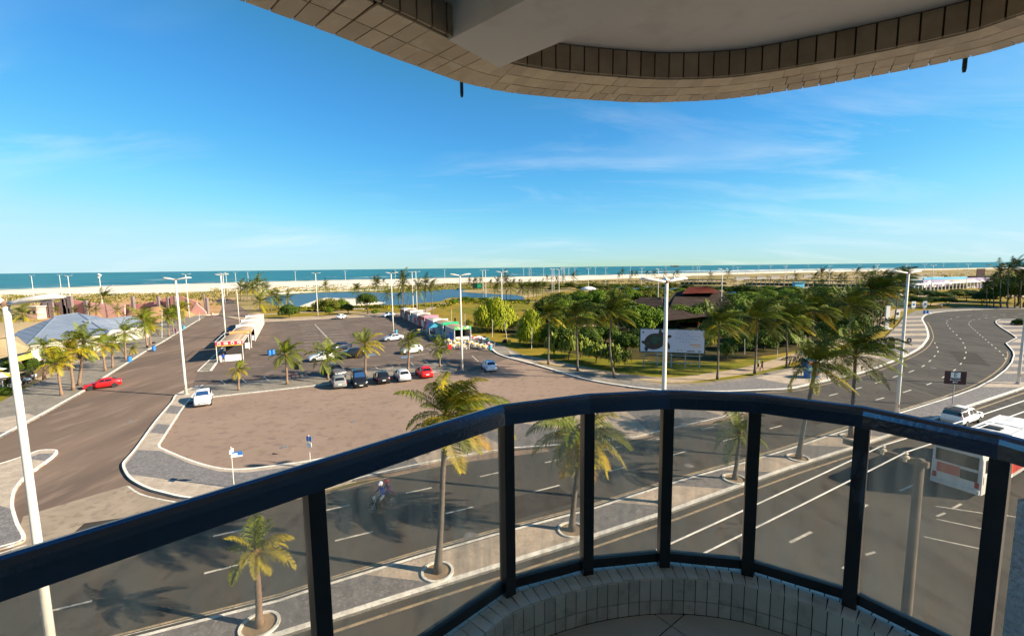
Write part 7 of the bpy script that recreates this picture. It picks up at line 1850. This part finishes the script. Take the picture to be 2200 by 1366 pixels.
kg = thing('green_kiosk', 'small green kiosk on the far lagoon bank', 'kiosk', at(1026, 620, 0)); MB().box((0, 0, 2), (7, 3.5, 4)).build('body', M['road_green'], kg); MB().box((1.5, -1.8, 2), (3, .1, 3)).build('panel', M['sign_green'], kg); MB().box((0, 0, 4.15), (7.6, 4, .3)).build('roof', M['wall_cream'], kg)
for i, (x, y) in enumerate([(1590, 601.2), (1635, 599.5), (1665, 598.5), (1700, 597.4), (1735, 596), (1600, 600)]):
    o = MB().box((0, 0, 1.3), (9, 2.2, 2.6)).box((0, 0, 2.75), (9.6, 2.6, .3)).box((-4.6, 0, .8), (.6, 2.3, 1.6)).build('beach_booth', M['wall_white']); o.location = at(x, y); tag(o, 'low white booth on the strand parking by the beach', 'booth', 'white strand booths')
# left fence posts beyond the garden
for i in range(8):
    p = at(3 + i * 12, 652 - i * .4, 0)
    o = MB().tube([(0, 0, 0), (0, 0, 2.4)], .07, 5).build('fence_post', M['lamp_white']); o.location = p; tag(o, 'thin white fence post in the row at the left dunes', 'post', 'dune fence posts')
# ships on the horizon
for px, s, l in [(1450, 1.0, 'red cargo ship on the horizon'), (172, .7, 'faint ship on the left horizon'), (600, .7, 'faint ship on the horizon left of centre')]:
    d = at(px, 578, 0); d = Vector((d.x, d.y, 0)).normalized() * 7000
    sh_ = thing('ship', l, 'ship', (d.x, d.y, -.5), 0, 'ships')
    MB().sheet([(-60 * s, 0, 0), (55 * s, 0, 0), (68 * s, 0, 12 * s), (-66 * s, 0, 12 * s)], 14 * s).build('hull', M['tile_red'], sh_)
    MB().box((-45 * s, 7, 18 * s), (16 * s, 12 * s, 14 * s)).build('bridge', M['wall_white'], sh_)
    MB().box((10 * s, 7, 14 * s), (60 * s, 10 * s, 4 * s)).build('deck_cargo', M['tile_red'], sh_)
# lagoon-side odds and ends: jetty steps, benches
o = MB()
for k in range(7): o.box((k * .9, 0, .15), (.6, 5, .3))
o = o.build('stepping_deck', M['pave_light']); o.location = at(752, 664, 0); tag(o, 'pale slatted deck by the umbrella tree', 'deck')
# ---------------------------------------------------------------- people
def skin_person(name, label, joints, edges, radii, mats, pick, parent_pos, rz, group='people', root=0):
    me = bpy.data.meshes.new('body'); me.from_pydata([Vector(j) for j in joints], edges, [])
    tmp = bpy.data.objects.new('tmp', me); col.objects.link(tmp)
    sk = tmp.modifiers.new('skin', 'SKIN'); sb_ = tmp.modifiers.new('sub', 'SUBSURF'); sb_.levels = 1; sb_.render_levels = 1
    if not me.skin_vertices: pass
    for i, r in enumerate(radii): me.skin_vertices[0].data[i].radius = (r, r)
    me.skin_vertices[0].data[root].use_root = True
    m2 = bpy.data.meshes.new_from_object(tmp.evaluated_get(bpy.context.evaluated_depsgraph_get()))
    bpy.data.objects.remove(tmp)
    for m in mats: m2.materials.append(m)
    for p in m2.polygons: p.material_index = pick(p.center); p.use_smooth = True
    o = link(name, m2); o.location = parent_pos; o.rotation_euler = (0, 0, rz)
    tag(o, label, 'person', group); return o
M['skin'] = mat('tanned_skin', (.34, .17, .10), None, 1, .6); M['skin_dark'] = mat('brown_skin', (.17, .085, .05), None, 1, .6)
M['cloth_blue'] = mat('blue_shirt', (.02, .07, .42), None, 1, .9); M['cloth_white'] = mat('white_cloth', (.66, .65, .62), None, 1, .9); M['cloth_black'] = mat('black_cloth', (.02, .02, .022), None, 1, .9); M['cloth_red'] = mat('red_cloth', (.50, .02, .02), None, 1, .9); M['cloth_purple'] = mat('purple_cloth', (.20, .03, .22), None, 1, .9); M['hair'] = mat('dark_hair', (.015, .010, .008), None, 1, .7)
def hand_fingers(J, E, Rr, wrist, d, side):
    """Short palm with four fingers and a thumb growing from a wrist joint."""
    palm_ = len(J); J.append(tuple(Vector(wrist) + Vector(d) * .08)); E.append((J.index(wrist), palm_)); Rr.append(.03)
    for k in range(4):
        f = Vector(J[palm_]) + Vector(side) * (-.025 + .017 * k); a = len(J); J.append(tuple(f + Vector(d) * (.05 + .012 * (1 if k in (1, 2) else 0)))); E.append((palm_, a)); Rr.append(.009)
        J.append(tuple(Vector(J[a]) + Vector(d) * .03 + Vector((0, 0, -.012)))); E.append((a, a + 1)); Rr.append(.007)
    a = len(J); J.append(tuple(Vector(wrist) + Vector(d) * .06 + Vector(side) * .045)); E.append((palm_, a)); Rr.append(.010)
def walker(px, label, top, low, skin='skin', stride=.18, rz=0.0, z=.1, extra=None, hat=None):
    J = [(0, 0, .95), (0, 0, 1.15), (0, 0, 1.40), (0, 0, 1.52), (.01, 0, 1.63), (.02, 0, 1.74)]
    E = [(0, 1), (1, 2), (2, 3), (3, 4), (4, 5)]; Rr = [.145, .13, .15, .06, .10, .07]
    def add(p, par, r): J.append(p); E.append((par, len(J) - 1)); Rr.append(r); return len(J) - 1
    for s, st in ((1, stride), (-1, -stride)):
        sh_ = add((0, s * .18, 1.38), 2, .065); el = add((-st * .4, s * .23, 1.12), sh_, .048); wr = add((st * -.2 + .08, s * .24, .90), el, .032)
        hand_fingers(J, E, Rr, J[wr], (.02, 0, -1), (1, 0, 0))
        hp_ = add((0, s * .09, .90), 0, .10); kn_ = add((st * .6 + .04, s * .10, .50), hp_, .07); an = add((st * 1.1, s * .10, .09), kn_, .045); add((st * 1.1 + .14, s * .11, .04), an, .04)
    mats = [M[skin], M[top], M[low], M['hair']]
    def pick(c):
        if c.z > 1.66 or (c.z > 1.56 and c.x < -.02): return 3
        if c.z > 1.47: return 0
        if c.z > .96 and (abs(c.y) < .20 or c.z > 1.16): return 1
        if .52 < c.z <= .98 and abs(c.y) < .21: return 2
        return 0
    return skin_person('person', label, J, E, Rr, mats, pick, at(*px, z), rz)
walker((1637, 797), 'walker with dark top and dark bag on the park path', 'cloth_black', 'cloth_black', rz=2.6)
walker((1629, 795), 'walker in white top left of the dark-dressed one', 'cloth_white', 'cloth_black', rz=2.6, stride=-.16)
walker((1720, 774), 'pale-clothed person on the grass by the path, right of the palms', 'cloth_white', 'cloth_white', rz=.3)
walker((1500, 706), 'person under the red parasol in the wood clearing', 'cloth_red', 'cloth_white', rz=.6, stride=.05)
walker((454, 681), 'dark-dressed person walking at the side street end', 'cloth_black', 'cloth_black', 'skin_dark', rz=.4)
walker((458, 682), 'second person at the side street end, in red shorts', 'cloth_white', 'cloth_red', rz=.4, stride=-.18)
walker((378, 719), 'person in purple on the left pavement by the far barrel', 'cloth_purple', 'cloth_purple', rz=1.2, stride=.03)
walker((957, 702), 'person in red behind the right-hand stalls', 'cloth_red', 'cloth_black', 'skin_dark', rz=2.2, z=0)
walker((978, 695), 'dark-clothed person on the lawn behind the stalls', 'cloth_black', 'cloth_black', 'skin_dark', rz=1.2, z=0)
walker((555, 696), 'person in black at the far end of the left stalls', 'cloth_black', 'cloth_black', 'skin_dark', rz=-1.2)
walker((481, 781), 'person in blue standing under the red-signed stall', 'cloth_blue', 'cloth_black', 'skin_dark', rz=-1.2, stride=.02)
walker((2022, 664), 'small white-dressed figure under the far right trees', 'cloth_white', 'cloth_red', rz=1.0, z=.2)
# motorcycle with two riders on the avenue
mh = hd((845, 1078), (797, 1096)); mpos = at(822, 1094, Z2)
mc = thing('motorcycle', 'black motorcycle with pale wheel rims crossing the palm shadow', 'motorcycle', mpos, math.atan2(mh.y, mh.x))
def mwheel(x):
    k = 22
    w = MB().tube([(x + .29 * math.cos(6.2832 * i / k), 0,   .31 + .28 * math.sin(6.2832 * i / k)) for i in range(k + 1)], .065, 7, False).build('wheel', M['tyre'], mc)
    mb = MB().tube([(x + .235 * math.cos(6.2832 * i / k), 0, .31 + .235 * math.sin(6.2832 * i / k)) for i in range(k + 1)], .018, 5, False)
    for i in range(5): a = 1.2566 * i; mb.tube([(x, 0, .31), (x + .23 * math.cos(a), 0, .31 + .23 * math.sin(a))], .02, 5)
    mb.build('rim', M['rim'], w)
mwheel(.66); mwheel(-.66)
MB().tube([(.66, -.09, .31), (.40, -.09, .95)], .028, 6).tube([(.66, .09, .31), (.40, .09, .95)], .028, 6).build('fork', M['rim'], mc)
MB().tube([(.42, 0, .9), (.1, 0, .62), (-.3, 0, .6), (-.5, 0, .72)], [.05, .06, .06, .04], 7).build('frame', M['plastic'], mc)
MB().ball((.18, 0, .80), (.32, .18, .17), 12, 8).build('fuel_tank', M['car_black'], mc, True)
MB().tube([(-.05, 0, .80), (-.4, 0, .80), (-.75, 0, .86)], [.12, .13, .08], 8).build('seat', M['plastic'], mc, True)
MB().box((.08, 0, .42), (.52, .30, .42)).ball((.08, 0, .45), (.32, .2, .24), 10, 6).build('engine', M['plastic'], mc)
MB().tube([(0, -.16, .34), (-.4, -.17, .34), (-.8, -.17, .42)], [.03, .05, .06], 8).build('exhaust', M['rim'], mc)
MB().tube([(.36, -.36, 1.06), (.42, 0, 1.0), (.36, .36, 1.06)], .018, 6).build('handlebar', M['rim'], mc)
MB().ball((.52, 0, .93), (.09, .11, .1), 10, 8).build('headlight', M['clear_lens'], mc, True)
MB().box((-.86, 0, .74), (.05, .16, .08)).build('tail_light', M['red_lens'], mc)
for x in (.66, -.66): MB().tube([(x + .36 * math.cos(a), 0, .31 + .36 * math.sin(a)) for a in [R(35 + 20 * i) for i in range(6)]], .05, 6).build('mudguard', M['car_black'], mc)
def rider(x, lean, label, top, low, skin, reach, helmet):
    J = [(x, 0, .98), (x + lean * .4, 0, 1.20), (x + lean, 0, 1.42), (x + lean + .03, 0, 1.53), (x + lean + .06, 0, 1.64), (x + lean + .06, 0, 1.75)]
    E = [(0, 1), (1, 2), (2, 3), (3, 4), (4, 5)]; Rr = [.15, .14, .155, .06, .10, .07]
    def add(p, par, r): J.append(p); E.append((par, len(J) - 1)); Rr.append(r); return len(J) - 1
    for s in (1, -1):
        a = add((x + lean, s * .19, 1.40), 2, .066); b = add((x + lean + .16, s * .27, 1.17), a, .05); c = add((reach, s * .30, 1.07), b, .034)
        hand_fingers(J, E, Rr, J[c], (.8, -.1 * s, -.3), (0, s, 0))
        h_ = add((x + .08, s * .12, .93), 0, .105); k_ = add((x + .42, s * .22, .74), h_, .075); an = add((x + .18, s * .20, .36), k_, .048); add((x + .32, s * .21, .31), an, .04)
    def pick(c):
        if c.z > 1.5: return 0
        if c.z > 1.0 and c.x < reach - .05: return 1
        if c.z > .72 and c.x < x + .34: return 2
        return 0
    o = skin_person('person', label, J, E, Rr, [M[skin], M[top], M[low]], pick, mpos, math.atan2(mh.y, mh.x), 'motorcycle riders')
    hx = x + lean + .06
    MB().ball((hx, 0, 1.70), (.155, .14, .15), 14, 10).box((hx + .13, 0, 1.68), (.06, .2, .11)).build('helmet', M[helmet], o, True)
    return o
M['helm_silver'] = mat('silver_helmet', (.55, .55, .66), None, 1, .2); M['helm_red'] = mat('red_helmet', (.45, .015, .04), None, 1, .2)
rider(-.12, .12, 'rider in blue shirt, white shorts and silver helmet on the motorcycle', 'cloth_blue', 'cloth_white', 'skin_dark', .34, 'helm_silver')
rider(-.50, .08, 'passenger with red helmet on the motorcycle', 'cloth_purple', 'cloth_black', 'skin_dark', -.20, 'helm_red')

# ---------------------------------------------------------------- tell look-alikes apart by their order across the view
def px_x(o):
    v = o.matrix_world.translation if o.parent is None else o.location
    v = Vector(o.location) - Vector((0, 0, EYE)); return (v.dot(IX)) / max(.01, v.dot(FW))
def ordinal(n): return '%d%s' % (n, 'th' if 10 <= n % 100 <= 20 else {1: 'st', 2: 'nd', 3: 'rd'}.get(n % 10, 'th'))
same = {}
for o in col.objects:
    if o.parent is None and 'label' in o.keys() and 'category' in o.keys(): same.setdefault(o['label'], []).append(o)
for lab, os_ in same.items():
    if len(os_) > 1:
        for i, o in enumerate(sorted(os_, key=px_x)): o['label'] = lab + (', leftmost of them' if i == 0 else ', rightmost of them' if i == len(os_) - 1 else ', %s from left' % ordinal(i + 1))
